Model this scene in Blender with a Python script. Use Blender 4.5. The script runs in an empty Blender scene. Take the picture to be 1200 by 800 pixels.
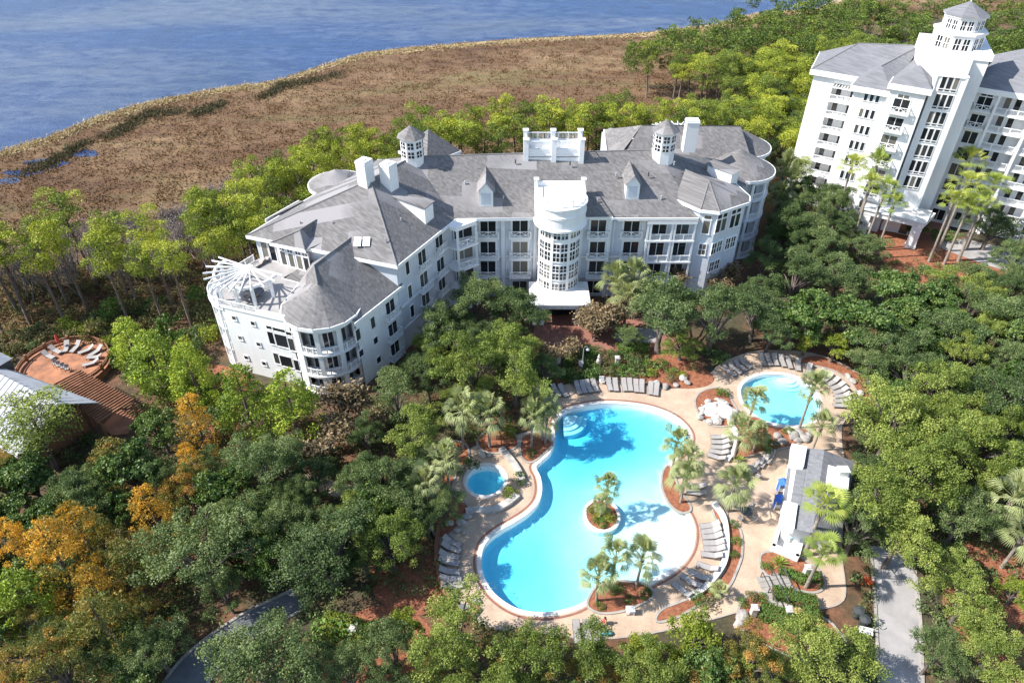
import bpy, math, random
import numpy as np
from mathutils import Vector, Matrix
R_ = math.radians
scene = bpy.context.scene
COL = scene.collection
# ---------------------------------------------------------------- survey of the place
# The camera is a drone 60 m up looking 38.3 deg down.  g(u, v, z) gives the real position
# of a feature measured in the photograph once its height z above the ground is known.
FPX, TH, HC = 830.0, R_(38.3), 60.0
sT, cT = math.sin(TH), math.cos(TH)
def g(u, v, z=0.0):
    x = (u-600)/FPX; y = (400-v)/FPX
    t = (HC-z)/(sT-y*cT)
    return Vector((x*t, (cT+y*sT)*t, z))
def px(p):
    h = HC-p[2]; d = p[1]*cT+h*sT
    return 600+FPX*p[0]/d, 400-FPX*(p[1]*sT-h*cT)/d
def depth(x, y, z): return y*cT+(HC-z)*sT
def onwall(u, v, p0, p1):
    """distance along the wall p0-p1 and height of a feature on it"""
    x = (u-600)/FPX; y = (400-v)/FPX
    dx, dy, dn = x, cT+y*sT, sT-y*cT
    e = Vector((p1[0]-p0[0], p1[1]-p0[1])).normalized()
    t = (p0[1]*e.x-p0[0]*e.y)/(dy*e.x-dx*e.y)
    return (t*dx-p0[0])*e.x+(t*dy-p0[1])*e.y, HC-t*dn

# ---------------------------------------------------------------- materials
def newmat(name):
    m = bpy.data.materials.new(name); m.use_nodes = True
    nt = m.node_tree; b = nt.nodes['Principled BSDF']
    return m, nt, b
def N(nt, t, **kw):
    n = nt.nodes.new(t)
    for k, v in kw.items():
        if k.startswith('i_'): n.inputs[k[2:].replace('_', ' ')].default_value = v
        else: setattr(n, k, v)
    return n
def L(nt, a, b): nt.links.new(a, b)
def ramp(nt, fac, stops, interp='LINEAR'):
    r = nt.nodes.new('ShaderNodeValToRGB'); r.color_ramp.interpolation = interp
    els = r.color_ramp.elements
    while len(els) < len(stops): els.new(0.5)
    for e, (p, c) in zip(els, stops):
        e.position = p; e.color = (*c, 1)
    L(nt, fac, r.inputs[0]); return r.outputs[0]
def noise(nt, vec, scale, detail=4, rough=0.55, dist=0.0):
    n = nt.nodes.new('ShaderNodeTexNoise'); n.inputs['Scale'].default_value = scale
    n.inputs['Detail'].default_value = detail; n.inputs['Roughness'].default_value = rough
    n.inputs['Distortion'].default_value = dist
    if vec is not None: L(nt, vec, n.inputs['Vector'])
    return n.outputs['Fac']
def pos(nt):
    return nt.nodes.new('ShaderNodeNewGeometry').outputs['Position']
def mapv(nt, vec, scale=(1,1,1), rot=(0,0,0)):
    m = nt.nodes.new('ShaderNodeMapping'); m.inputs['Scale'].default_value = scale; m.inputs['Rotation'].default_value = rot
    L(nt, vec, m.inputs['Vector']); return m.outputs[0]
def mix(nt, fac, a, b, mode='MIX'):
    m = nt.nodes.new('ShaderNodeMix'); m.data_type = 'RGBA'; m.blend_type = mode
    if isinstance(fac, (int, float)): m.inputs[0].default_value = fac
    else: L(nt, fac, m.inputs[0])
    for s, i in ((a, 6), (b, 7)):
        if isinstance(s, tuple): m.inputs[i].default_value = (*s, 1)
        else: L(nt, s, m.inputs[i])
    return m.outputs[2]
def bump(nt, b, h, strength=0.3, dist=0.05):
    n = nt.nodes.new('ShaderNodeBump'); n.inputs['Strength'].default_value = strength; n.inputs['Distance'].default_value = dist
    L(nt, h, n.inputs['Height']); L(nt, n.outputs[0], b.inputs['Normal'])
def noisy(name, c1, c2, scale=3.0, rough=0.8, bmp=0.2, bscale=None, stops=(0.35, 0.65), metallic=0):
    m, nt, b = newmat(name); p = pos(nt)
    f = noise(nt, p, scale, 6, 0.6)
    L(nt, ramp(nt, f, [(stops[0], c1), (stops[1], c2)]), b.inputs['Base Color'])
    b.inputs['Roughness'].default_value = rough; b.inputs['Metallic'].default_value = metallic
    if bmp: bump(nt, b, noise(nt, p, bscale or scale*4, 4), bmp, 0.03)
    return m
M = {}
M['white'] = noisy('white_paint', (.80,.80,.79), (.70,.70,.69), 0.35, 0.55, 0.05, 6, (.3,.75))
M['white_flat'] = noisy('white_roof_membrane', (.82,.82,.80), (.62,.60,.56), 0.5, 0.6, 0.1, 6, (.4,.8))
M['siding'] = noisy('pale_siding', (.66,.67,.70), (.60,.61,.645), 0.3, 0.6, 0.0)
m, nt, b = newmat('lap_siding'); p = pos(nt)
sx = N(nt, 'ShaderNodeSeparateXYZ'); L(nt, p, sx.inputs[0])
mm = N(nt, 'ShaderNodeMath', operation='MULTIPLY'); mm.inputs[1].default_value = 5.0; L(nt, sx.outputs[2], mm.inputs[0])
fr = N(nt, 'ShaderNodeMath', operation='FRACT'); L(nt, mm.outputs[0], fr.inputs[0])
L(nt, ramp(nt, noise(nt, p, .4, 5), [(.3, (.64,.665,.71)), (.7, (.57,.60,.655))]), b.inputs['Base Color'])
b.inputs['Roughness'].default_value = .6; bump(nt, b, fr.outputs[0], .5, .02)
M['siding'] = m
M['trim'] = noisy('white_trim', (.84,.84,.83), (.78,.78,.77), 0.8, 0.5, 0.0)
M['stucco'] = noisy('white_stucco', (.84,.835,.82), (.76,.755,.74), 0.25, 0.8, 0.06, 8, (.3,.8))

def streaks(m, amt=.16):
    nt = m.node_tree; b = nt.nodes['Principled BSDF']; src = b.inputs['Base Color'].links[0].from_socket
    f = noise(nt, mapv(nt, pos(nt), (1.7,1.7,.12)), 1.0, 6, .6)
    L(nt, mix(nt, ramp(nt, f, [(.45, (0,0,0)), (.75, (amt,)*3)]), src, (.36,.35,.32)), b.inputs['Base Color'])
for k_ in ('siding','stucco','white'): streaks(M[k_])
streaks(M['white_flat'], .45)
def shingle(name, c1, c2, c3, patch=0.5):
    m, nt, b = newmat(name); p = pos(nt)
    sx = N(nt, 'ShaderNodeSeparateXYZ'); L(nt, p, sx.inputs[0])
    # courses follow the height of the slope; slight random length along it
    zz = N(nt, 'ShaderNodeMath', operation='MULTIPLY'); zz.inputs[1].default_value = 5.2; L(nt, sx.outputs[2], zz.inputs[0])
    fl = N(nt, 'ShaderNodeMath', operation='FLOOR'); L(nt, zz.outputs[0], fl.inputs[0])
    fr = N(nt, 'ShaderNodeMath', operation='FRACT'); L(nt, zz.outputs[0], fr.inputs[0])
    ad = N(nt, 'ShaderNodeMath', operation='ADD'); L(nt, sx.outputs[0], ad.inputs[0]); L(nt, sx.outputs[1], ad.inputs[1])
    cb = N(nt, 'ShaderNodeCombineXYZ'); L(nt, ad.outputs[0], cb.inputs[0])
    m2 = N(nt, 'ShaderNodeMath', operation='MULTIPLY'); m2.inputs[1].default_value = 7.31; L(nt, fl.outputs[0], m2.inputs[0])
    L(nt, m2.outputs[0], cb.inputs[1])
    tab = noise(nt, mapv(nt, cb.outputs[0], (1.6, 1, 1)), 1.3, 1, .5)
    fine = noise(nt, p, 2.2, 8, .7)
    col = ramp(nt, tab, [(.32, c1), (.5, c2), (.68, c3)])
    col = mix(nt, ramp(nt, fine, [(.35, (.0,.0,.0)), (.7, (.55,.55,.55))]), col, c2)
    # replaced patches of newer shingles
    vor = N(nt, 'ShaderNodeTexBrick'); vor.inputs['Scale'].default_value = .16; vor.inputs['Mortar Size'].default_value = 0
    vor.inputs['Color1'].default_value = (0,0,0,1); vor.inputs['Color2'].default_value = (1,1,1,1); vor.offset = .37; vor.inputs['Row Height'].default_value = .3; vor.inputs['Brick Width'].default_value = .55
    L(nt, p, vor.inputs['Vector'])
    pm = ramp(nt, vor.outputs['Color'], [(.0, (0,0,0)), (.52, (0,0,0)), (.56, (1,1,1)), (1, (1,1,1))])
    big = ramp(nt, noise(nt, p, .07, 2), [(.45, (0,0,0)), (.6, (patch,)*3)])
    pf = mix(nt, 1.0, pm, big, 'MULTIPLY')
    col = mix(nt, pf, col, (c3[0]*1.35, c3[1]*1.35, c3[2]*1.38))
    L(nt, col, b.inputs['Base Color']); b.inputs['Roughness'].default_value = .9
    bump(nt, b, fr.outputs[0], .5, .03)
    return m
M['shingle'] = shingle('grey_shingles', (.112,.105,.102), (.158,.149,.145), (.215,.203,.198), .9)
M['shingle_r'] = shingle('light_grey_shingles', (.13,.13,.14), (.17,.17,.18), (.21,.21,.22), .2)
M['ridge'] = noisy('ridge_shingles', (.17,.165,.16), (.21,.2,.2), 3, .9, .1)
m, nt, b = newmat('window_glass')
oi = N(nt, 'ShaderNodeObjectInfo')
L(nt, ramp(nt, oi.outputs['Random'], [(0, (.012,.014,.018)), (.55, (.03,.032,.036)), (.8, (.10,.095,.08)), (1, (.22,.20,.165))]), b.inputs['Base Color'])
b.inputs['Roughness'].default_value = .08; b.inputs['Specular IOR Level'].default_value = .5
M['glass'] = m
M['dark'] = noisy('dark_interior', (.03,.03,.032), (.05,.05,.05), 2, .8, 0)
M['wood'] = noisy('weathered_redwood', (.32,.15,.08), (.22,.10,.055), 3, .8, .1)
M['tin'] = noisy('sheet_metal_roof', (.30,.31,.33), (.42,.43,.45), .8, .7, .05, 3, (.3,.7), 0)
M['deck'] = noisy('pool_deck_pavers', (.62,.50,.40), (.50,.40,.32), .5, .85, .1, 10, (.3,.75))
m, nt, b = newmat('pool_deck'); p = pos(nt)
br = N(nt, 'ShaderNodeTexBrick'); br.inputs['Scale'].default_value = 2.2; br.inputs['Mortar Size'].default_value = .012
br.inputs['Color1'].default_value = (.55,.415,.30,1); br.inputs['Color2'].default_value = (.49,.365,.265,1); br.inputs['Mortar'].default_value = (.40,.28,.20,1)
L(nt, p, br.inputs['Vector'])
stain = ramp(nt, noise(nt, p, .35, 6, .65), [(.3, (.72,.70,.68)), (.62, (1.05,1.05,1.05))])
L(nt, mix(nt, 1.0, br.outputs['Color'], stain, 'MULTIPLY'), b.inputs['Base Color']); b.inputs['Roughness'].default_value = .85
M['deck'] = m
M['coping'] = noisy('pool_coping', (.74,.71,.66), (.63,.59,.54), 1.5, .7, .05)
M['brick_paving'] = noisy('red_brick_paving', (.30,.13,.09), (.22,.10,.075), 1.2, .85, .15, 9)
M['kerb'] = noisy('concrete_kerb', (.40,.36,.32), (.28,.255,.225), 1.2, .85, .1)
M['asphalt'] = noisy('asphalt', (.10,.105,.115), (.15,.155,.165), .8, .9, .2, 12)
M['concrete'] = noisy('pale_concrete', (.40,.375,.36), (.27,.255,.245), .5, .85, .1, 9, (.3,.7))
M['rock'] = noisy('grey_rock', (.40,.37,.34), (.22,.20,.185), 1.4, .9, .6, 4)
M['palerock'] = noisy('pale_rock', (.56,.52,.47), (.33,.30,.27), 1.4, .9, .5, 4)
M['metal_dark'] = noisy('dark_metal', (.04,.045,.045), (.07,.075,.075), 2, .5, 0)
M['sling'] = noisy('grey_sling_fabric', (.37,.345,.325), (.32,.295,.28), 4, .75, .1, 20)
M['frame_grey'] = noisy('bronze_frame', (.16,.14,.13), (.2,.18,.17), 4, .5, 0)
M['cushion'] = noisy('navy_cushion', (.03,.05,.16), (.04,.07,.2), 4, .8, 0)
M['blue'] = noisy('blue_canvas', (.03,.12,.50), (.04,.16,.6), 4, .7, 0)
M['cyan'] = noisy('turquoise_towel', (.08,.42,.55), (.1,.5,.6), 4, .8, 0)
M['red'] = noisy('red_cloth', (.55,.06,.04), (.6,.09,.05), 4, .8, 0)
M['skin'] = noisy('skin', (.52,.30,.20), (.50,.28,.19), 4, .6, 0)
M['hair'] = noisy('dark_hair', (.04,.025,.02), (.06,.04,.03), 8, .7, 0)
M['clay'] = noisy('terracotta', (.46,.20,.10), (.20,.09,.055), .7, .85, .2, 6, (.35,.7))
M['stone_white'] = noisy('cast_stone', (.60,.55,.50), (.46,.42,.38), 3, .85, .2)
# ground: pine straw and mulch, dark leaf litter, patches of orange straw
m, nt, b = newmat('ground_litter'); p = pos(nt)
col = ramp(nt, noise(nt, p, 1.3, 8, .7), [(.3, (.06,.035,.02)), (.5, (.14,.068,.036)), (.74, (.27,.13,.065))])
dk = ramp(nt, noise(nt, p, .09, 4, .6), [(.42, (0,0,0)), (.58, (1,1,1))])
col2 = ramp(nt, noise(nt, p, 2.3, 8, .7), [(.3, (.03,.028,.015)), (.55, (.07,.06,.03)), (.75, (.13,.10,.06))])
L(nt, mix(nt, dk, col, col2), b.inputs['Base Color']); b.inputs['Roughness'].default_value = .95
bump(nt, b, noise(nt, p, 6, 6, .7), .8, .1)
M['ground'] = m
m, nt, b = newmat('mulch'); p = pos(nt)
L(nt, ramp(nt, noise(nt, p, 2.6, 9, .75), [(.28, (.08,.03,.018)), (.5, (.28,.10,.05)), (.75, (.44,.20,.10))]), b.inputs['Base Color'])
b.inputs['Roughness'].default_value = .95; bump(nt, b, noise(nt, p, 9, 6, .7), .9, .08)
M['mulch'] = m
# marsh: brown needle rush with tan and olive drifts
m, nt, b = newmat('marsh_ground'); p = pos(nt)
q = mapv(nt, p, (.5, 1.3, 1), (0,0,R_(-12)))
a1 = ramp(nt, noise(nt, q, .05, 8, .62, .6), [(.30, (.095,.048,.024)), (.43, (.16,.088,.042)), (.55, (.215,.128,.064)), (.70, (.31,.21,.11))])
a2 = ramp(nt, noise(nt, q, .35, 8, .75), [(.3, (.45,.42,.40)), (.52, (1,1,1)), (.75, (1.35,1.3,1.2))])
col = mix(nt, 1.0, a1, a2, 'MULTIPLY')
ol = ramp(nt, noise(nt, mapv(nt, p, (.3,1.2,1), (0,0,R_(-15))), .06, 5, .6), [(.52, (0,0,0)), (.66, (.6,.6,.6))])
col = mix(nt, ol, col, (.16,.145,.05))
L(nt, col, b.inputs['Base Color']); b.inputs['Roughness'].default_value = 1
bump(nt, b, noise(nt, p, .9, 8, .75), 1.0, .6)
M['marsh'] = m
M['shoregrass'] = noisy('pale_shore_grass', (.50,.40,.22), (.36,.27,.15), .5, .95, .6, 3)
M['sand'] = noisy('pale_sand', (.55,.45,.33), (.45,.36,.26), .5, .95, .3, 3)
# open water of the bay
m, nt, b = newmat('bay_water'); p = pos(nt)
q = mapv(nt, p, (.35, 1.2, 1), (0,0,R_(4)))
lo = noise(nt, mapv(nt, p, (.3,1,1), (0,0,R_(3))), .016, 4, .55, .4)
fi = noise(nt, mapv(nt, p, (.55,1.3,1), (0,0,R_(5))), .22, 8, .72, .6)
ad = N(nt, 'ShaderNodeMath', operation='MULTIPLY_ADD'); L(nt, lo, ad.inputs[0]); ad.inputs[1].default_value = 1.5; L(nt, fi, ad.inputs[2])
sm = N(nt, 'ShaderNodeMath', operation='MULTIPLY'); sm.inputs[1].default_value = .5; L(nt, ad.outputs[0], sm.inputs[0])
col = ramp(nt, fi, [(.32, (.006,.034,.125)), (.68, (.02,.075,.22))])
sl = ramp(nt, sm.outputs[0], [(.60, (0,0,0)), (.76, (.6,.6,.6))])
col = mix(nt, sl, col, (.17,.19,.215))
sh = ramp(nt, noise(nt, p, .02, 3), [(.45, (0,0,0)), (.7, (.35,.35,.35))]); col = mix(nt, sh, col, (.03,.06,.11))
L(nt, col, b.inputs['Base Color']); b.inputs['Roughness'].default_value = .28; b.inputs['IOR'].default_value = 1.33
w1 = noise(nt, mapv(nt, p, (.6,1.6,1), (0,0,R_(10))), .9, 8, .75); bump(nt, b, w1, .9, .5)
M['bay'] = m
# pool water: clear body that swallows red light with depth
m = bpy.data.materials.new('pool_water'); m.use_nodes = True; nt = m.node_tree; nt.nodes.clear()
out = N(nt, 'ShaderNodeOutputMaterial'); tr = N(nt, 'ShaderNodeBsdfTransparent'); gl = N(nt, 'ShaderNodeBsdfGlossy'); gl.inputs['Roughness'].default_value = .04
fr = N(nt, 'ShaderNodeFresnel'); fr.inputs['IOR'].default_value = 1.33
bp = N(nt, 'ShaderNodeBump'); bp.inputs['Strength'].default_value = .25; bp.inputs['Distance'].default_value = .03
L(nt, noise(nt, pos(nt), 2.2, 3, .6, .5), bp.inputs['Height']); L(nt, bp.outputs[0], gl.inputs['Normal']); L(nt, bp.outputs[0], fr.inputs['Normal'])
mx = N(nt, 'ShaderNodeMixShader'); L(nt, fr.outputs[0], mx.inputs[0]); L(nt, tr.outputs[0], mx.inputs[1]); L(nt, gl.outputs[0], mx.inputs[2])
ge = N(nt, 'ShaderNodeNewGeometry'); ib = N(nt, 'ShaderNodeMath', operation='SUBTRACT'); ib.inputs[0].default_value = 1; L(nt, ge.outputs['Backfacing'], ib.inputs[1])
fm = N(nt, 'ShaderNodeMath', operation='MULTIPLY'); L(nt, fr.outputs[0], fm.inputs[0]); L(nt, ib.outputs[0], fm.inputs[1]); L(nt, fm.outputs[0], mx.inputs[0])
L(nt, mx.outputs[0], out.inputs['Surface'])
ab = N(nt, 'ShaderNodeVolumeAbsorption'); ab.inputs['Color'].default_value = (0.0,.82,.965,1); ab.inputs['Density'].default_value = .60
L(nt, ab.outputs[0], out.inputs['Volume'])
M['pool_water'] = m
M['plaster'] = noisy('pool_plaster', (.80,.86,.86), (.72,.80,.81), .5, .8, 0)

def leafmat(name, stops, transl=.25, rough=.6, hue=.0):
    m = bpy.data.materials.new(name); m.use_nodes = True; nt = m.node_tree; nt.nodes.clear()
    out = N(nt, 'ShaderNodeOutputMaterial')
    at = N(nt, 'ShaderNodeAttribute', attribute_name='tone')
    oi = N(nt, 'ShaderNodeObjectInfo')
    mr = N(nt, 'ShaderNodeMath', operation='MULTIPLY_ADD'); mr.inputs[1].default_value = .42; mr.inputs[2].default_value = -.21
    L(nt, oi.outputs['Random'], mr.inputs[0])
    ad = N(nt, 'ShaderNodeMath', operation='ADD', use_clamp=True); L(nt, at.outputs['Fac'], ad.inputs[0]); L(nt, mr.outputs[0], ad.inputs[1])
    c = ramp(nt, ad.outputs[0], stops)
    pb = N(nt, 'ShaderNodeBsdfPrincipled'); pb.inputs['Roughness'].default_value = rough; pb.inputs['Specular IOR Level'].default_value = .35
    tl = N(nt, 'ShaderNodeBsdfTranslucent')
    L(nt, c, pb.inputs['Base Color'])
    L(nt, mix(nt, 1.0, c, (1.3,1.25,.5), 'MULTIPLY'), tl.inputs['Color'])
    mx = N(nt, 'ShaderNodeMixShader'); mx.inputs[0].default_value = transl
    L(nt, pb.outputs[0], mx.inputs[1]); L(nt, tl.outputs[0], mx.inputs[2]); L(nt, mx.outputs[0], out.inputs['Surface'])
    return m
M['l_oak'] = leafmat('oak_leaves', [(0, (.050,.085,.028)), (.5, (.11,.165,.052)), (1, (.26,.31,.12))])
M['l_oaklight'] = leafmat('light_oak_leaves', [(0, (.085,.125,.022)), (.5, (.19,.25,.045)), (1, (.37,.41,.10))])
M['l_magnolia'] = leafmat('magnolia_leaves', [(0, (.035,.07,.015)), (.5, (.08,.145,.03)), (1, (.20,.26,.07))], .15, .45)
M['l_pine'] = leafmat('pine_needles', [(0, (.07,.105,.012)), (.45, (.21,.27,.025)), (1, (.47,.48,.05))], .16)
M['l_pinedark'] = leafmat('dark_pine_needles', [(0, (.055,.09,.016)), (.5, (.13,.185,.026)), (1, (.30,.33,.05))], .16)
M['l_youngpine'] = leafmat('young_pine_needles', [(0, (.09,.14,.015)), (.5, (.24,.33,.03)), (1, (.48,.53,.06))], .16)
M['l_autumn'] = leafmat('autumn_cypress_leaves', [(0, (.20,.17,.03)), (.35, (.45,.27,.04)), (.7, (.70,.37,.05)), (1, (.80,.48,.08))], .3)
M['l_olive'] = leafmat('olive_autumn_leaves', [(0, (.09,.12,.025)), (.5, (.19,.19,.045)), (.85, (.32,.24,.06)), (1, (.52,.29,.07))], .3)
M['l_yellow'] = leafmat('yellow_green_leaves', [(0, (.12,.18,.02)), (.5, (.24,.30,.035)), (1, (.42,.42,.07))], .3)
M['l_grey'] = leafmat('bare_twig_bark', [(0, (.16,.13,.115)), (.5, (.25,.21,.19)), (1, (.36,.31,.285))], .0, .9)
M['l_brown'] = leafmat('dry_brown_leaves', [(0, (.13,.10,.055)), (.5, (.25,.19,.11)), (1, (.38,.27,.15))], .2, .8)
M['l_palm'] = leafmat('sabal_palm_fronds', [(0, (.17,.20,.075)), (.5, (.31,.35,.15)), (1, (.50,.50,.26))], .2, .5)
M['l_fan'] = leafmat('fan_palm_fronds', [(0, (.14,.20,.04)), (.5, (.29,.36,.07)), (1, (.50,.50,.12))], .25, .45)
M['l_hedge'] = leafmat('hedge_leaves', [(0, (.05,.10,.02)), (.5, (.10,.19,.03)), (1, (.18,.28,.05))], .2)
M['l_rush'] = leafmat('rush_blades', [(0, (.125,.066,.030)), (.45, (.19,.108,.052)), (.8, (.26,.165,.085)), (1, (.50,.40,.22))], .1, .95)
M['l_scrub'] = leafmat('scrub_leaves', [(0, (.05,.06,.025)), (.4, (.12,.13,.045)), (.75, (.21,.18,.085)), (1, (.32,.24,.12))], .2, .9)
M['bark'] = noisy('tree_bark', (.16,.13,.11), (.09,.07,.06), 3, .95, .5, 8)
M['barkpine'] = noisy('pine_bark', (.17,.125,.10), (.10,.072,.06), 3, .95, .5, 8)
M['barkpalm'] = noisy('palm_bark', (.34,.29,.24), (.20,.165,.135), 4, .95, .6, 5)

# ---------------------------------------------------------------- mesh building
class MB:
    def __init__(s): s.v, s.f, s.m, s.mi = [], [], [], 0
    def add(s, vs, fs):
        o = len(s.v); s.v += [tuple(p) for p in vs]; s.f += [tuple(o+i for i in f) for f in fs]; s.m += [s.mi]*len(fs); return s
    def box(s, x0, x1, y0, y1, z0, z1):
        return s.add([(x0,y0,z0),(x1,y0,z0),(x1,y1,z0),(x0,y1,z0),(x0,y0,z1),(x1,y0,z1),(x1,y1,z1),(x0,y1,z1)],
                     [(0,3,2,1),(4,5,6,7),(0,1,5,4),(1,2,6,5),(2,3,7,6),(3,0,4,7)])
    def obox(s, c, e, a, b, z0, z1):
        """box centred at c (xy), half sizes a along e and b across"""
        e = Vector((e[0], e[1])).normalized(); n = Vector((-e.y, e.x)); c = Vector((c[0], c[1]))
        q = [c-e*a-n*b, c+e*a-n*b, c+e*a+n*b, c-e*a+n*b]
        return s.prism(q, z0, z1)
    def prism(s, poly, z0, z1, cap=True):
        poly = [(p[0], p[1]) for p in poly]; n = len(poly)
        ar = sum(poly[i][0]*poly[(i+1) % n][1]-poly[(i+1) % n][0]*poly[i][1] for i in range(n))
        if ar < 0: poly = poly[::-1]
        vs = [(p[0], p[1], z0) for p in poly]+[(p[0], p[1], z1) for p in poly]
        fs = [(i, (i+1) % n, n+(i+1) % n, n+i) for i in range(n)]
        if cap: fs += [tuple(range(n-1, -1, -1)), tuple(range(n, 2*n))]
        return s.add(vs, fs)
    def tube(s, pts, rad, n=8, cap=True):
        pts = [Vector(p) for p in pts]
        if not hasattr(rad, '__len__'): rad = [rad]*len(pts)
        o = len(s.v); rings = []
        for i, p in enumerate(pts):
            d = (pts[min(i+1, len(pts)-1)]-pts[max(i-1, 0)]).normalized()
            up = Vector((0,0,1)) if abs(d.z) < .95 else Vector((1,0,0))
            a = d.cross(up).normalized(); b = d.cross(a).normalized()
            rings.append([tuple(p+(a*math.cos(t)+b*math.sin(t))*rad[i]) for t in [2*math.pi*k/n for k in range(n)]])
        vs = [q for r in rings for q in r]; fs = []
        for i in range(len(pts)-1):
            for k in range(n):
                fs.append((i*n+k, i*n+(k+1) % n, (i+1)*n+(k+1) % n, (i+1)*n+k))
        if cap: fs += [tuple(range(n)), tuple(range((len(pts)-1)*n+n-1, (len(pts)-1)*n-1, -1))]
        return s.add(vs, fs)
    def lathe(s, cx, cy, prof, n=24, a0=0, a1=360):
        full = abs(a1-a0) >= 360; k = n if full else n+1
        vs, fs = [], []
        for r, z in prof:
            for i in range(k):
                t = R_(a0+(a1-a0)*i/n); vs.append((cx+r*math.cos(t), cy+r*math.sin(t), z))
        for j in range(len(prof)-1):
            for i in range(n):
                i2 = (i+1) % k
                fs.append((j*k+i, j*k+i2, (j+1)*k+i2, (j+1)*k+i))
        return s.add(vs, fs)
    def arcwall(s, cx, cy, r0, r1, a0, a1, z0, z1, n=16):
        for i in range(n):
            t0, t1 = R_(a0+(a1-a0)*i/n), R_(a0+(a1-a0)*(i+1)/n)
            vs = [(cx+r*math.cos(t), cy+r*math.sin(t), z) for z in (z0, z1) for (r, t) in ((r0,t0),(r1,t0),(r1,t1),(r0,t1))]
            fs = [(0,3,2,1),(4,5,6,7),(1,2,6,5),(3,0,4,7)]
            if i == 0: fs.append((0,1,5,4))
            if i == n-1: fs.append((2,3,7,6))
            s.add(vs, fs)
        return s
    def blob(s, c, r, seed=0, amp=.25, sub=2):
        import bmesh
        bm = bmesh.new(); bmesh.ops.create_icosphere(bm, subdivisions=sub, radius=1)
        rg = random.Random(seed); k = [Vector((rg.uniform(-1,1), rg.uniform(-1,1), rg.uniform(-1,1))).normalized() for _ in range(7)]
        w = [rg.uniform(-amp, amp) for _ in k]
        vs = []
        for v in bm.verts:
            d = v.co.normalized(); f = 1+sum(wi*max(0, d.dot(ki))**3 for wi, ki in zip(w, k))
            vs.append((c[0]+d.x*r[0]*f, c[1]+d.y*r[1]*f, c[2]+d.z*r[2]*f))
        fs = [tuple(v.index for v in f.verts) for f in bm.faces]; bm.free()
        return s.add(vs, fs)
    def mesh(s, name, mats, smooth=False):
        me = bpy.data.meshes.new(name); me.from_pydata(s.v, [], s.f)
        mats = mats if isinstance(mats, (list, tuple)) else [mats]
        for k in mats: me.materials.append(M[k] if isinstance(k, str) else k)
        if len(mats) > 1: me.polygons.foreach_set('material_index', s.m)
        if smooth: me.polygons.foreach_set('use_smooth', [True]*len(me.polygons))
        me.update(); return me
    def build(s, name, mats, parent=None, smooth=False):
        o = bpy.data.objects.new(name, s.mesh(name, mats, smooth)); COL.objects.link(o)
        if parent: attach(o, parent)
        return o
def attach(o, parent):
    """child given in world coordinates under a thing placed at its base"""
    o.parent = parent; o.matrix_parent_inverse = WORLD.get(parent.name, Matrix()).inverted()
WORLD = {}
def tag(o, label, cat, group=None, kind=None):
    if label: o['label'] = label
    if cat: o['category'] = cat
    if group: o['group'] = group
    if kind: o['kind'] = kind
    return o
def thing(name, label, cat, loc=(0,0,0), rotz=0, group=None, scale=(1,1,1)):
    o = bpy.data.objects.new(name, None); COL.objects.link(o); o.empty_display_size = .5
    o.location = loc; o.rotation_euler = (0,0,rotz); o.scale = scale
    WORLD[o.name] = Matrix.LocRotScale(Vector(loc), o.rotation_euler, Vector(scale))
    return tag(o, label, cat, group)
def struct(name, mb, mats, smooth=False):
    o = mb.build(name, mats, None, smooth); o['kind'] = 'structure'; return o
def inst(name, me, parent, mw):
    """part sharing a mesh, placed by a world matrix"""
    o = bpy.data.objects.new(name, me); COL.objects.link(o)
    o.parent = parent; o.matrix_local = WORLD.get(parent.name, Matrix()).inverted() @ mw
    WORLD[o.name] = mw
    return o
def copy_thing(src, loc, rotz=0, label=None, group=None, scale=None):
    r = src.copy(); COL.objects.link(r); r.location = loc; r.rotation_euler = (0,0,rotz)
    if scale: r.scale = scale
    if label: r['label'] = label
    if group: r['group'] = group
    for ch in src.children:
        c = ch.copy(); COL.objects.link(c); c.parent = r
        for gc in ch.children:
            d = gc.copy(); COL.objects.link(d); d.parent = c
    return r
def smoothline(pts, closed=True, k=6):
    """Catmull-Rom through xy points"""
    n = len(pts); out = []
    rng = range(n) if closed else range(n-1)
    for i in rng:
        if closed: a, b, c, d = (pts[(i+j-1) % n] for j in range(4))
        else: a, b, c, d = pts[max(i-1,0)], pts[i], pts[i+1], pts[min(i+2,n-1)]
        for j in range(k):
            t = j/k
            out.append(tuple(.5*((2*b[q])+(c[q]-a[q])*t+(2*a[q]-5*b[q]+4*c[q]-d[q])*t*t+(3*b[q]-a[q]-3*c[q]+d[q])*t**3) for q in (0,1)))
    if not closed: out.append(tuple(pts[-1][:2]))
    return out
def gpts(l, z=0): return [tuple(g(u, v, z)[:2]) for u, v in l]
def offset(poly, d):
    n = len(poly); out = []
    ar = sum(poly[i][0]*poly[(i+1) % n][1]-poly[(i+1) % n][0]*poly[i][1] for i in range(n))
    sg = 1 if ar > 0 else -1
    for i in range(n):
        a, b, c = Vector(poly[i-1]), Vector(poly[i]), Vector(poly[(i+1) % n])
        t = ((b-a).normalized()+(c-b).normalized())
        if t.length < 1e-6: t = c-a
        t.normalize(); out.append((b.x+t.y*d*sg, b.y-t.x*d*sg))
    return out
def sheet(poly, z, mb=None):
    from mathutils.geometry import tessellate_polygon
    mb = mb or MB(); vs = [(p[0], p[1], z) for p in poly]
    tris = tessellate_polygon([[Vector(v) for v in vs]])
    fs = []
    for t in tris:
        a, b, c = (Vector(vs[i]) for i in t)
        fs.append(t if (b-a).cross(c-a).z > 0 else (t[0], t[2], t[1]))
    return mb.add(vs, fs)
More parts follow.
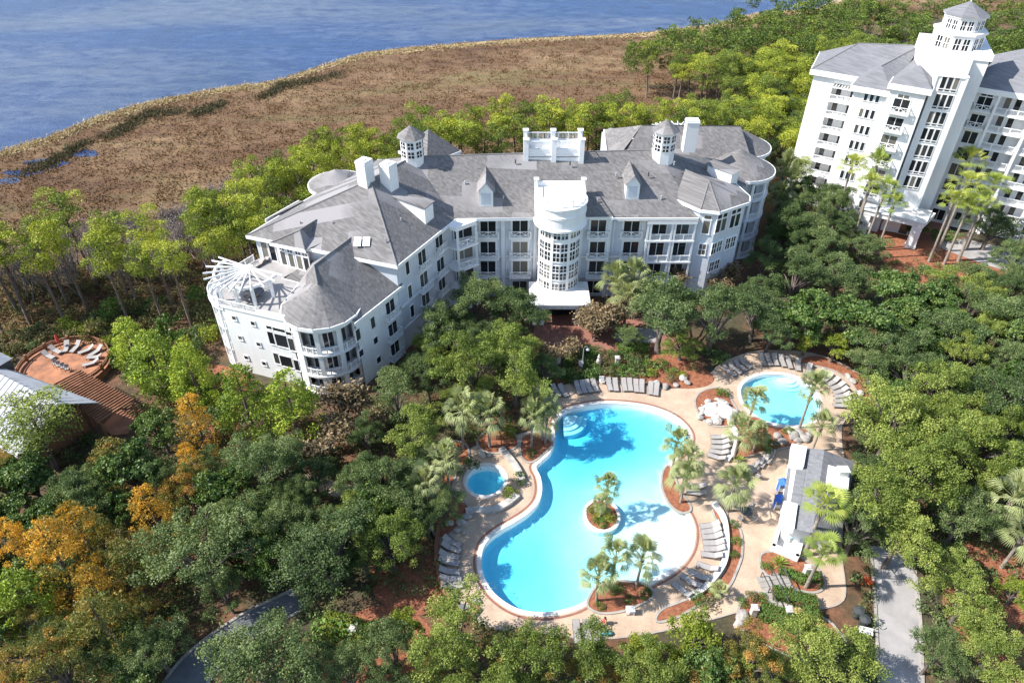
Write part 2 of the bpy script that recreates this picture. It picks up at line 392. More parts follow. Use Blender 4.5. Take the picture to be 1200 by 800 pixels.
def ringstrip(mb, inner, outer, z0, z1):
    """raised band between two closed loops of equal length"""
    n = len(inner)
    vs = [(*p, z1) for p in inner]+[(*p, z1) for p in outer]+[(*p, z0) for p in outer]+[(*p, z0) for p in inner]
    fs = []
    for i in range(n):
        j = (i+1) % n
        fs += [(i, n+i, n+j, j), (n+i, 2*n+i, 2*n+j, n+j), (3*n+i, i, j, 3*n+j)]
    return mb.add(vs, fs)
def inside(p, poly):
    c = False; n = len(poly); x, y = p[0], p[1]
    for i in range(n):
        x1, y1 = poly[i][0], poly[i][1]; x2, y2 = poly[i-1][0], poly[i-1][1]
        if (y1 > y) != (y2 > y) and x < (x2-x1)*(y-y1)/(y2-y1)+x1: c = not c
    return c
# ---------------------------------------------------------------- camera, light
cam = bpy.data.cameras.new('camera'); co = bpy.data.objects.new('camera', cam); COL.objects.link(co)
cam.sensor_width = 36; cam.lens = 36*FPX/1200; co.location = (0,0,HC); co.rotation_euler = (R_(90)-TH, 0, 0)
cam.clip_end = 5000; cam.clip_start = 1; scene.camera = co
SUN_EL, SUN_DIR = R_(44), Vector((1.0, .10, 0)).normalized()      # direction the light travels over the ground
w = bpy.data.worlds.new('World'); scene.world = w; w.use_nodes = True; nt = w.node_tree
bg = nt.nodes['Background']; sky = nt.nodes.new('ShaderNodeTexSky'); sky.sky_type = 'NISHITA'; sky.sun_disc = False
sky.sun_elevation = SUN_EL; sky.sun_rotation = math.atan2(-SUN_DIR.x, -SUN_DIR.y); sky.air_density = 1; sky.dust_density = .6
nt.links.new(sky.outputs[0], bg.inputs[0]); bg.inputs[1].default_value = .15
sd = bpy.data.lights.new('sun', 'SUN'); sd.energy = 5.0; sd.angle = R_(.53); sd.color = (1, .965, .91)
so = bpy.data.objects.new('sun', sd); COL.objects.link(so)
ld = Vector((SUN_DIR.x*math.cos(SUN_EL), SUN_DIR.y*math.cos(SUN_EL), -math.sin(SUN_EL)))
so.rotation_euler = ld.to_track_quat('-Z', 'Y').to_euler(); so.location = (-60, 40, 90)
vs_ = scene.view_settings; vs_.view_transform = 'Standard'; vs_.look = 'None'; vs_.gamma = 1; vs_.exposure = .75; vs_.use_curve_mapping = False
scene.cycles.max_bounces = 6; scene.cycles.diffuse_bounces = 3; scene.cycles.glossy_bounces = 2
scene.cycles.transparent_max_bounces = 12; scene.cycles.volume_bounces = 0
scene.cycles.use_denoising = True

# ---------------------------------------------------------------- land and water
shore_px = [(-60,200),(0,178),(67,157),(117,137),(183,118),(267,102),(320,95),(400,70),(442,60),(525,52),(617,45),(733,40),(800,33),(837,29),(870,20),(905,13),(950,11),(972,4),(1000,-9)]
shore = [tuple(g(u, v, 0)[:2]) for u, v in shore_px]
shore = smoothline(shore, False, 5)
pool_px = [(700,474),(728,474),(758,478),(784,487),(800,499),(807,512),(802,526),(788,538),(779,551),(778,567),(783,581),(794,592),(804,603),(810,620),(808,640),(798,657),(784,669),(768,678),(757,683),(742,681),(720,680),(702,685),(692,699),(676,710),(648,717),(620,717),(597,709),(577,693),(566,673),(564,653),(569,637),(583,624),(602,613),(619,602),(631,589),(635,574),(633,559),(628,548),(634,541),(645,530),(650,518),(650,506),(652,494),(666,481)]
kid_px = [(868,456),(876,446),(892,440),(912,439),(930,442),(945,450),(956,462),(960,474),(957,486),(950,495),(934,499),(914,498),(895,493),(879,482),(870,470)]
spa_px = [(547,562),(552,552),(562,547),(574,546),(585,550),(591,559),(590,569),(582,577),(570,581),(557,579),(549,572)]
pool = smoothline(gpts(pool_px), True, 5); kid = smoothline(gpts(kid_px), True, 5); spa = smoothline(gpts(spa_px), True, 5)
isl_c = g(705, 604, 0); isl_r = 1.95
isl = [(isl_c.x+isl_r*math.cos(R_(a))*1.0, isl_c.y+isl_r*math.sin(R_(a))*1.12) for a in range(0, 360, 15)]

def with_holes(outer, holes, z, name, mat):
    from mathutils.geometry import tessellate_polygon
    loops = [[Vector((p[0], p[1], z)) for p in l] for l in [outer]+holes]
    vs = [v for l in loops for v in l]; mb = MB(); fs = []
    for t in tessellate_polygon(loops):
        a, b, c = (vs[i] for i in t)
        fs.append(t if (b-a).cross(c-a).z > 0 else (t[0], t[2], t[1]))
    mb.add(vs, fs); return struct(name, mb, mat)
land = shore+[(900, 330),(900,-200),(-500,-200),(-500, 60),(-160,100)]
with_holes(land, [offset(pool, .2), offset(kid, .2), offset(spa, .2)], 0, 'ground', 'ground')
# shore bank down into the bay
mb = MB(); n = len(shore)
mb.add([(*p, 0) for p in shore]+[(p[0]-1.0, p[1]+4, -1.2) for p in shore], [(i, i+1, n+i+1, n+i) for i in range(n-1)])
struct('shore_bank', mb, 'sand')
mb = MB(); sheet([(-2600,104),(-520,70),(-160,104)]+[(p[0]-1, p[1]-1.5) for p in shore[2:]]+[(150,330),(900,335),(2600,335),(2600,4500),(-2600,4500)], -.35, mb); struct('bay_water', mb, 'bay')
# marsh sheet between the pine belt and the shore
marsh_px_low = [(-200,420),(0,400),(120,380),(250,330),(380,262),(470,235),(600,215),(720,200),(830,150),(870,95),(960,60),(1010,30),(1060,20),(1200,12)]
marsh_low = gpts(marsh_px_low)
marsh = smoothline(marsh_low, False, 4)+[(330, 330)]+[(p[0], p[1]) for p in shore[::-1]]
sheet_o = struct('marsh', sheet(marsh, .012), 'marsh')
strip = [(p[0]+.2, p[1]-.5) for p in shore]; rg = random.Random(4)
strip2 = [(p[0]+.8+rg.uniform(0,.6), p[1]-2.4-rg.uniform(0, 2.2)) for p in shore]
struct('shore_sand', sheet(strip+strip2[::-1], .026), 'shoregrass')

# ---------------------------------------------------------------- deck, pools
deck_px = [(640,462),(660,452),(700,446),(760,452),(800,456),(830,440),(850,424),(890,412),(950,414),(985,430),(1010,455),(1005,478),(985,500),(990,560),(985,640),(990,690),(984,706),(965,712),(930,716),(892,712),(866,716),(838,724),(800,734),(740,745),(690,748),(640,742),(590,738),(556,722),(530,690),(514,655),(516,618),(540,590),(528,570),(536,545),(556,524),(600,512),(634,500),(640,480)]
deck = smoothline(gpts(deck_px), True, 3)
holes = [offset(pool, .12), offset(kid, .12), offset(spa, .12)]
with_holes(deck, holes, .10, 'pool_deck', 'deck')
mb = MB(); ringstrip(mb, deck, offset(deck, .12), .0, .104); struct('deck_edge', mb, 'kerb')
def basin(name, loop, dfun, label_mat='plaster', zwater=-.02, step=.8):
    """pool shell with a floor at the depth given by dfun, and its water body"""
    from mathutils.geometry import tessellate_polygon
    import bmesh
    xs = [p[0] for p in loop]; ys = [p[1] for p in loop]
    # floor grid clipped softly to the loop
    bm = bmesh.new()
    vs = [bm.verts.new((p[0], p[1], 0)) for p in loop]; bm.verts.ensure_lookup_table()
    f = bm.faces.new(vs); bmesh.ops.triangulate(bm, faces=[f])
    a = min(xs)
    k = 0
    while min(xs)+k*step < max(xs):
        bmesh.ops.bisect_plane(bm, geom=bm.verts[:]+bm.edges[:]+bm.faces[:], plane_co=(min(xs)+k*step,0,0), plane_no=(1,0,0)); k += 1
    k = 0
    while min(ys)+k*step < max(ys):
        bmesh.ops.bisect_plane(bm, geom=bm.verts[:]+bm.edges[:]+bm.faces[:], plane_co=(0,min(ys)+k*step,0), plane_no=(0,1,0)); k += 1
    co_ = [v.co.copy() for v in bm.verts]
    fs = [tuple(v.index for v in f.verts) for f in (bm.faces.ensure_lookup_table() or bm.faces)]
    bm.verts.index_update(); fs = [tuple(v.index for v in f.verts) for f in bm.faces]
    bm.free()
    # the floor curves up to the walls over the last half metre
    L_ = np.array(loop); L2 = np.roll(L_, -1, 0)
    def dist(p):
        d = L2-L_; t = np.clip(((p-L_)*d).sum(1)/np.maximum((d*d).sum(1), 1e-9), 0, 1)
        return np.sqrt((((L_+d*t[:,None])-p)**2).sum(1)).min()
    mb = MB(); zs = []
    for c in co_:
        dd = dist(np.array((c.x, c.y))); zs.append(-max(.04, dfun(c.x, c.y))*min(1, .55+dd*.9)+zwater)
    mb.add([(c.x, c.y, z) for c, z in zip(co_, zs)], fs)
    n = len(loop)
    mb.add([(p[0], p[1], .10) for p in loop]+[(p[0], p[1], -2.2) for p in loop], [(i, (i+1) % n, n+(i+1) % n, n+i) for i in range(n)])
    struct(name+'_basin', mb, label_mat, False)
    mb = MB(); ins = offset(loop, -.004)
    sheet(ins, zwater, mb); vs0 = len(mb.v)
    m2 = MB(); sheet(ins, -2.3, m2); mb.add(m2.v, [f[::-1] for f in m2.f])
    mb.add([(p[0], p[1], zwater) for p in ins]+[(p[0], p[1], -2.3) for p in ins], [(n+i, n+(i+1) % n, (i+1) % n, i) for i in range(n)])
    o = struct(name+'_water', mb, 'pool_water'); return o
beach_a, beach_b = g(700, 620), g(800, 640)
def pool_depth(x, y):
    # deep at the far and left sides, running up to a beach at the near right
    e = Vector((x-beach_b.x, y-beach_b.y)).length
    t = min(1, max(0, (e-3.0)/11.0)); d = .10+.95*t**.9
    e2 = Vector((x-g(690,500).x, y-g(690,500).y)).length; d += .55*max(0, 1-e2/9)
    e3 = Vector((x-g(590,660).x, y-g(590,660).y)).length; d += .35*max(0, 1-e3/7)
    return d
c_ = g(672, 492, 0); m_ = MB()
for r_, z_ in ((3.0,-.85),(2.4,-.62),(1.8,-.40)): m_.lathe(c_.x-1.2, c_.y+1.2, [(0,z_),(r_,z_),(r_,-1.6)], 28, 270, 360)
struct('swimming_pool_steps', m_, 'plaster')
basin('swimming_pool', pool, pool_depth)
c_ = g(922, 440.5, 0); m_ = MB()
for r_, z_ in ((2.3,-.62),(1.75,-.44),(1.2,-.26)): m_.lathe(c_.x, c_.y, [(0,z_),(r_,z_),(r_,-.9)], 28, 185, 335)
struct('round_pool_steps', m_, 'plaster')
basin('round_pool', kid, lambda x, y: .75)
basin('spa', spa, lambda x, y: 1.5)
for nm, lp, wd in (('swimming_pool_coping', pool, .42), ('round_pool_coping', kid, .40), ('spa_coping', spa, .38)):
    mb = MB(); ringstrip(mb, offset(lp, -.03), offset(lp, wd), .02, .135); struct(nm, mb, 'coping')
# brick band around the main pool
mb = MB(); sheet_ = ringstrip(mb, offset(pool, .55), offset(pool, .78), .0, .106); struct('deck_band', mb, 'brick_paving')
# island
mb = MB(); ringstrip(mb, offset(isl, -.35), isl, -2.0, .16); struct('island_edge', mb, 'coping')
mb = MB(); sheet(offset(isl, -.3), .10, mb); struct('island_soil', mb, 'mulch')

# mulch beds: (pixels, top height)
def bed(pxs, z=.16, edge=True, name='planting_bed', mat='mulch', k=4):
    lp = smoothline(gpts(pxs), True, k)
    mb = MB(); sheet(lp, z, mb); struct(name, mb, mat)
    if not edge: return
    mb = MB(); ringstrip(mb, offset(lp, -.01), offset(lp, .22), .0, z+.05); struct('bed_edge', mb, 'kerb')
bed([(784,547),(790,562),(797,578),(806,590),(808,598),(800,601),(790,596),(781,584),(776,568),(778,553)])
bed([(692,700),(701,688),(722,683),(744,684),(760,689),(764,698),(754,706),(728,716),(704,718),(690,711)])
bed([(612,514),(630,508),(642,516),(646,522),(634,534),(622,542),(612,536)])
bed([(818,464),(828,458),(842,456),(852,462),(858,474),(866,486),(862,496),(850,500),(832,498),(820,486),(815,474)])
bed([(864,496),(884,490),(902,500),(926,504),(944,504),(946,512),(930,522),(905,528),(880,534),(864,540),(856,530),(860,512)])
bed([(836,590),(848,594),(852,610),(866,622),(868,648),(862,668),(852,688),(836,700),(812,712),(790,724),(770,728),(776,716),(800,706),(826,694),(848,672),(852,650),(850,624),(838,606)])
bed([(892,652),(904,648),(926,650),(948,662),(962,674),(964,688),(952,694),(932,690),(908,680),(894,668)])
bed([(866,716),(876,700),(890,696),(906,702),(930,710),(950,722),(968,728),(980,740),(990,760),(960,775),(920,766),(890,752),(870,738)])
bed([(930,425),(960,418),(1000,436),(1030,455),(1028,475),(1012,474),(1000,452),(980,436),(950,428)])
bed([(560,518),(575,505),(600,508),(606,522),(590,530),(570,530)])
bed([(525,520),(545,522),(548,540),(534,556),(530,580),(548,594),(540,612),(520,630),(508,620),(510,580),(516,550)])
bed([(640,446),(660,430),(700,424),(760,420),(800,424),(740,420),(752,432),(756,446),(740,447),(720,444),(700,440),(660,450)], .11, False)
bed([(740,425),(760,412),(800,418),(835,440),(830,452),(805,456),(775,452),(755,444)], .12, False)
# big orange pine-straw areas between the buildings and at the right edge
for pxs in ([(1020,262),(1060,270),(1100,290),(1160,312),(1190,322),(1180,345),(1120,335),(1060,330),(1030,300)],
            [(1110,650),(1150,630),(1200,620),(1260,640),(1260,820),(1180,800),(1110,730)],
            [(240,430),(290,440),(285,470),(276,520),(262,560),(230,560),(240,500)],
            [(440,640),(500,630),(520,680),(500,720),(440,700)],
            [(400,730),(470,710),(520,760),(500,830),(380,830)]):
    struct('pine_straw', sheet(smoothline(gpts(pxs), True, 4), .016+.001*len(pxs)+.004*(pxs[0][0]%7)), 'mulch')
# forecourts and paths
for nm, mt, z, pxs in (('forecourt', 'brick_paving', .03, [(630,372),(700,366),(780,372),(800,400),(760,420),(700,432),(640,436),(618,415)]),
                    ('service_drive', 'concrete', .034, [(716,392),(745,384),(775,386),(770,400),(735,410)]),
                    ('hotel_forecourt', 'brick_paving', .03, [(1036,262),(1100,258),(1130,280),(1100,300),(1060,296),(1040,280)]),
                    ('hotel_road', 'concrete', .034, [(1100,284),(1130,280),(1200,296),(1260,306),(1260,330),(1180,318),(1110,302)]),
                    ('garden_path', 'deck', .03, [(330,548),(380,560),(425,572),(425,590),(378,578),(328,562)]),
                    ('drive', 'concrete', .03, [(1020,640),(1068,640),(1078,720),(1082,830),(1030,830),(1026,720)]),
                    ('road', 'asphalt', .03, [(180,820),(215,770),(280,722),(345,690),(360,712),(300,745),(250,790),(235,830)])):
    struct(nm, sheet(gpts(pxs), z), mt)
for pxs in ([(180,820),(215,770),(280,722),(345,690)], [(235,830),(250,790),(300,745),(360,712)], [(1068,640),(1078,720),(1082,830)], [(1020,640),(1026,720),(1030,830)]):
    pp = smoothline(gpts(pxs), False, 4); mb = MB()
    for a, b_ in zip(pp[:-1], pp[1:]):
        d = Vector(b_)-Vector(a); c = (Vector(a)+Vector(b_))/2; mb.obox(c, d, d.length/2+.02, .12, 0, .14)
    struct('kerb', mb, 'kerb')
# ---------------------------------------------------------------- building helpers
def V3(p, z=None): return Vector((p[0], p[1], p[2] if z is None else z))
def onplane(u, v, a, b, c):
    n = (V3(b)-V3(a)).cross(V3(c)-V3(a)).normalized(); o = Vector((0,0,HC))
    d = g(u, v, 0)-o; t = n.dot(V3(a)-o)/n.dot(d); return o+d*t
def zat(v, Y):
    r = (400-v)/FPX; return HC-(Y*sT-r*Y*cT)/(cT+r*sT)
def wallmat(p, e):
    e = Vector((e[0], e[1], 0)).normalized(); y = Vector((-e.y, e.x, 0))
    m = Matrix((( e.x, y.x, 0, p[0]), (e.y, y.y, 0, p[1]), (0,0,1,p[2]), (0,0,0,1))); return m
_wm = {}
def win_mesh(w, h, nx, ny, trim=.12, arch=False):
    k = (round(w,2), round(h,2), nx, ny, trim, arch)
    if k in _wm: return _wm[k]
    f = MB(); f.box(-w/2-trim, w/2+trim, -.09, .02, h, h+trim*1.3); f.box(-w/2-trim-.05, w/2+trim+.05, -.14, .02, -trim, 0)
    for s in (-1, 1): f.box(s*(w/2+trim/2)-trim/2, s*(w/2+trim/2)+trim/2, -.09, .02, 0, h)
    for i in range(1, nx): x = -w/2+w*i/nx; f.box(x-.045, x+.045, -.075, .0, 0, h)
    for j in range(1, ny): z = h*j/ny; f.box(-w/2, w/2, -.07, .0, z-.035, z+.035)
    gl = MB(); gl.box(-w/2, w/2, -.045, -.01, 0, h)
    _wm[k] = (f.mesh('window', 'trim'), gl.mesh('pane', 'glass')); return _wm[k]
def add_window(b, p0, p1, s, z, w, h, nx=2, ny=1, off=0, name='window', trim=.12):
    p0 = Vector((p0[0], p0[1])); e = (Vector((p1[0], p1[1]))-p0).normalized(); n = Vector((e.y, -e.x))
    q = p0+e*s+n*off; f, gl = win_mesh(w, h, nx, ny, trim)
    o = inst(name, f, b, wallmat((q.x, q.y, z), e)); inst('pane', gl, o, wallmat((q.x, q.y, z), e)); return o
_bm = {}
def rail_mb(mb, x0, x1, y, z, h=1.0, style='bal', t=.05, along='x'):
    def bx(a0, a1, b0, b1, z0, z1):
        if along == 'x': mb.box(a0, a1, b0, b1, z0, z1)
        else: mb.box(b0, b1, a0, a1, z0, z1)
    bx(x0, x1, y-t, y+t, z+h-.09, z+h); bx(x0, x1, y-t*.8, y+t*.8, z+.06, z+.13)
    n = max(1, round((x1-x0)/1.5))
    for i in range(n+1):
        x = x0+(x1-x0)*i/n; bx(x-.06, x+.06, y-.06, y+.06, z, z+h+.03)
    if style == 'bal':
        k = int((x1-x0)/.2)
        for i in range(1, k): x = x0+(x1-x0)*i/k; bx(x-.022, x+.022, y-.02, y+.02, z+.1, z+h-.08)
    else:
        for i in range(n):
            a = x0+(x1-x0)*i/n; b = x0+(x1-x0)*(i+1)/n
            for (za, zb) in ((z+.1, z+h-.08), (z+h-.08, z+.1)):
                if along == 'x': mb.add([(a,y-.02,za-.04),(b,y-.02,zb-.04),(b,y-.02,zb+.04),(a,y-.02,za+.04),(a,y+.02,za-.04),(b,y+.02,zb-.04),(b,y+.02,zb+.04),(a,y+.02,za+.04)],[(0,1,2,3),(7,6,5,4),(3,2,6,7),(4,5,1,0)])
            m_ = (a+b)/2; bx(m_-.025, m_+.025, y-.02, y+.02, z+.1, z+h-.08)
def balc_mesh(w, d, style):
    k = (round(w,2), round(d,2), style)
    if k in _bm: return _bm[k]
    s_ = MB(); s_.box(-w/2, w/2, -d, -.0, -.2, 0); s_.box(-w/2-.04, w/2+.04, -d-.04, -d+.1, -.1, .02)
    r = MB(); rail_mb(r, -w/2+.03, w/2-.03, -d+.06, .0, 1.0, style)
    for sx in (-1, 1): rail_mb(r, -d+.06, -.02, sx*(w/2-.06), .0, 1.0, 'bal', along='y')
    _bm[k] = (s_.mesh('balcony', 'trim'), r.mesh('railing', 'trim')); return _bm[k]
def add_balcony(b, p0, p1, s, z, w, d=.7, style='x', off=0):
    p0 = Vector((p0[0], p0[1])); e = (Vector((p1[0], p1[1]))-p0).normalized(); n = Vector((e.y, -e.x)); q = p0+e*s+n*off
    a, r = balc_mesh(w, d, style); o = inst('balcony', a, b, wallmat((q.x, q.y, z), e)); inst('railing', r, o, wallmat((q.x, q.y, z), e)); return o
def roof_part(b, faces, eaves, mat='shingle', caps=(), fas=.42, name='roof'):
    mb = MB()
    for f in faces:
        f = [V3(p) for p in f]
        n = Vector((0,0,0))
        for i in range(1, len(f)-1): n += (f[i]-f[0]).cross(f[i+1]-f[0])
        if n.z < 0: f = f[::-1]
        mb.add(f, [(0, i, i+1) for i in range(1, len(f)-1)])
    o = mb.build(name, mat, b)
    fb = MB()
    for line in eaves:
        for a, c in zip(line[:-1], line[1:]):
            a, c = V3(a), V3(c); d = (c-a); 
            if d.length < .05: continue
            n = Vector((d.y, -d.x, 0)).normalized()*.07; ex = d.normalized()*.05
            vs = [a-ex-n, c+ex-n, c+ex+n, a-ex+n]
            fb.add([p+Vector((0,0,-fas)) for p in vs]+[p+Vector((0,0,.035)) for p in vs],
                   [(0,3,2,1),(4,5,6,7),(0,1,5,4),(1,2,6,5),(2,3,7,6),(3,0,4,7)])
            # soffit inwards
            for sgn in (1, -1):
                nn = n.normalized()*.75*sgn
                fb.add([a+Vector((0,0,-.3)), c+Vector((0,0,-.3)), c+nn+Vector((0,0,-.3)), a+nn+Vector((0,0,-.3))], [(0,1,2,3)]) if False else None
    if fb.v: fo = fb.build('fascia', 'trim', o)
    if caps:
        cb = MB()
        for a, c in caps: cb.tube([V3(a)+Vector((0,0,.02)), V3(c)+Vector((0,0,.02))], .09, 6)
        cb.build('ridge_cap', 'ridge', o)
    return o
def post(mb, x, y, z0, z1, r=.2):
    mb.box(x-r, x+r, y-r, y+r, z0, z1); mb.box(x-r*1.25, x+r*1.25, y-r*1.25, y+r*1.25, z1, z1+.1)
def arc_rail(mb, cx, cy, r, a0, a1, z, h=1.0, step=3.2, posts=3):
    n = max(2, int(abs(a1-a0)/6))
    mb.arcwall(cx, cy, r-.05, r+.05, a0, a1, z+h-.09, z+h, n); mb.arcwall(cx, cy, r-.04, r+.04, a0, a1, z+.06, z+.13, n)
    k = int(abs(a1-a0)*math.pi/180*r/.22)
    for i in range(k+1):
        t = R_(a0+(a1-a0)*i/k); x, y = cx+r*math.cos(t), cy+r*math.sin(t); mb.obox((x, y), (math.cos(t), math.sin(t)), .02, .025, z+.1, z+h-.05)
    for i in range(posts+1):
        t = R_(a0+(a1-a0)*i/posts); x, y = cx+r*math.cos(t), cy+r*math.sin(t); mb.obox((x, y), (math.cos(t), math.sin(t)), .07, .07, z, z+h+.06)

# ================================================================ the condominium by the pool
cd = thing('condominium_building', 'long white condominium with grey hip roofs and a glazed round stair bay behind the pool', 'building', (0, 88, 0))
ZE = 13.7
J = Vector((-7.6,85.3,ZE)); B = Vector((-14.0,73.4,ZE)); A = Vector((-34.6,80.8,ZE)); R1 = Vector((-18.4,85.1,19.5)); K = Vector((-13.8,92.9,19.25))
Nn = Vector((-26.6,95.5,ZE)); r2 = Vector((20.2,95.2,19.25)); E0 = Vector((25.2,86.2,ZE)); C1 = Vector((-21,104.4,ZE)); C2 = Vector((24,104.4,ZE)); H1 = Vector((34.4,95.8,ZE))
Jf = Vector((-7.6,85.6,ZE))
roof_part(cd, [[J, E0, r2, K]], [[J, (13.6,86.1,ZE), (13.6,85.5,ZE), (E0.x,85.5,ZE)]], caps=[(K, r2)])
roof_part(cd, [[(13.6,86.0,ZE+.0), (13.6,85.3,ZE-.35), (25.4,85.3,ZE-.35), (25.4,86.3,ZE+.05)]], [])
roof_part(cd, [[B, J, K, R1]], [[B, J]], caps=[(B, R1), (R1, K)])
roof_part(cd, [[A, B, R1]], [[A, B]], caps=[(A, R1)])
roof_part(cd, [[Nn, A, R1, K, C1]], [[Nn, A]])
roof_part(cd, [[K, r2, C2, C1]], [[C1, C2]])
# walls
wb = MB(); wb.prism([(-7.9,86.2),(-14.3,74.1),(-33.6,81.0),(-26.2,94.2),(-20.6,103.8),(25.4,103.8),(25.4,86.9),(-6,86.8)], 0, 13.62)
wb.build('wall', 'siding', cd)
FW = ((-7.9,86.8),(25.4,86.9))              # front wall line
SEW = ((-14.3,74.1),(-7.9,86.2))            # south-east wall of the left wing
tb = MB()
for z, h in ((6.75,.25), (3.35,.18), (13.0,.3)):
    tb.box(-5.6, 25.4, 86.68, 86.82, z, z+h)
    e = Vector((6.4,12.1)).normalized(); c = (Vector(SEW[0])+Vector(SEW[1]))/2+Vector((e.y,-e.x))*.05
    tb.obox(c, e, 6.6, .07, z, z+h)
for u in (-5.5, -1.25, 3.3, 9.6, 13.55, 18.2, 25.3): tb.box(u-.28, u+.28, 86.66, 86.82, 0, 13.0)
tb.build('trim', 'trim', cd)
rows = [(11.75, 2.35), (8.35, 2.35), (5.0, 2.3), (1.6, 2.2)]
for u in (572, 609.5, 701, 740):
    for i, v in enumerate((266, 291, 313.4)):
        s, z = onwall(u-(0 if u < 640 else 1.2*i), v, *FW)
        add_window(cd, *FW, s, z-1.2, 2.1, 2.3, 2, 1, .0, trim=.28); add_balcony(cd, *FW, s, z-1.35, 3.0, .75, 'x')
    s, z = onwall(u, 266, *FW); add_window(cd, *FW, s, .6, 2.1, 2.1, 2, 1)
# windows of the south-east wall
def cr(x, y): return 400+x/5.7125, 300+y/5.7125
for (x, y, w, h, kind) in ((440,78,.75,1.9,0),(458,237,.75,1.9,0),(473,367,.75,1.8,0),(538,15,1.7,2.3,1),(551,160,1.7,2.3,1),(563,290,1.7,2.2,1),(662,62,1.7,2.2,1),(672,190,1.6,2.0,1)):
    s, z = onwall(*cr(x, y), *SEW); add_window(cd, *SEW, s, z-h/2, w, h, 1 if not kind else 2, 1)
    if kind: add_balcony(cd, *SEW, s, z-h/2-.15, 2.4, .7, 'x')
s, z = onwall(514, 283, *SEW); add_window(cd, *SEW, s, z-1.1, 1.7, 2.2, 2, 1); add_balcony(cd, *SEW, s, z-1.25, 2.4, .7, 'x')
# corner loggias between the two wings
lc = (-5.0, 83.3)
lb = MB(); lw = MB()
P0, P1 = (-8.9,84.0), (-5.3,86.7)
for z in (0.0, 3.35, 6.75, 10.15):
    lb.prism([(-9.0,83.9),(-7.2,82.9),(-4.6,84.9),(-5.0,86.9),(-7.9,86.4)], z-.12, z+.16)
lb.prism([(-9.0,83.9),(-7.4,83.0),(-4.8,85.0),(-5.0,86.9),(-7.9,86.4)], 13.0, 13.6)
for x, y in ((-7.3,83.2),(-4.9,85.0)): post(lb, x, y, 0, 13.0, .17)
lo = lb.build('corner_loggia', 'trim', cd)
for z in (3.5, 6.9, 10.3):
    rr = MB(); e = Vector((2.4,1.8)).normalized()
    m_ = MB(); rail_mb(m_, 0, 3.0, 0, 0, 1.0, 'x')
    rr.add([(-7.3+e.x*x-e.y*y, 83.2+e.y*x+e.x*y, z+zz) for x, y, zz in m_.v], m_.f)
    rr.build('railing', 'trim', lo)
for z in (.3, 3.6, 7.0, 10.4): add_window(cd, (-8.3,85.6), (-5.2,87.0), 1.6, z, 2.6, 2.3, 2, 1, .12)
# projecting loggias at the right of the front
lb = MB()
for z in (3.35, 6.75, 10.15): lb.box(18.4, 25.2, 85.35, 86.85, z-.15, z+.12)
lb.box(18.4, 25.2, 85.3, 86.85, 12.85, 13.3)
for x in (18.6, 19.0, 21.9, 22.3, 25.0): lb.box(x-.13, x+.13, 85.4, 85.66, 0, 12.9)
lo = lb.build('loggia', 'trim', cd)
for z in (.1, 3.45, 6.85, 10.25):
    for xa, xb in ((19.1,21.8),(22.4,24.9)): rr = MB(); rail_mb(rr, xa, xb, 85.5, z); rr.build('railing', 'trim', lo)
for z in (.2, 3.55, 6.95, 10.35):
    for x in (20.4, 23.5): add_window(cd, *FW, x+7.9, z, 2.0, 2.2, 2, 1, .02)
# ---- glazed round stair bay
RX, RY, RR = 6.5, 85.2, 2.85
rb = MB(); zt = lambda v: zat(v, RY-RR)
rb.lathe(RX, RY, [(RR,2.6),(RR,13.0),(RR+.15,13.05),(RR+.45,13.35),(RR+.75,13.5),(RR+.75,13.75),(RR+.5,13.9),(RR+.5,15.2),(RR+.62,15.3),(RR+.62,15.6),(RR+.5,15.7),(RR+.5,16.5),(RR+.7,16.6),(RR+.7,16.85),(0,16.86)], 48)
rb.box(RX-3.4, RX+3.4, RY, RY+3.9, 13.2, 16.84)
for sx in (-1, 1): post(rb, RX+sx*3.2, RY+3.5, 16.8, 17.9, .28)
rb.box(RX-3.2, RX+3.2, RY+3.5, RY+3.8, 16.84, 17.5)
ro = rb.build('stair_bay', 'stucco', cd, True)
for p in ro.data.polygons: p.use_smooth = False
ab = MB(); arc_rail(ab, RX, RY+.3, 3.2, 190, 350, 16.86, .95, posts=6)
for sx in (-1, 1):
    for k in range(8): ab.box(RX+sx*3.2-.03, RX+sx*3.2+.03, RY+.2+k*.42, RY+.27+k*.42, 16.9, 17.7)
    ab.box(RX+sx*3.2-.06, RX+sx*3.2+.06, RY, RY+3.4, 17.7, 17.8)
ab.build('balustrade', 'trim', ro)
for (a, b_) in ((262.4,281),(286.6,307),(312,328),(332.5,342)):
    z1, z0 = zt(a), zt(b_)
    for ac in (-136, -90, -44):
        for d in (-10.5, 10.5):
            t = R_(ac+d); e = Vector((-math.sin(t), math.cos(t))); q = (RX+(RR-.01)*math.cos(t), RY+(RR-.01)*math.sin(t), z0)
            f, gl = win_mesh(.88, z1-z0, 2, 4 if z1-z0 > 1.5 else 2, .07)
            o = inst('window', f, cd, wallmat(q, e)); inst('pane', gl, o, wallmat(q, e))
pb = MB(); 
for z in (4.0, 6.95, 10.2): pb.arcwall(RX, RY, RR-.05, RR+.1, 185, 355, z-.12, z+.12, 30)
for ac in (-160, -113, -67, -20):
    t = R_(ac); pb.obox((RX+RR*math.cos(t), RY+RR*math.sin(t)), (math.cos(t), math.sin(t)), .12, .2, 3.6, 13)
pb.build('stair_bay_trim', 'trim', cd)
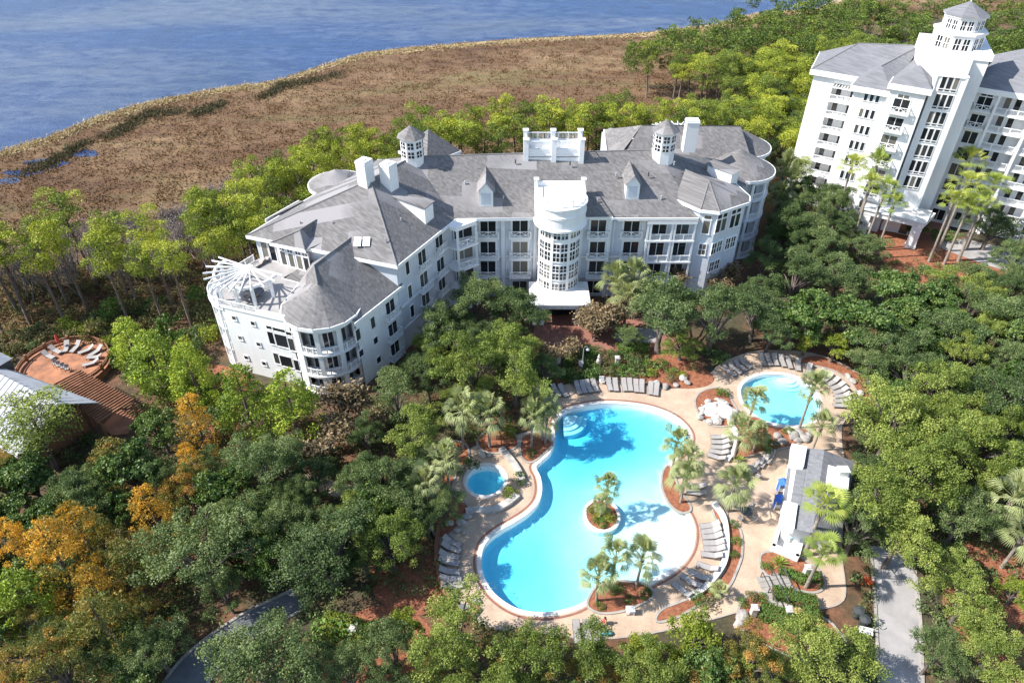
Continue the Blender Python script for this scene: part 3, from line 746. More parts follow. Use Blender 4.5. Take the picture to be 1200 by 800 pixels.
# porch
pc = MB(); pc.box(2.6, 10.6, 79.3, 84.8, 3.0, 3.62); pc.box(2.4, 10.8, 79.1, 84.9, 3.62, 3.86); pc.box(2.7,10.5,79.4,84.8,3.86,3.9)
po = pc.build('porch_roof', 'white_flat', cd)
for x, y in ((3.2,79.9),(4.2,79.9),(9.0,79.9),(10.0,79.9),(3.2,82.8),(10.0,82.8)):
    c = MB(); c.lathe(x, y, [(.0,0),(.34,0),(.34,.25),(.25,.32),(.22,2.75),(.32,2.85),(.32,3.0)], 14); c.build('column', 'trim', cd, True)
c = MB(); c.box(3.6, 9.4, 82.3, 82.4, 0, 3.0); c.build('entrance_glass', 'glass', cd)
# ---- roof deck with balustrades on the ridge
db = MB(); x0, x1, y0, y1 = 1.85, 9.75, 93.2, 96.6; zb, zt_ = 17.6, 20.3
db.box(x0, x1, y0, y0+.25, zb, zt_-.1); db.box(x0, x1, y1-.25, y1, zb, zt_-.1); db.box(x0, x0+.25, y0, y1, zb, zt_-.1); db.box(x1-.25, x1, y0, y1, zb, zt_-.1)
db.box(x0, x1, y0, y1, 19.0, 19.1); db.box(x0-.05,x1+.05,y0-.05,y0,19.25,19.4)
for x in (x0+.1, (x0+x1)/2, x1-.1):
    for y in (y0+.05, y1-.05): post(db, x, y, zb, 21.6, .33)
do = db.build('roof_deck', 'trim', cd)
rr = MB()
for y in (y0+.1, y1-.1): rail_mb(rr, x0+.4, x1-.4, y, zt_-.1, 1.1)
for x in (x0+.1, x1-.1): rail_mb(rr, y0+.3, y1-.3, x, zt_-.1, 1.1, along='y')
rr.build('balustrade', 'trim', do)
# ---- cupolas, chimneys
def cupola(cx, cy, z0, z1, r=1.6):
    m_ = MB(); m_.lathe(cx, cy, [(r,z0),(r,z1-.25),(r+.12,z1-.2),(r+.3,z1-.02),(0,z1-.02)], 8, 22.5, 382.5); o = m_.build('cupola', 'trim', cd)
    m_ = MB(); m_.lathe(cx, cy, [(r+.42,z1),(0.02,z1+1.5)], 8, 22.5, 382.5); m_.lathe(cx, cy, [(0.01,z1-.01),(r+.42,z1)], 8, 22.5, 382.5); m_.build('cupola_roof', 'shingle', o)
    m_ = MB(); gm = MB()
    for k in range(8):
        t = R_(45*k); rr_ = r*math.cos(R_(22.5)); e = (-math.sin(t), math.cos(t)); c = (cx+rr_*math.cos(t), cy+rr_*math.sin(t))
        for (za, zb) in ((z1-1.35, z1-.5), (z1-2.6, z1-1.75)):
            gm.obox((c[0]+.02*math.cos(t), c[1]+.02*math.sin(t)), e, .4, .03, za, zb)
            q = (c[0]+.05*math.cos(t), c[1]+.05*math.sin(t))
            m_.obox(q, e, .04, .035, za, zb); m_.obox(q, e, .42, .035, (za+zb)/2-.03, (za+zb)/2+.03)
    gm.build('pane', 'glass', o); m_.build('glazing_bars', 'trim', o)
cupola(-13.7, 92.7, 17.6, 22.3); cupola(21.2, 94.6, 17.6, 22.4)
def chimney(u, v, a, b, c, top, w=.95, d=.7, e=(1,0)):
    p = onplane(u, v, a, b, c); m_ = MB(); m_.obox(p[:2], e, w, d, p.z-1.5, top); m_.obox(p[:2], e, w+.07, d+.07, top-.35, top-.2)
    m_.obox(p[:2], e, w*.4, d*.4, top, top+.12); m_.build('chimney', 'stucco', cd)
ea = (.49,.87)
chimney(429, 209, B, J, R1, 22.3, .85, .75, ea); chimney(457, 217, B, J, R1, 21.5, .85, .8, ea)
# ---- dormers
def dormer(ul, ur, v, a, b, c, hgt, rise, shed=False, wide=None):
    P, Q = onplane(ul, v[0], a, b, c), onplane(ur, v[1], a, b, c)
    e = Vector((Q.x-P.x, Q.y-P.y, 0)).normalized(); inn = Vector((-e.y, e.x, 0))
    n = (V3(b)-V3(a)).cross(V3(c)-V3(a)).normalized()
    if n.z < 0: n = -n
    tanp = -(n.x*inn.x+n.y*inn.y)/n.z
    z0 = min(P.z, Q.z); Q = Vector((Q.x, Q.y, z0)); P = Vector((P.x, P.y, z0)); sl = .12 if shed else 0
    ln = hgt/(tanp-sl)+.4; top = z0+hgt
    m_ = MB(); 
    P_, Q_ = P+inn*ln, Q+inn*ln
    zz = hgt+sl*ln
    vs = [P-Vector((0,0,.4)), Q-Vector((0,0,.4)), Q+Vector((0,0,hgt)), P+Vector((0,0,hgt)), P_+Vector((0,0,zz)), Q_+Vector((0,0,zz)), P_-Vector((0,0,.4)), Q_-Vector((0,0,.4))]
    m_.add(vs, [(0,1,2,3),(3,2,5,4),(0,3,4,6),(1,7,5,2)])
    if not shed:
        mid = (P+Q)/2; m_.add([P+Vector((0,0,hgt)), Q+Vector((0,0,hgt)), mid+Vector((0,0,hgt+rise))], [(0,1,2)])
    o = m_.build('dormer', 'trim', cd)
    r_ = MB(); ov = .22
    if shed:
        a1, b1 = P-e*ov-inn*ov+Vector((0,0,hgt+.02)), Q+e*ov-inn*ov+Vector((0,0,hgt+.02)); c1, d1 = b1+inn*(ln+ov)+Vector((0,0,sl*ln)), a1+inn*(ln+ov)+Vector((0,0,sl*ln))
        for dz in (0, .1): r_.add([p+Vector((0,0,dz)) for p in (a1, b1, c1, d1)], [(0,1,2,3)])
    else:
        ln2 = (hgt+rise)/tanp+.3; mid = (P+Q)/2+Vector((0,0,hgt+rise+.03))-inn*ov; mb_ = mid+inn*(ln2+ov)
        for s_, X in ((-1, P), (1, Q)):
            a1 = X+e*s_*ov*1.3-inn*ov+Vector((0,0,hgt-.1)); b1 = a1+inn*(ln+ov)
            f = [a1, mid, mb_, b1]; r_.add(f, [(0,1,2,3) if s_ > 0 else (3,2,1,0)])
    r_.build('dormer_roof', 'shingle', o)
    if not shed:
        w = (Q-P).length; m_ = MB(); m_.box(-w/2+.3, w/2-.3, -.02, 0, .2, hgt-.25); ww = m_.mesh('vent_panel', 'siding')
        mid = (P+Q)/2; inst('vent_panel', ww, o, wallmat((mid.x-inn.x*.015, mid.y-inn.y*.015, z0), e))
    return o
F_ = (J, E0, K)
dormer(561.5, 578, (241,241), *F_, 2.1, 1.3); dormer(733, 748.5, (232,232), *F_, 2.0, 1.3)
dormer(499, 508.5, (263,255), B, J, R1, 2.3, 0, True)
# vents and skylights
m_ = MB(); p = onplane(425, 286, A, B, R1); 
for dx in (-.6, .5): m_.add([p+Vector((dx-.45,-.5,.02)), p+Vector((dx+.45,-.6,.05)), p+Vector((dx+.45,.5,.75)), p+Vector((dx-.45,.6,.72))], [(0,1,2,3)])
m_.build('skylight', 'trim', cd)
for i_, (u_, v_) in enumerate(((520,200),(545,215),(590,232),(604,190),(700,236),(722,205),(760,205),(775,232),(790,192),(668,192))):
    q_ = onplane(u_, v_, *F_); m_ = MB(); m_.lathe(q_.x, q_.y, [(.09,q_.z-.2),(.09,q_.z+.32),(.14,q_.z+.34),(.0,q_.z+.4)], 8); m_.build('roof_vent', 'tin' if i_ % 3 else 'metal_dark', cd)
for (u_, v_) in ((390,262),(452,282),(470,258),(496,240),(352,262)):
    q_ = onplane(u_, v_, *((B, J, R1) if u_ > 440 else (A, B, R1))); m_ = MB(); m_.lathe(q_.x, q_.y, [(.09,q_.z-.2),(.09,q_.z+.35),(.0,q_.z+.4)], 8); m_.build('roof_vent', 'tin', cd)
for x_ in (-1.25, 3.0, 13.75, 18.1): m_ = MB(); m_.tube([(x_+.42,86.6,13.2),(x_+.42,86.6,.2)], .05, 6); m_.build('downpipe', 'trim', cd)
# ---- bump of the penthouse above the terrace
rp = onplane(371, 257.5, A, B, R1); rf = g(351.5, 269.5, rp.z); e1 = g(316, 284.5, ZE); e2 = g(357.5, 293, ZE); e3 = onplane(378, 284, A, B, R1); e3.z = ZE+.6
roof_part(cd, [[e1, rf, rp], [e1, e2, rf], [e2, e3, rp, rf]], [[e1, e2]], caps=[(e1, rf), (e2, rf), (rf, rp)])
SWW = ((-33.6,81.0), (-14.3,74.1))
n_ = Vector((e2.x-e1.x, e2.y-e1.y)).normalized(); 
BW = ((e1.x+.5, e1.y+.6), (e2.x-.4, e2.y+.5))
m_ = MB(); m_.prism([BW[0], BW[1], (BW[1][0]+3, BW[1][1]+4), (BW[0][0]+3, BW[0][1]+4)], 10.2, 13.4); m_.build('penthouse_wall', 'stucco', cd)
for s in (.9, 2.2, 3.5, 4.6): add_window(cd, *BW, s, 10.3, .8, 2.0, 1, 1); add_window(cd, *BW, s, 12.5, .8, .45, 2, 1)
for s in (1.2, 2.4): add_window(cd, (-33.6,81.0), (-14.3,74.1), s, 10.3, .9, 2.6, 1, 1)
# ---- lower part of the left wing: hip roof and round tower
ZL = 10.2
W_ = Vector((-21.0,76.5,15)); T = Vector((-23.5,71.5,15)); T2 = Vector((-22.75,69.2,13.9)); La = Vector((-13.7,74.6,ZL)); Lb = Vector((-18.45,66.5,ZL)); L2 = Vector((-29.4,76.1,ZL)); L3 = Vector((-27.0,75.0,ZL)); L4 = Vector((-27.7,69.4,10.7))
Wb = W_+Vector((1.2,2.4,0))
roof_part(cd, [[Wb, T, Lb, La]], [[La, Lb]], caps=[(Wb, T)])
roof_part(cd, [[Wb, T, L3, L2, (-26.5,80,ZL)], [T, T2, L4, L3]], [[L2, L3, L4]], caps=[(T, T2)])
roof_part(cd, [[T, (-18.2,71.2,10.9), (-18.2,69.4,10.72), T2]], [])
CT = (-22.85, 69.4); cm = MB(); nn = 16; er = 4.85
ring = [(CT[0]+er*math.cos(2*math.pi*k/nn), CT[1]+er*math.sin(2*math.pi*k/nn), 10.7) for k in range(nn)]
roof_part(cd, [[T2, ring[k], ring[(k+1) % nn]] for k in range(nn)], [ring+[ring[0]]], name='tower_roof')
lw = MB(); lw.prism([(-13.9,75.2),(-18.5,67.0),(-19,69.5),(-22.8,72.5),(-27.0,69.2),(-26.4,66.9),(-30.4,68.3),(-35.3,70.0),(-35.8,72),(-35.6,75),(-33.8,81.0),(-24,82)], 0, 10.1)
lw.prism([(-13.95,75.1),(-18.5,67.1),(-20.5,71),(-21,78)], 10.0, 10.25)
lw.build('wall', 'stucco', cd)
SEL = ((-18.5,67.0), (-13.9,75.2)); SWL = ((-35.3,70.0),(-26.4,66.9))
tw = MB()
tw.lathe(*CT, [(2.7,0),(2.7,10.6)], 28); tw.arcwall(*CT, 3.7, 4.2, 150, 233, 0, 10.6, 12); tw.arcwall(*CT, 3.7, 4.2, 342, 372, 0, 10.6, 5)
for z in (.0, 2.8, 6.1): tw.arcwall(*CT, 2.6, 4.35, 225, 350, z, z+.3, 22)
tw.arcwall(*CT, 2.6, 4.3, 225, 350, 9.7, 10.65, 22)
to = tw.build('tower', 'stucco', cd)
for z in (.3, 3.1, 6.4): tw = MB(); arc_rail(tw, *CT, 4.15, 236, 340, z, .95, posts=9); tw.build('railing', 'trim', to)
for a in (235, 270, 306, 341): cw = MB(); cw.obox((CT[0]+4.1*math.cos(R_(a)), CT[1]+4.1*math.sin(R_(a))), (math.cos(R_(a)), math.sin(R_(a))), .16, .26, 0, 9.8); cw.build('tower_column', 'trim', cd)
for z, h in ((.4,2.1),(3.2,2.2),(6.5,2.8)):
    for a in (252, 288, 324):
        t = R_(a); e = Vector((-math.sin(t), math.cos(t))); q = (CT[0]+2.72*math.cos(t), CT[1]+2.72*math.sin(t), z)
        f, gl = win_mesh(1.2, h, 2, 1, .08); o = inst('door', f, cd, wallmat(q, e)); inst('pane', gl, o, wallmat(q, e))
for (x, y, w, h) in ((325,345,1.7,2.1),(343,490,1.7,2.1),(358,620,1.7,2.1),(209,445,.75,1.6),(110,525,.75,1.6),(228,563,.75,.95),(131,648,.75,.95),(249,693,.75,.95)):
    s, z = onwall(*cr(x, y), *SEL); add_window(cd, *SEL, s, z-h/2, w, h, 2 if w > 1 else 1, 1)
    if w > 1: add_balcony(cd, *SEL, s, z-h/2-.12, 2.5, .7, 'x')
c3 = lambda x, y: (230+x/6.67, 290+y/6.67); c4 = lambda x, y: (240+x/5.335, 370+y/5.335)
for (q, w, h) in ((c4(404,72),.75,.5),(c4(465,88),1.7,.5),(c4(527,110),.75,.5),(c4(418,137),.8,1.9),(c4(482,155),1.7,1.9),(c4(545,178),.8,1.9),(c4(452,265),.7,1.7),(c4(512,285),1.7,1.7),(c4(578,308),.7,1.7),
                  (c3(298,550),.55,.6),(c3(445,592),.55,.6),(c3(347,705),.55,.6),(c3(490,755),.55,.6),(c4(262,260),.55,.6),(c4(373,297),.55,.6),(c4(475,362),.8,.9)):
    s, z = onwall(*q, *SWL); add_window(cd, *SWL, s, z-h/2, w, h, 1, 1, trim=.08)
# west end: stacked curved balconies
WC = (-33.9, 73.4)
wt = MB()
for z in (.0, 3.2, 6.5): wt.arcwall(*WC, 1.6, 3.7, 130, 246, z, z+.25, 20)
wt.arcwall(*WC, 1.6, 3.75, 120, 252, 9.6, 10.15, 24)
wo = wt.build('curved_balcony', 'trim', cd)
for z in (.25, 3.45, 6.75): wt = MB(); arc_rail(wt, *WC, 3.6, 130, 244, z, 1.0, posts=5); wt.build('railing', 'trim', wo)
for a in (135, 172, 206, 240):
    m_ = MB(); m_.lathe(WC[0]+3.55*math.cos(R_(a)), WC[1]+3.55*math.sin(R_(a)), [(.2,0),(.17,9.6)], 10); m_.build('column', 'trim', cd, True)
# terrace floor, parapet, pergola
tf = MB(); tf.prism([(-35.3,70.05),(-26.6,67.0),(-27.0,75),(-29.0,76.2),(-26,82),(-33.6,81),(-36.5,77),(-36.9,73)], 10.1, 10.2); tf.build('terrace_floor', 'concrete', cd)
tp = MB(); arc_rail(tp, *WC, 3.7, 128, 246, 10.2, 1.05, posts=7); tp.arcwall(*WC, 3.55, 3.85, 128, 246, 10.1, 10.4, 20)
e = (Vector(SWL[1])-Vector(SWL[0])).normalized()
m_ = MB(); rail_mb(m_, 0, 5.2, 0, 0, 1.05); m_.box(0, 9.4, -.12, .14, -.1, .2); m_.box(5.2,9.2,-.1,.12,.2,.75)
tp.add([(SWL[0][0]+e.x*x-e.y*y, SWL[0][1]+e.y*x+e.x*y, 10.2+z) for x, y, z in m_.v], m_.f)
m_ = MB(); rail_mb(m_, 0, 4.3, 0, 0, 1.05)
tp.add([(-36.2+.5*x-.86*y, 76.4+.86*x+.5*y, 10.2+z) for x, y, z in m_.v], m_.f)
tp.build('parapet', 'trim', cd)
def pergola_part(c, ends, zc, zf, cols, rr_=.78, w=.055):
    m_ = MB(); cc = Vector((c[0], c[1], zc))
    for k, q in enumerate(ends):
        a = cc; b_ = Vector((q[0], q[1], zc-.15)); d = (b_-a); e = Vector((d.x, d.y)).normalized(); n = Vector((-e.y, e.x, 0))*w
        a2, b2 = a-Vector((e.x, e.y, 0))*0, b_
        vs = [a2-n, b2-n, b2+n, a2+n]; m_.add([p-Vector((0,0,.2)) for p in vs]+vs, [(0,3,2,1),(4,5,6,7),(0,1,5,4),(1,2,6,5),(2,3,7,6),(3,0,4,7)])
    pts = [cc+(Vector((q[0], q[1], zc))-cc)*rr_-Vector((0,0,.42)) for q in ends]
    for p, q in zip(pts[:-1], pts[1:]):
        d = q-p; m_.obox(((p.x+q.x)/2, (p.y+q.y)/2), d[:2], d.length/2+.1, .13, zc-.62, zc-.30)
    m_.lathe(cc.x, cc.y, [(0,zc-.5),(.5,zc-.5),(.5,zc+.06),(0,zc+.06)], 12)
    o = m_.build('pergola', 'trim', cd)
    for i in cols:
        p = pts[i]; k = MB(); k.obox(p[:2], (1,0), .17, .17, zf, zc-.6); k.build('pergola_column', 'trim', o)
pc = g(291.5, 312.5, 13.2)
ends = [g(u, v, 13.0) for u, v in ((256,301),(248,305),(241,312),(237.5,320),(238.5,327),(243,334),(250,338),(258,340),(268,342),(280,343),(294,341),(309.5,336),(322,329),(331,322))]
pergola_part(pc, ends, 13.2, 10.2, (1, 5, 8, 10, 12))
pc2 = g(797, 148, 14.2); ends2 = [pc2+Vector((math.cos(R_(a))*5.2, math.sin(R_(a))*4.2, 0)) for a in range(-10, 195, 14)]
# ---- round bay and low roofs at the back of the left wing
def cone_bay(cx, cy, r, ze, za, a0=0, a1=360, z0=0, name='round_bay', sides=24):
    ring = [(cx+r*math.cos(R_(a0+(a1-a0)*k/sides)), cy+r*math.sin(R_(a0+(a1-a0)*k/sides)), ze) for k in range(sides+1)]
    roof_part(cd, [[(cx,cy,za), ring[k], ring[k+1]] for k in range(sides)], [ring])
    m_ = MB(); m_.lathe(cx, cy, [(r-.5,z0),(r-.5,ze-.1)], sides); m_.build(name, 'siding', cd)
q = g(395, 214, ZE); cone_bay(q.x, q.y, 4.2, ZE, 15.8)
q = g(503, 180, ZE); cone_bay(q.x, q.y+1, 5.0, ZE, 17.3, sides=4)
ql = [g(311,257,12.6), g(350,235,12.6), g(362,240,12.6), g(330,262,12.6)]
roof_part(cd, [[ql[0], ql[1], ql[2]+Vector((0,-2,1.6)), ql[3]+Vector((0,0,1.6))]], [[ql[1], ql[0]]])
m_ = MB(); m_.prism([ql[0][:2], ql[1][:2], (-24,90), (-30,82)], 0, 12.2); m_.build('wall', 'siding', cd)
# ---- right end: polygonal turret
ZT = 14.9
o1, o2, o3, o4, o5 = g(791,233,ZT+.1), g(821,246,ZT), g(843.5,248.6,ZT), g(878.5,237,ZT), g(879,230,ZT)
ap = g(831,212,17.4); bk = onplane(803, 199, J, E0, K)
o6 = o5+Vector((-1.0,4.0,0))
roof_part(cd, [[o1,o2,ap],[o2,o3,ap],[o3,o4,ap],[o4,o5,ap],[o5,o6,ap],[o1,ap,bk],[ap,o6,(o6.x-6,o6.y+1,16.2),bk]], [[o1,o2,o3,o4,o5,o6]], caps=[(o2,ap),(o3,ap),(o4,ap),(ap,bk)], name='turret_roof')
ctr = Vector((ap.x, ap.y+1.5)); ins = lambda p: (ctr.x+(p.x-ctr.x)*.93, ctr.y+(p.y-ctr.y)*.93)
tq = [ins(p) for p in (o1,o2,o3,o4,o5,o6)]
m_ = MB(); m_.prism(tq+[(tq[5][0]-6,tq[5][1]+1)], 0, ZT-.1); m_.build('turret_wall', 'siding', cd)
c7 = lambda x, y: (730+x/5.717, 230+y/5.717)
for (x, y, w, h, ny) in ((570,140,.9,.55,1),(556,207,.9,1.9,1),(530,355,.9,1.7,2)):
    s, z = onwall(*c7(x, y), tq[1], tq[2]); add_window(cd, tq[1], tq[2], s, z-h/2, w, h, 1 if ny == 1 else 2, ny, .02)
for (x, y, w, h, ny) in ((648,135,.75,.6,1),(684,124,.75,.6,1),(742,103,.75,.6,1),(776,91,.75,.6,1),(636,200,.8,1.9,1),(672,188,.8,1.9,1),(730,168,.8,1.9,1),(764,157,.8,1.9,1),(607,350,.8,1.7,2),(643,333,.8,1.7,2),(699,316,.8,1.7,2),(734,303,.8,1.7,2),(590,470,.8,1.5,2),(626,455,.8,1.5,2)):
    s, z = onwall(*c7(x, y), tq[2], tq[3]); add_window(cd, tq[2], tq[3], s, z-h/2, w, h, 1 if ny == 1 else 2, ny, .02)
# ---- north-east wing with two round balcony towers
V1, V2 = g(752, 147, 17.6), g(868, 148, 17.6)
roof_part(cd, [[E0, H1, r2]], [], caps=[(H1, r2)])
roof_part(cd, [[r2, H1, (35.5,103,ZE), (24,103.9,14.0)]], [[H1, (33.8,99.2,ZE)]])
roof_part(cd, [[V1, V2, (37.5,102,13.0), (15.8,102,13.0)]], [], caps=[(V1, V2)])
roof_part(cd, [[V1, (14.9,102,13.0), (14.9,106,ZE), (15.6,116.6,ZE)]], [[(14.9,104,ZE), (15.6,116.6,ZE)]])
roof_part(cd, [[V1, V2, (37,118,ZE), (16.5,117,ZE)]], [[(37,118,ZE), (16.5,117,ZE)]], caps=[(V1, V2)])
m_ = MB(); m_.prism([(15.4,103),(15.2,116),(37,117.4),(38,104),(33.6,96.2),(25,95)], 0, 13.5); m_.build('wall', 'siding', cd)
for (cx, cy) in ((35.2,101.5),(37.0,110.0)):
    ring = [(cx+4.9*math.cos(R_(360*k/28)), cy+4.9*math.sin(R_(360*k/28)), ZE) for k in range(29)]
    roof_part(cd, [[(cx-.8,cy,16.7), ring[k], ring[k+1]] for k in range(28)], [ring], name='tower_roof')
    m_ = MB(); m_.lathe(cx, cy, [(2.9,0),(2.9,13.6)], 24); m_.arcwall(cx, cy, 2.8, 4.4, -80, 60, 12.7, 13.6, 20)
    for z in (0, 3.35, 6.75, 10.15): m_.arcwall(cx, cy, 2.8, 4.5, -85, 60, z-.15, z+.15, 24)
    o = m_.build('balcony_tower', 'siding', cd)
    for z in (.15, 3.5, 6.9, 10.3): r_ = MB(); arc_rail(r_, cx, cy, 4.3, -80, 55, z, 1.0, posts=4); r_.build('railing', 'trim', o)
    for a in (-78, -45, -10, 25, 55): r_ = MB(); r_.obox((cx+4.25*math.cos(R_(a)), cy+4.25*math.sin(R_(a))), (math.cos(R_(a)), math.sin(R_(a))), .15, .2, 0, 12.8); r_.build('tower_column', 'trim', cd)
    for z in (.3, 3.6, 7.0, 10.4):
        for a in (-60, -25, 10):
            t = R_(a); e = Vector((-math.sin(t), math.cos(t))); f, gl = win_mesh(1.3, 2.2, 2, 1, .08)
            q = (cx+2.92*math.cos(t), cy+2.92*math.sin(t), z); oo = inst('door', f, cd, wallmat(q, e)); inst('pane', gl, oo, wallmat(q, e))
chimney(808, 165, r2, H1, V2, 21.8, .9, .75)
pergola_part(g(794, 151, 16.4), [g(794, 151, 16.2)+Vector((math.cos(R_(a))*4.6, math.sin(R_(a))*3.0, 0)) for a in range(-8, 200, 13)], 16.5, 14, (1, 5, 9, 13))
# shed dormer facing east
m_ = MB(); p = g(829.5, 194, 16.9); q2 = g(858, 204, 16.9)
e = Vector((q2.x-p.x, q2.y-p.y)).normalized(); n = Vector((-e.y, e.x))
lq = (Vector((q2.x, q2.y))-Vector((p.x, p.y))).length
vs = [(p.x, p.y, 16.9), (q2.x, q2.y, 16.9), (q2.x, q2.y, 14.0), (p.x, p.y, 16.0)]
bkv = [(x+n.x*2, y+n.y*2, z) for x, y, z in vs]
m_.add(vs+bkv, [(3,2,1,0),(4,5,6,7),(0,1,5,4),(1,2,6,5)]); o = m_.build('dormer', 'trim', cd)
m_ = MB(); m_.add([(p.x-e.x*.5-n.x*.2, p.y-e.y*.5-n.y*.2, 17.0), (q2.x+e.x*.2-n.x*.2, q2.y+e.y*.2-n.y*.2, 16.95), (q2.x+e.x*.2+n.x*2.2, q2.y+e.y*.2+n.y*2.2, 16.95), (p.x-e.x*.5+n.x*2.2, p.y-e.y*.5+n.y*2.2, 17.0)], [(0,1,2,3)]); m_.build('dormer_roof', 'shingle', o)
# ================================================================ tall white hotel at the right
ht = thing('hotel_tower_building', 'tall white hotel with stacked balconies and a lantern tower at the right edge', 'building', (68, 112, 0))
O_ = Vector((50.0,119.3)); eH = Vector((.84,-.54)).normalized(); nH = Vector((eH.y,-eH.x))
def hp(s, t): q = O_+eH*s+nH*t; return (q.x, q.y)
def hz(q, z): return (q[0], q[1], z)
S_ = 2.62                                   # storey height
zf = [18.64-S_*k for k in range(8)]          # balcony floors
# main volumes
m_ = MB()
m_.prism([hp(0,0), hp(3.3,0), hp(3.3,-1.9), hp(7.2,-1.9), hp(7.2,0), hp(12,0), hp(20,-3), hp(26,-16), hp(3,-17), hp(-1,-9)], 0, 22.4)
m_.prism([hp(7.2,-2), hp(7.2,4.3), hp(12.2,4.3), hp(12.2,-2)], 0, 22.3)
m_.prism([hp(12.2,-3), hp(12.2,4.9), hp(17.3,4.9), hp(17.6,-5)], 0, 23.6)
m_.prism([hp(3.2,-.25), hp(3.2,0), hp(7.3,0), hp(7.3,-.25)], 21.2, 22.4)
m_.build('wall', 'stucco', ht)
def hroof(loop, z, apex, name='roof'):
    L_ = [hz(p, z) for p in loop]
    n = len(L_); cx = sum(p[0] for p in loop)/n
    if len(apex) == 1: fs = [[L_[i], L_[(i+1) % n], apex[0]] for i in range(n)]
    roof_part(ht, fs, [L_+[L_[0]]], 'shingle_r', name=name, fas=.8)
# left block roof: hip
zr = 22.9
a0_, a1_, a2_, a3_ = hp(-.6,.6), hp(8,.6), hp(26,-16.5), hp(-1.8,-10)
rA, rB = hp(4.5,-6), hp(20,-9)
roof_part(ht, [[hz(a0_,zr), hz(a1_,zr), hz(hp(14,.6),zr), hz(rB,27.2), hz(rA,26.2)], [hz(a3_,zr), hz(a0_,zr), hz(rA,26.2)], [hz(rA,26.2), hz(rB,27.2), hz(a2_,zr), hz(a3_,zr)]], [[hz(a3_,zr), hz(a0_,zr), hz(a1_,zr)]], 'shingle_r', fas=.8, caps=[(hz(a0_,zr),hz(rA,26.2)),(hz(rA,26.2),hz(rB,27.2))])
b0_, b1_, b2_ = hp(6.7,4.9), hp(12.6,4.9), hp(12.6,-4)
rC = hp(9.7,1.2); rD = hp(13.5,-7)
roof_part(ht, [[hz(b0_,zr-.1), hz(b1_,zr-.1), hz(rC,25.3)], [hz(b1_,zr-.1), hz(b2_,zr-.1), hz(rD,27), hz(rC,25.3)], [hz(hp(6.7,-3),zr-.1), hz(b0_,zr-.1), hz(rC,25.3), hz(rD,27)]], [[hz(hp(6.7,-1),zr-.1), hz(b0_,zr-.1), hz(b1_,zr-.1), hz(hp(12.6,2),zr-.1)]], 'shingle_r', fas=.8, caps=[(hz(rC,25.3),hz(rD,27))])
z2 = 24.2
c0_, c1_, c2_, c3_ = hp(11.9,5.4), hp(17.9,5.4), hp(17.9,-2), hp(11.9,-2)
rE = hp(14.9,2.0); rF = hp(14.9,-5)
roof_part(ht, [[hz(c0_,z2), hz(c1_,z2), hz(rE,26.6)], [hz(c1_,z2), hz(c2_,z2), hz(rF,27), hz(rE,26.6)], [hz(c3_,z2), hz(c0_,z2), hz(rE,26.6), hz(rF,27)]], [[hz(c3_,z2), hz(c0_,z2), hz(c1_,z2), hz(c2_,z2)]], 'shingle_r', fas=.8, caps=[(hz(rE,26.6),hz(rF,27))])
WL = (hp(0,0), hp(1,0)); WC_ = (hp(0,4.3), hp(1,4.3)); WD = (hp(0,4.9), hp(1,4.9)); WB = (hp(0,-1.9), hp(1,-1.9))
# recessed balcony stack at the left
for k, z in enumerate(zf):
    slab = MB(); rl = MB(); slab.obox(hp(5.2,-.6), eH, 2.05, 1.35, z-.25, z)
    r_ = MB(); rail_mb(r_, 0, 4.1, 0, 0, .95)
    q = hp(3.2, .6); rl.add([(q[0]+eH.x*x-eH.y*y, q[1]+eH.y*x+eH.x*y, z+zz) for x, y, zz in r_.v], r_.f)
    so_ = slab.build('balcony', 'stucco', ht); rl.build('railing', 'trim', so_)
    add_window(ht, *WB, 4.2, z+.1, .8, 1.9, 1, 1, .02); add_window(ht, *WB, 6.5, z+.1, .8, 1.9, 1, 1, .02)
pg = MB()
for k in range(9): pg.obox(hp(3.4+k*.46,-.3), nH, 1.3, .06, 20.9, 21.1)
pg.obox(hp(5.2,.8), eH, 2.2, .1, 20.7, 20.9); pg.build('trellis', 'trim', ht)
# window columns
for k in range(8):
    z = 20.75-S_*k
    for d in (-.85, 0, .85): add_window(ht, *WC_, 10.05+d, z, .5, 1.35, 1, 1, .01, trim=.07)
    if k == 0:
        for d in (-.85, 0, .85): add_window(ht, *WC_, 10.05+d, z+1.55, .5, .3, 1, 1, .01, trim=.07)
for k in range(7):
    z = 20.2-2.85*k
    if z < .5: break
    sc, _ = onwall(1056.5-7.2*k, 113+18.6*k, *WD); sc = 14.4
    add_window(ht, *WD, sc, z, 2.2, 1.9, 2, 1, .01); add_balcony(ht, *WD, sc, z-.1, 3.0, .9, 'x')
    if k == 0: add_window(ht, *WD, sc, z+2.05, 1.6, .5, 2, 1, .01)
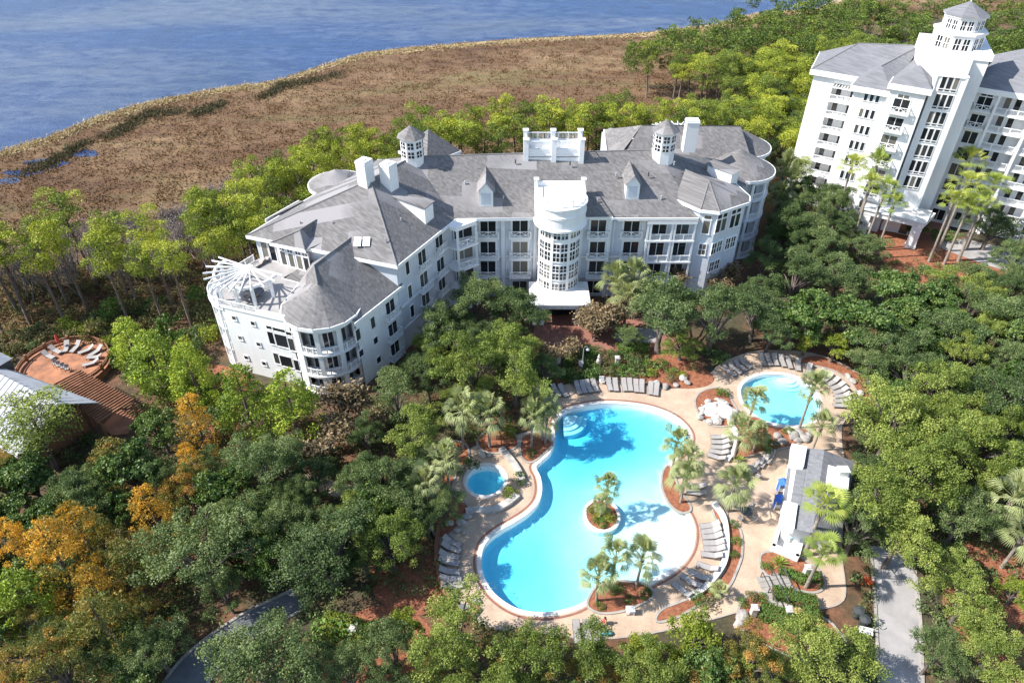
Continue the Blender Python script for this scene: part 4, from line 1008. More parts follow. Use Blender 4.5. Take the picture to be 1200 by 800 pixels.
# window shaft, slightly turned
eS = Vector((.93,-.36)).normalized(); nS = Vector((eS.y,-eS.x)); OS = O_+eH*19.65+nH*3.4
def sp(s, t): q = OS+eS*s+nS*t; return (q.x, q.y)
m_ = MB(); m_.prism([sp(-2.1,0), sp(2.3,0), sp(2.3,-9), sp(-2.1,-9)], 0, 26.1)
m_.prism([sp(-4.6,-2.2), sp(4.4,-2.2), sp(4.4,-12), sp(-4.6,-12)], 0, 28.7)
m_.prism([sp(-1.9,-1.0), sp(2.1,-1.0), sp(2.1,-5), sp(-1.9,-5)], 26.0, 28.3)
m_.prism([sp(2.1,-2.0), sp(4.7,-2.0), sp(4.7,-12.2), sp(2.1,-12.2)], 28.0, 28.9)
m_.build('shaft_wall', 'stucco', ht)
WS = (sp(0,0), sp(1,0))
for k in range(7):
    z = 24.87-2.62*k-1.05
    for d in (-.85, 0, .85): add_window(ht, *WS, d, z+.38, .62, 1.75, 1, 1, .01, trim=.06); add_window(ht, *WS, d, z, .62, .22, 1, 1, .01, trim=.04)
m_ = MB(); 
for s in (-1.95, 2.1): m_.obox(sp(s,.06), eS, .14, .1, 5, 25.9)
m_.obox(sp(0,.06), eS, 2.0, .12, 25.9, 26.2); m_.build('shaft_trim', 'trim', ht)
# lantern tower on top: octagonal two-storey
TC = sp(.0,-6.6)
def ring8(r, z): return [(TC[0]+r*math.cos(R_(a)), TC[1]+r*math.sin(R_(a)), z) for a in [22.5+45*k-17 for k in range(8)]]
m_ = MB()
def tier(r0, z0, r1, z1):
    a, b_ = ring8(r0, z0), ring8(r1, z1); m_.add(a+b_, [(k, (k+1) % 8, 8+(k+1) % 8, 8+k) for k in range(8)])
tier(3.55,28.0,3.55,30.8); tier(3.8,30.8,3.8,31.1); tier(3.55,30.8,3.8,30.8); tier(3.8,31.1,2.8,31.15); tier(2.8,31.1,2.8,32.9); tier(2.8,32.9,3.1,33.0); tier(3.1,33.0,3.1,33.2)
lt = m_.build('lantern_tower', 'stucco', ht)
m_ = MB(); a = ring8(3.25, 33.2); m_.add(a+[(TC[0],TC[1],34.9)], [(k, (k+1) % 8, 8) for k in range(8)]); m_.build('lantern_roof', 'shingle_r', lt)
m_ = MB(); m_.tube([(TC[0],TC[1],34.8),(TC[0],TC[1],37.2)], [.09,.03], 6); m_.build('flagpole', 'trim', lt)
for r, z0, h, w in ((3.55,28.8,1.6,.8),(2.8,31.4,1.25,.62)):
    for k in range(8):
        t = R_(45*k+45-17); ap_ = r*math.cos(R_(22.5)); e = Vector((-math.sin(t), math.cos(t)))
        for d in ((-.6,.6) if r > 3 else (-.47,.47)):
            q = (TC[0]+ap_*math.cos(t)+e.x*d, TC[1]+ap_*math.sin(t)+e.y*d, z0); f, gl = win_mesh(w, h, 2, 2, .06)
            oo = inst('window', f, ht, wallmat(q, e)); inst('pane', gl, oo, wallmat(q, e))
# right wing
O2 = g(1144, 101, 23.2); P2 = g(1200, 110, 23.2); eR = (Vector(P2[:2])-Vector(O2[:2])).normalized(); nR = Vector((eR.y,-eR.x)); O2 = Vector(O2[:2])-nR*.5
def rp_(s, t): q = O2+eR*s+nR*t; return (q.x, q.y)
m_ = MB(); m_.prism([rp_(0,0), rp_(3.6,0), rp_(3.6,-1.8), rp_(8.4,-1.8), rp_(8.4,-.4), rp_(9.0,-.4), rp_(9.0,-2.2), rp_(18,-2.2), rp_(18,-17), rp_(-1,-17)], 0, 22.3)
m_.build('wall', 'stucco', ht)
WR = (rp_(0,0), rp_(1,0)); WRB = (rp_(0,-1.8), rp_(1,-1.8))
z3 = 23.1
roof_part(ht, [[hz(rp_(-.6,.6),z3), hz(rp_(18,.6),z3), hz(rp_(18,-8),28), hz(rp_(6,-8),28)], [hz(rp_(-.6,-17),z3), hz(rp_(-.6,.6),z3), hz(rp_(6,-8),28)], [hz(rp_(6,-8),28), hz(rp_(18,-8),28), hz(rp_(18,-17),z3), hz(rp_(-.6,-17),z3)]], [[hz(rp_(-.6,-3),z3), hz(rp_(-.6,.6),z3), hz(rp_(18,.6),z3)]], 'shingle_r', fas=.8)
for k in range(8):
    z = 19.7-2.75*k
    if z < 0: continue
    add_window(ht, *WR, 1.9, z+.1, 1.9, 1.9, 2, 1, .01)
    if k < 2: add_balcony(ht, *WR, 1.9, z, 2.7, .8, 'x')
    if k == 0: add_window(ht, *WR, 1.9, z+2.15, 1.6, .5, 2, 1, .01)
    for (s0, s1, t) in ((3.7,8.3,-.7),(9.1,13.4,-1.1),(13.6,18,-1.1)):
        slab = MB(); rl = MB(); slab.obox(rp_((s0+s1)/2, t+.2), eR, (s1-s0)/2+.1, 1.15, z-.25, z)
        r_ = MB(); rail_mb(r_, 0, s1-s0, 0, 0, .95); q = rp_(s0, t+1.25)
        rl.add([(q[0]+eR.x*x-eR.y*y, q[1]+eR.y*x+eR.x*y, z+zz) for x, y, zz in r_.v], r_.f)
        so_ = slab.build('balcony', 'stucco', ht); rl.build('railing', 'trim', so_)
    for s in (5.0,6.4,10.4,12.0,15,16.5):
        add_window(ht, *( WRB if s < 9 else (rp_(0,-2.2), rp_(1,-2.2))), s, z+.1, .8, 1.9, 1, 1, .02)
for s in (3.6, 8.7, 13.5): m_ = MB(); m_.obox(rp_(s,.25), eR, .2, .35, 0, 22.4); m_.build('column', 'stucco', ht)
# entrance porch
pA = Vector(hp(15.6,7.6)); pB = Vector(hp(23.6,7.6)); eP = (Vector(pB[:2])-Vector(pA[:2])).normalized(); nP = Vector((eP.y,-eP.x)); lP = (Vector(pB[:2])-Vector(pA[:2])).length
def pp_(s, t): q = Vector(pA[:2])+eP*s+nP*t; return (q.x, q.y)
m_ = MB(); m_.prism([pp_(-1.2,0), pp_(lP,0), pp_(lP+1.0,-5), pp_(-1.2,-5)], 3.9, 4.7); m_.prism([pp_(-1.4,.2), pp_(lP+.2,.2), pp_(lP+.4,-5), pp_(-1.4,-5)], 4.7, 4.95)
m_.build('porch_roof', 'white_flat', ht)
for s in (-.6, lP-.8):
    m_ = MB(); m_.obox(pp_(s,-.7), eP, .75, .65, 0, 3.9); m_.obox(pp_(s,-.7), eP, .85, .75, 0, .5); m_.build('pier', 'stucco', ht)
m_ = MB(); m_.prism([pp_(-1,-4.4), pp_(lP,-4.4), pp_(lP,-4.7), pp_(-1,-4.7)], 0, 3.9); m_.build('entrance_wall', 'clay', ht)
for s in (1.2, 3.4, 5.4): add_window(ht, pp_(0,-4.4), pp_(1,-4.4), s, .1, 1.3, 2.5, 1, 1, .02, name='entrance_door', trim=.25)
# ================================================================ vegetation
def leaf_mesh(name, cen, size, outw, tone, mat, aspect=.55, bias=.6, seed=0, droop=0.0):
    """many small diamond leaves: centres (N,3), sizes (N), outward directions (N,3), tone 0..1"""
    rs = np.random.RandomState(seed); n = len(cen)
    nr = outw*bias+rs.normal(size=(n,3))*.6; nr /= np.linalg.norm(nr, axis=1)[:,None]+1e-9
    r = rs.normal(size=(n,3)); r[:,2] -= droop
    t = np.cross(nr, r); t /= np.linalg.norm(t, axis=1)[:,None]+1e-9
    if droop > 0: t = r-nr*(r*nr).sum(1)[:,None]; t /= np.linalg.norm(t, axis=1)[:,None]+1e-9
    b = np.cross(nr, t); s = size[:,None]
    v = np.empty((n,4,3)); v[:,0] = cen-t*s*.5; v[:,1] = cen-b*s*.5*aspect; v[:,2] = cen+t*s*.5; v[:,3] = cen+b*s*.5*aspect
    return quads(name, v.reshape(-1,3), np.repeat(tone, 1), mat)
def quads(name, v, tone, mat):
    me = bpy.data.meshes.new(name); n = len(v)//4
    me.vertices.add(4*n); me.vertices.foreach_set('co', v.astype(np.float32).ravel())
    me.loops.add(4*n); me.loops.foreach_set('vertex_index', np.arange(4*n, dtype=np.int32))
    me.polygons.add(n); me.polygons.foreach_set('loop_start', np.arange(0, 4*n, 4, dtype=np.int32)); me.polygons.foreach_set('loop_total', np.full(n, 4, dtype=np.int32))
    a = me.attributes.new('tone', 'FLOAT', 'FACE'); a.data.foreach_set('value', np.clip(tone, 0, 1).astype(np.float32))
    me.materials.append(M[mat]); me.update(); me.validate(); return me
def unit(rs, n):
    d = rs.normal(size=(n,3)); return d/np.linalg.norm(d, axis=1)[:,None]
def clumps_to_leaves(rs, C, CR, per, leaf, flat=.8, fill=.35, tone_spread=.22, topbias=.25):
    cen, out, tone, size = [], [], [], []
    for c, r in zip(C, CR):
        k = max(8, int(per*(r*r))); d = unit(rs, k); d[:,2] = np.where(d[:,2] < -.35, -d[:,2], d[:,2])
        rad = r*(1-fill*rs.rand(k)**1.5)*(1+.18*rs.normal(size=k)*.6)
        p = c+d*rad[:,None]*np.array([1,1,flat])
        ct = .5+tone_spread*rs.normal()*.8
        cen.append(p); out.append(d); tone.append(np.clip(ct+rs.normal(size=k)*.16, 0, 1)); size.append(leaf*(.65+.7*rs.rand(k)))
    return np.concatenate(cen), np.concatenate(size), np.concatenate(out), np.concatenate(tone)
def limb_mesh(name, segs, mat, n=6):
    m_ = MB()
    for pts, rad in segs: m_.tube(pts, rad, n)
    return m_.mesh(name, mat, True)
def broad_tree(seed, R=5.0, h=10.0, mat='l_oak', nsub=13, leaf=.175, per=310, flat=.75, tone_spread=.22, crk=1.0, gap=.0, **_):
    """crown made of separate boughs, each bough a cluster of leaf clumps, with gaps between them"""
    rs = np.random.RandomState(seed); C, CR = [], []; segs = [([(0,0,-.1),(.1,.05,h*.15),(0,.1,h*.34)], [.36,.28,.22])]
    cz = h*.50; ph = rs.rand()*6.28; ax = 1+.22*rs.normal()
    for i in range(nsub):
        if i < 3: el = math.radians(rs.uniform(50,88)); k = rs.uniform(.45,.85)
        else: el = math.radians(rs.uniform(-12,52)); k = rs.uniform(.62,1.02)
        a = ph+i*2.39996+rs.normal()*.25
        d = np.array([math.cos(a)*math.cos(el)*ax, math.sin(a)*math.cos(el)/ax, math.sin(el)])
        sr = R*rs.uniform(.24,.40); c = np.array([0,0,cz])+d*np.array([R,R,h*.46])*k*.78
        segs.append(([(0,.1,h*(.18+.14*rs.rand())), tuple((c*np.array([.5,.5,1])+np.array([0,0,h*.3]))*np.array([1,1,.55])), tuple(c)], [.16,.10,.04]))
        for q in range(9):
            dd = unit(rs, 1)[0]; dd[2] = abs(dd[2])*.9-.25*rs.rand(); cc = c+dd*sr*np.array([1,1,.75])*rs.uniform(.45,1.0)
            C.append(cc); CR.append(sr*rs.uniform(.28,.52)*crk)
            if q % 4 == 0: segs.append(([tuple(c), tuple(cc)], [.05,.02]))
    cen, size, out, tone = clumps_to_leaves(rs, C, CR, per, leaf, flat, .55, tone_spread)
    cen = cen+rs.normal(size=cen.shape)*.06
    me = leaf_mesh('crown', cen, size, out, tone, mat, .6, .7, seed)
    return me, limb_mesh('trunk', segs, 'bark', 5)
def pine_tree(seed, h=14.0, R=2.9, mat='l_pine', npad=12, leaf=.29, bare=.58):
    rs = np.random.RandomState(seed); C, CR = [], []; lean = rs.normal(size=2)*.4
    segs = [([(0,0,-.1),(lean[0]*.4,lean[1]*.4,h*.4),(lean[0],lean[1],h*.93)], [.24,.18,.06])]
    for i in range(npad):
        f = bare+(1-bare)*(i+.5*rs.rand())/npad; a = i*2.4+rs.rand(); prof = math.sin(math.pi*min(1, (1.06-f)/(1.06-bare)*.62+.22))
        L_ = R*prof*(.45+.55*rs.rand())*.85; z = h*f
        e = np.array([lean[0]*f+math.cos(a)*L_, lean[1]*f+math.sin(a)*L_, z+.3+rs.rand()*.5])
        segs.append(([(lean[0]*f,lean[1]*f,z-.5), tuple((e+np.array([lean[0]*f,lean[1]*f,z-.6]))/2), tuple(e)], [.07,.05,.02]))
        C.append(e); CR.append(rs.uniform(.95,1.55))
        if L_ > 1.2 and rs.rand() < .6: C.append(e*.6+np.array([lean[0]*f,lean[1]*f,z])*.4+rs.normal(size=3)*.3); CR.append(rs.uniform(.5,.9))
    C.append(np.array([lean[0],lean[1],h*.97])); CR.append(.9)
    cen, size, out, tone = clumps_to_leaves(rs, C, CR, 170, leaf, .75, .4, .24)
    me = leaf_mesh('crown', cen, size, out, tone, mat, .38, .5, seed)
    for k in range(3):
        z = h*rs.uniform(.3,.55); a = rs.rand()*6.3; segs.append(([(0,0,z),(math.cos(a)*.9,math.sin(a)*.9,z+.25)], [.04,.012]))
    return me, limb_mesh('trunk', segs, 'barkpine')
def conic_tree(seed, h=9.0, R=2.8, mat='l_youngpine', nb=70, leaf=.26, per=110, tone_spread=.2, round_=.75):
    rs = np.random.RandomState(seed); C, CR = [], []
    for i in range(nb):
        f = rs.rand()**.8*.94; z = h*(.1+.88*f); a = rs.rand()*6.283; L_ = R*((1-f)**round_)*(.55+.5*rs.rand())
        C.append(np.array([math.cos(a)*L_, math.sin(a)*L_, z])); CR.append(rs.uniform(.4,.8)*(1.15-.5*f))
    cen, size, out, tone = clumps_to_leaves(rs, C, CR, per, leaf, .7, .5, tone_spread)
    me = leaf_mesh('crown', cen, size, out, tone, mat, .4, .4, seed)
    return me, limb_mesh('trunk', [([(0,0,-.1),(0,0,h*.5),(.05,0,h*.95)], [.22,.14,.03])], 'barkpine')
def bare_tree(seed, h=6.0, mat='l_grey', leafy=0):
    rs = np.random.RandomState(seed); V, T = [], []
    segs = []
    def grow(p, d, L_, r, lv):
        q = p+d*L_; segs.append(([tuple(p), tuple((p+q)/2+rs.normal(size=3)*L_*.05), tuple(q)], [r, r*.8, r*.55]))
        if lv == 0: return
        for k in range(3 if lv > 1 else 4):
            nd = d+rs.normal(size=3)*.55; nd[2] = abs(nd[2])*.8+.25; nd /= np.linalg.norm(nd); grow(q if k else p+d*L_*.7, nd, L_*.68, r*.55, lv-1)
    for s_ in range(2):
        d = np.array([rs.normal()*.2, rs.normal()*.2, 1.]); grow(np.array([rs.normal()*.2,rs.normal()*.2,0.]), d/np.linalg.norm(d), h*.34, .17, 3)
    tm = limb_mesh('trunk', segs, 'bark' if leafy else 'greybark', 3)
    n = 900+leafy; e = np.array([s_[0][2] for s_ in segs[-len(segs)*2//3:]]); c = e[rs.randint(len(e), size=n)]+rs.normal(size=(n,3))*.35
    me = leaf_mesh('crown', c, .35*(.5+rs.rand(n)), unit(rs, n), rs.rand(n), mat, .15 if not leafy else .5, .2, seed)
    return me, tm
M['greybark'] = noisy('grey_dead_wood', (.30,.26,.24), (.20,.17,.155), 3, .95, .3)
def frond_fan(V, T, base, d, length, tone, rs, nseg=9, fold=.18, arc=150, droop=.35, pet=.5):
    """one costapalmate leaf: pleated fan of tapering blades"""
    d = d/np.linalg.norm(d); side = np.cross(d, [0,0,1.]); side /= np.linalg.norm(side)+1e-9; up = np.cross(side, d)
    c = base+d*length*pet
    for k in range(nseg):
        a = math.radians(-arc/2+arc*k/(nseg-1)); dd = d*math.cos(a)+side*math.sin(a); ww = -d*math.sin(a)+side*math.cos(a)
        L_ = length*.62*(1-.3*abs(a)/1.3); w = L_*.052
        mid = c+dd*L_*.55+up*fold*L_*(.5 if k % 2 else .2); tip = c+dd*L_-np.array([0,0,1])*L_*droop
        V += [c, mid-ww*w, tip, mid+ww*w]; T.append(tone+rs.normal()*.07)
    w = side*.035; V += [base-w, c-w, c+w, base+w]; T.append(tone+.15)
def palm(seed, h=4.5, R=1.9, mat='l_palm', nf=38, trunk_r=.17, nseg=11, droop=.26, tall=False):
    rs = np.random.RandomState(seed); V, T = [], []; ln = rs.normal(size=2)*.15*(1 if not tall else 2)
    top = np.array([ln[0], ln[1], h])
    for i in range(nf):
        f = i/nf; el = math.radians(88-104*f+rs.normal()*9); a = i*2.39996+rs.normal()*.15
        d = np.array([math.cos(a)*math.cos(el), math.sin(a)*math.cos(el), math.sin(el)])
        frond_fan(V, T, top+d*.1, d, R*(1.25+.16*rs.normal()), .62-.35*f+rs.normal()*.1, rs, nseg, .18, 96 if not tall else 108, droop+.12*f)
    me = quads('crown', np.array(V), np.array(T), mat)
    seg = [([(0,0,-.1),(ln[0]*.3,ln[1]*.3,h*.35),(ln[0]*.75,ln[1]*.75,h*.8),(ln[0],ln[1],h*.98)], [trunk_r*1.35,trunk_r,trunk_r*.95,trunk_r*1.25])]
    # old leaf bases under the crown
    m_ = MB(); m_.tube(*seg[0], 10)
    for k in range(26 if not tall else 14):
        z = h*(.72 if not tall else .9)+h*(.26 if not tall else .08)*k/26; a = k*2.4; r = trunk_r*1.1
        c = Vector((ln[0]*z/h+math.cos(a)*r, ln[1]*z/h+math.sin(a)*r, z)); m_.tube([c, c+Vector((math.cos(a)*.16, math.sin(a)*.16, .22))], [.05,.03], 4)
    return me, m_.mesh('trunk', 'barkpalm', False)
def shrub(seed, R=1.0, h=1.1, mat='l_hedge', leaf=.14, nc=12, per=260):
    rs = np.random.RandomState(seed); C = []; CR = []
    for i in range(nc):
        d = unit(rs, 1)[0]; d[2] = abs(d[2]); C.append(np.array([d[0]*R*.6, d[1]*R*.6, .25*h+d[2]*h*.5])); CR.append(rs.uniform(.3,.5)*R)
    cen, size, out, tone = clumps_to_leaves(rs, C, CR, per, leaf, .8, .4, .15)
    return leaf_mesh('foliage', cen, size, out, tone, mat, .6, .7, seed)
def agave(seed, R=.9, mat='l_fan', n=34):
    rs = np.random.RandomState(seed); V, T = [], []
    for i in range(n):
        el = math.radians(82-70*i/n+rs.normal()*4); a = i*2.4; d = np.array([math.cos(a)*math.cos(el), math.sin(a)*math.cos(el), math.sin(el)]); s_ = np.cross(d, [0,0,1.]); s_ /= np.linalg.norm(s_)+1e-9
        L_ = R*(.8+.3*rs.rand()); V += [np.array([0,0,.05]), d*L_*.5-s_*.06, d*L_-np.array([0,0,.1*R]), d*L_*.5+s_*.06]; T.append(.5+.2*rs.normal())
    return quads('foliage', np.array(V), np.array(T), mat)

LIB = {}
LIB['oak'] = (5.0, 10.0, [broad_tree(s) for s in (11,12,13,14,15)])
LIB['oaklight'] = (5.0, 10.0, [broad_tree(s, mat='l_oaklight', nsub=15, leaf=.17, per=340, crk=.92) for s in (21,22,23,24,25)])
LIB['oliveoak'] = (5.0, 10.0, [broad_tree(s, mat='l_olive', nsub=14, leaf=.17, per=320, tone_spread=.42, crk=.9) for s in (31,32,33)])
LIB['magnolia'] = (4.0, 9.0, [broad_tree(s, R=4.0, h=9.0, mat='l_magnolia', nsub=14, leaf=.30, per=240) for s in (41,42,43)])
LIB['yellow'] = (3.0, 6.0, [broad_tree(s, R=3.0, h=6.0, mat='l_yellow', nsub=12, leaf=.19, per=330) for s in (51,52)])
LIB['pine'] = (2.9, 14.0, [pine_tree(s, bare=.64) for s in (61,62,63,64,65,66,67)])
LIB['pinedark'] = (3.2, 13.0, [pine_tree(s, h=13.0, R=3.2, mat='l_pinedark', npad=18, bare=.42) for s in (71,72,73)])
LIB['youngpine'] = (2.8, 9.0, [conic_tree(s, nb=120, per=150, leaf=.27, round_=.5) for s in (81,82)])
LIB['cypress'] = (3.2, 10.0, [conic_tree(s, h=10, R=3.2, mat='l_autumn', nb=120, leaf=.24, per=140, round_=.55, tone_spread=.3) for s in (91,92)])
LIB['olivecypress'] = (3.2, 10.0, [conic_tree(s, h=10, R=3.2, mat='l_olive', nb=120, leaf=.25, per=130, round_=.55, tone_spread=.35) for s in (93,94)])
LIB['bare'] = (2.5, 6.0, [bare_tree(s) for s in (101,102,103)])
LIB['myrtle'] = (2.5, 6.0, [bare_tree(s, mat='l_brown', leafy=2200) for s in (111,112)])
LIB['sabal'] = (1.9, 4.5, [palm(s) for s in (121,122,123)])
LIB['fanpalm'] = (1.7, 12.0, [palm(s, h=12.0, R=1.7, mat='l_fan', nf=26, trunk_r=.17, nseg=11, droop=.15, tall=True) for s in (131,132,133)])
NAMES = dict(oak='live_oak', oaklight='live_oak', oliveoak='bronze_oak', magnolia='magnolia_tree', yellow='leafy_tree', pine='pine_tree', pinedark='pine_tree', youngpine='young_pine',
    cypress='cypress_tree', olivecypress='cypress_tree', bare='bare_tree', myrtle='crape_myrtle', sabal='palm_tree', fanpalm='fan_palm')
CATS = dict(sabal='palm tree', fanpalm='palm tree', pine='pine tree', pinedark='pine tree', youngpine='pine tree')
_protos = {}; _cnt = {}; rgv = random.Random(7)
def tree(kind, x, y, h, R, label, group=None, rot=None, var=None):
    R0, h0, vs = LIB[kind]; i = _cnt.get(kind, 0); _cnt[kind] = i+1; i = (i if var is None else var) % len(vs)
    sc = (R/R0, R/R0, h/h0); rot = rgv.uniform(0, 6.28) if rot is None else rot
    if (kind, i) not in _protos:
        t = thing(NAMES[kind], label, CATS.get(kind, 'tree'), (x, y, 0), rot, group, sc)
        for nm, me in (('crown', vs[i][0]), ('trunk', vs[i][1])):
            o = bpy.data.objects.new(nm, me); COL.objects.link(o); o.parent = t
        _protos[(kind, i)] = t; return t
    t = copy_thing(_protos[(kind, i)], (x, y, 0), rot, label, group, sc)
    if not group and 'group' in t.keys(): del t['group']
    return t
def ptree(kind, u, v, rpx, h, label, group=None):
    """tree whose crown centre is seen at (u, v) with the given radius in the photograph"""
    rpx *= 1.12 if kind in ('oak','oaklight','magnolia') else 1; p = g(u, v, h*.6); R = rpx*depth(p.x, p.y, h*.6)/FPX
    return tree(kind, p.x, p.y, h, R, label, group)

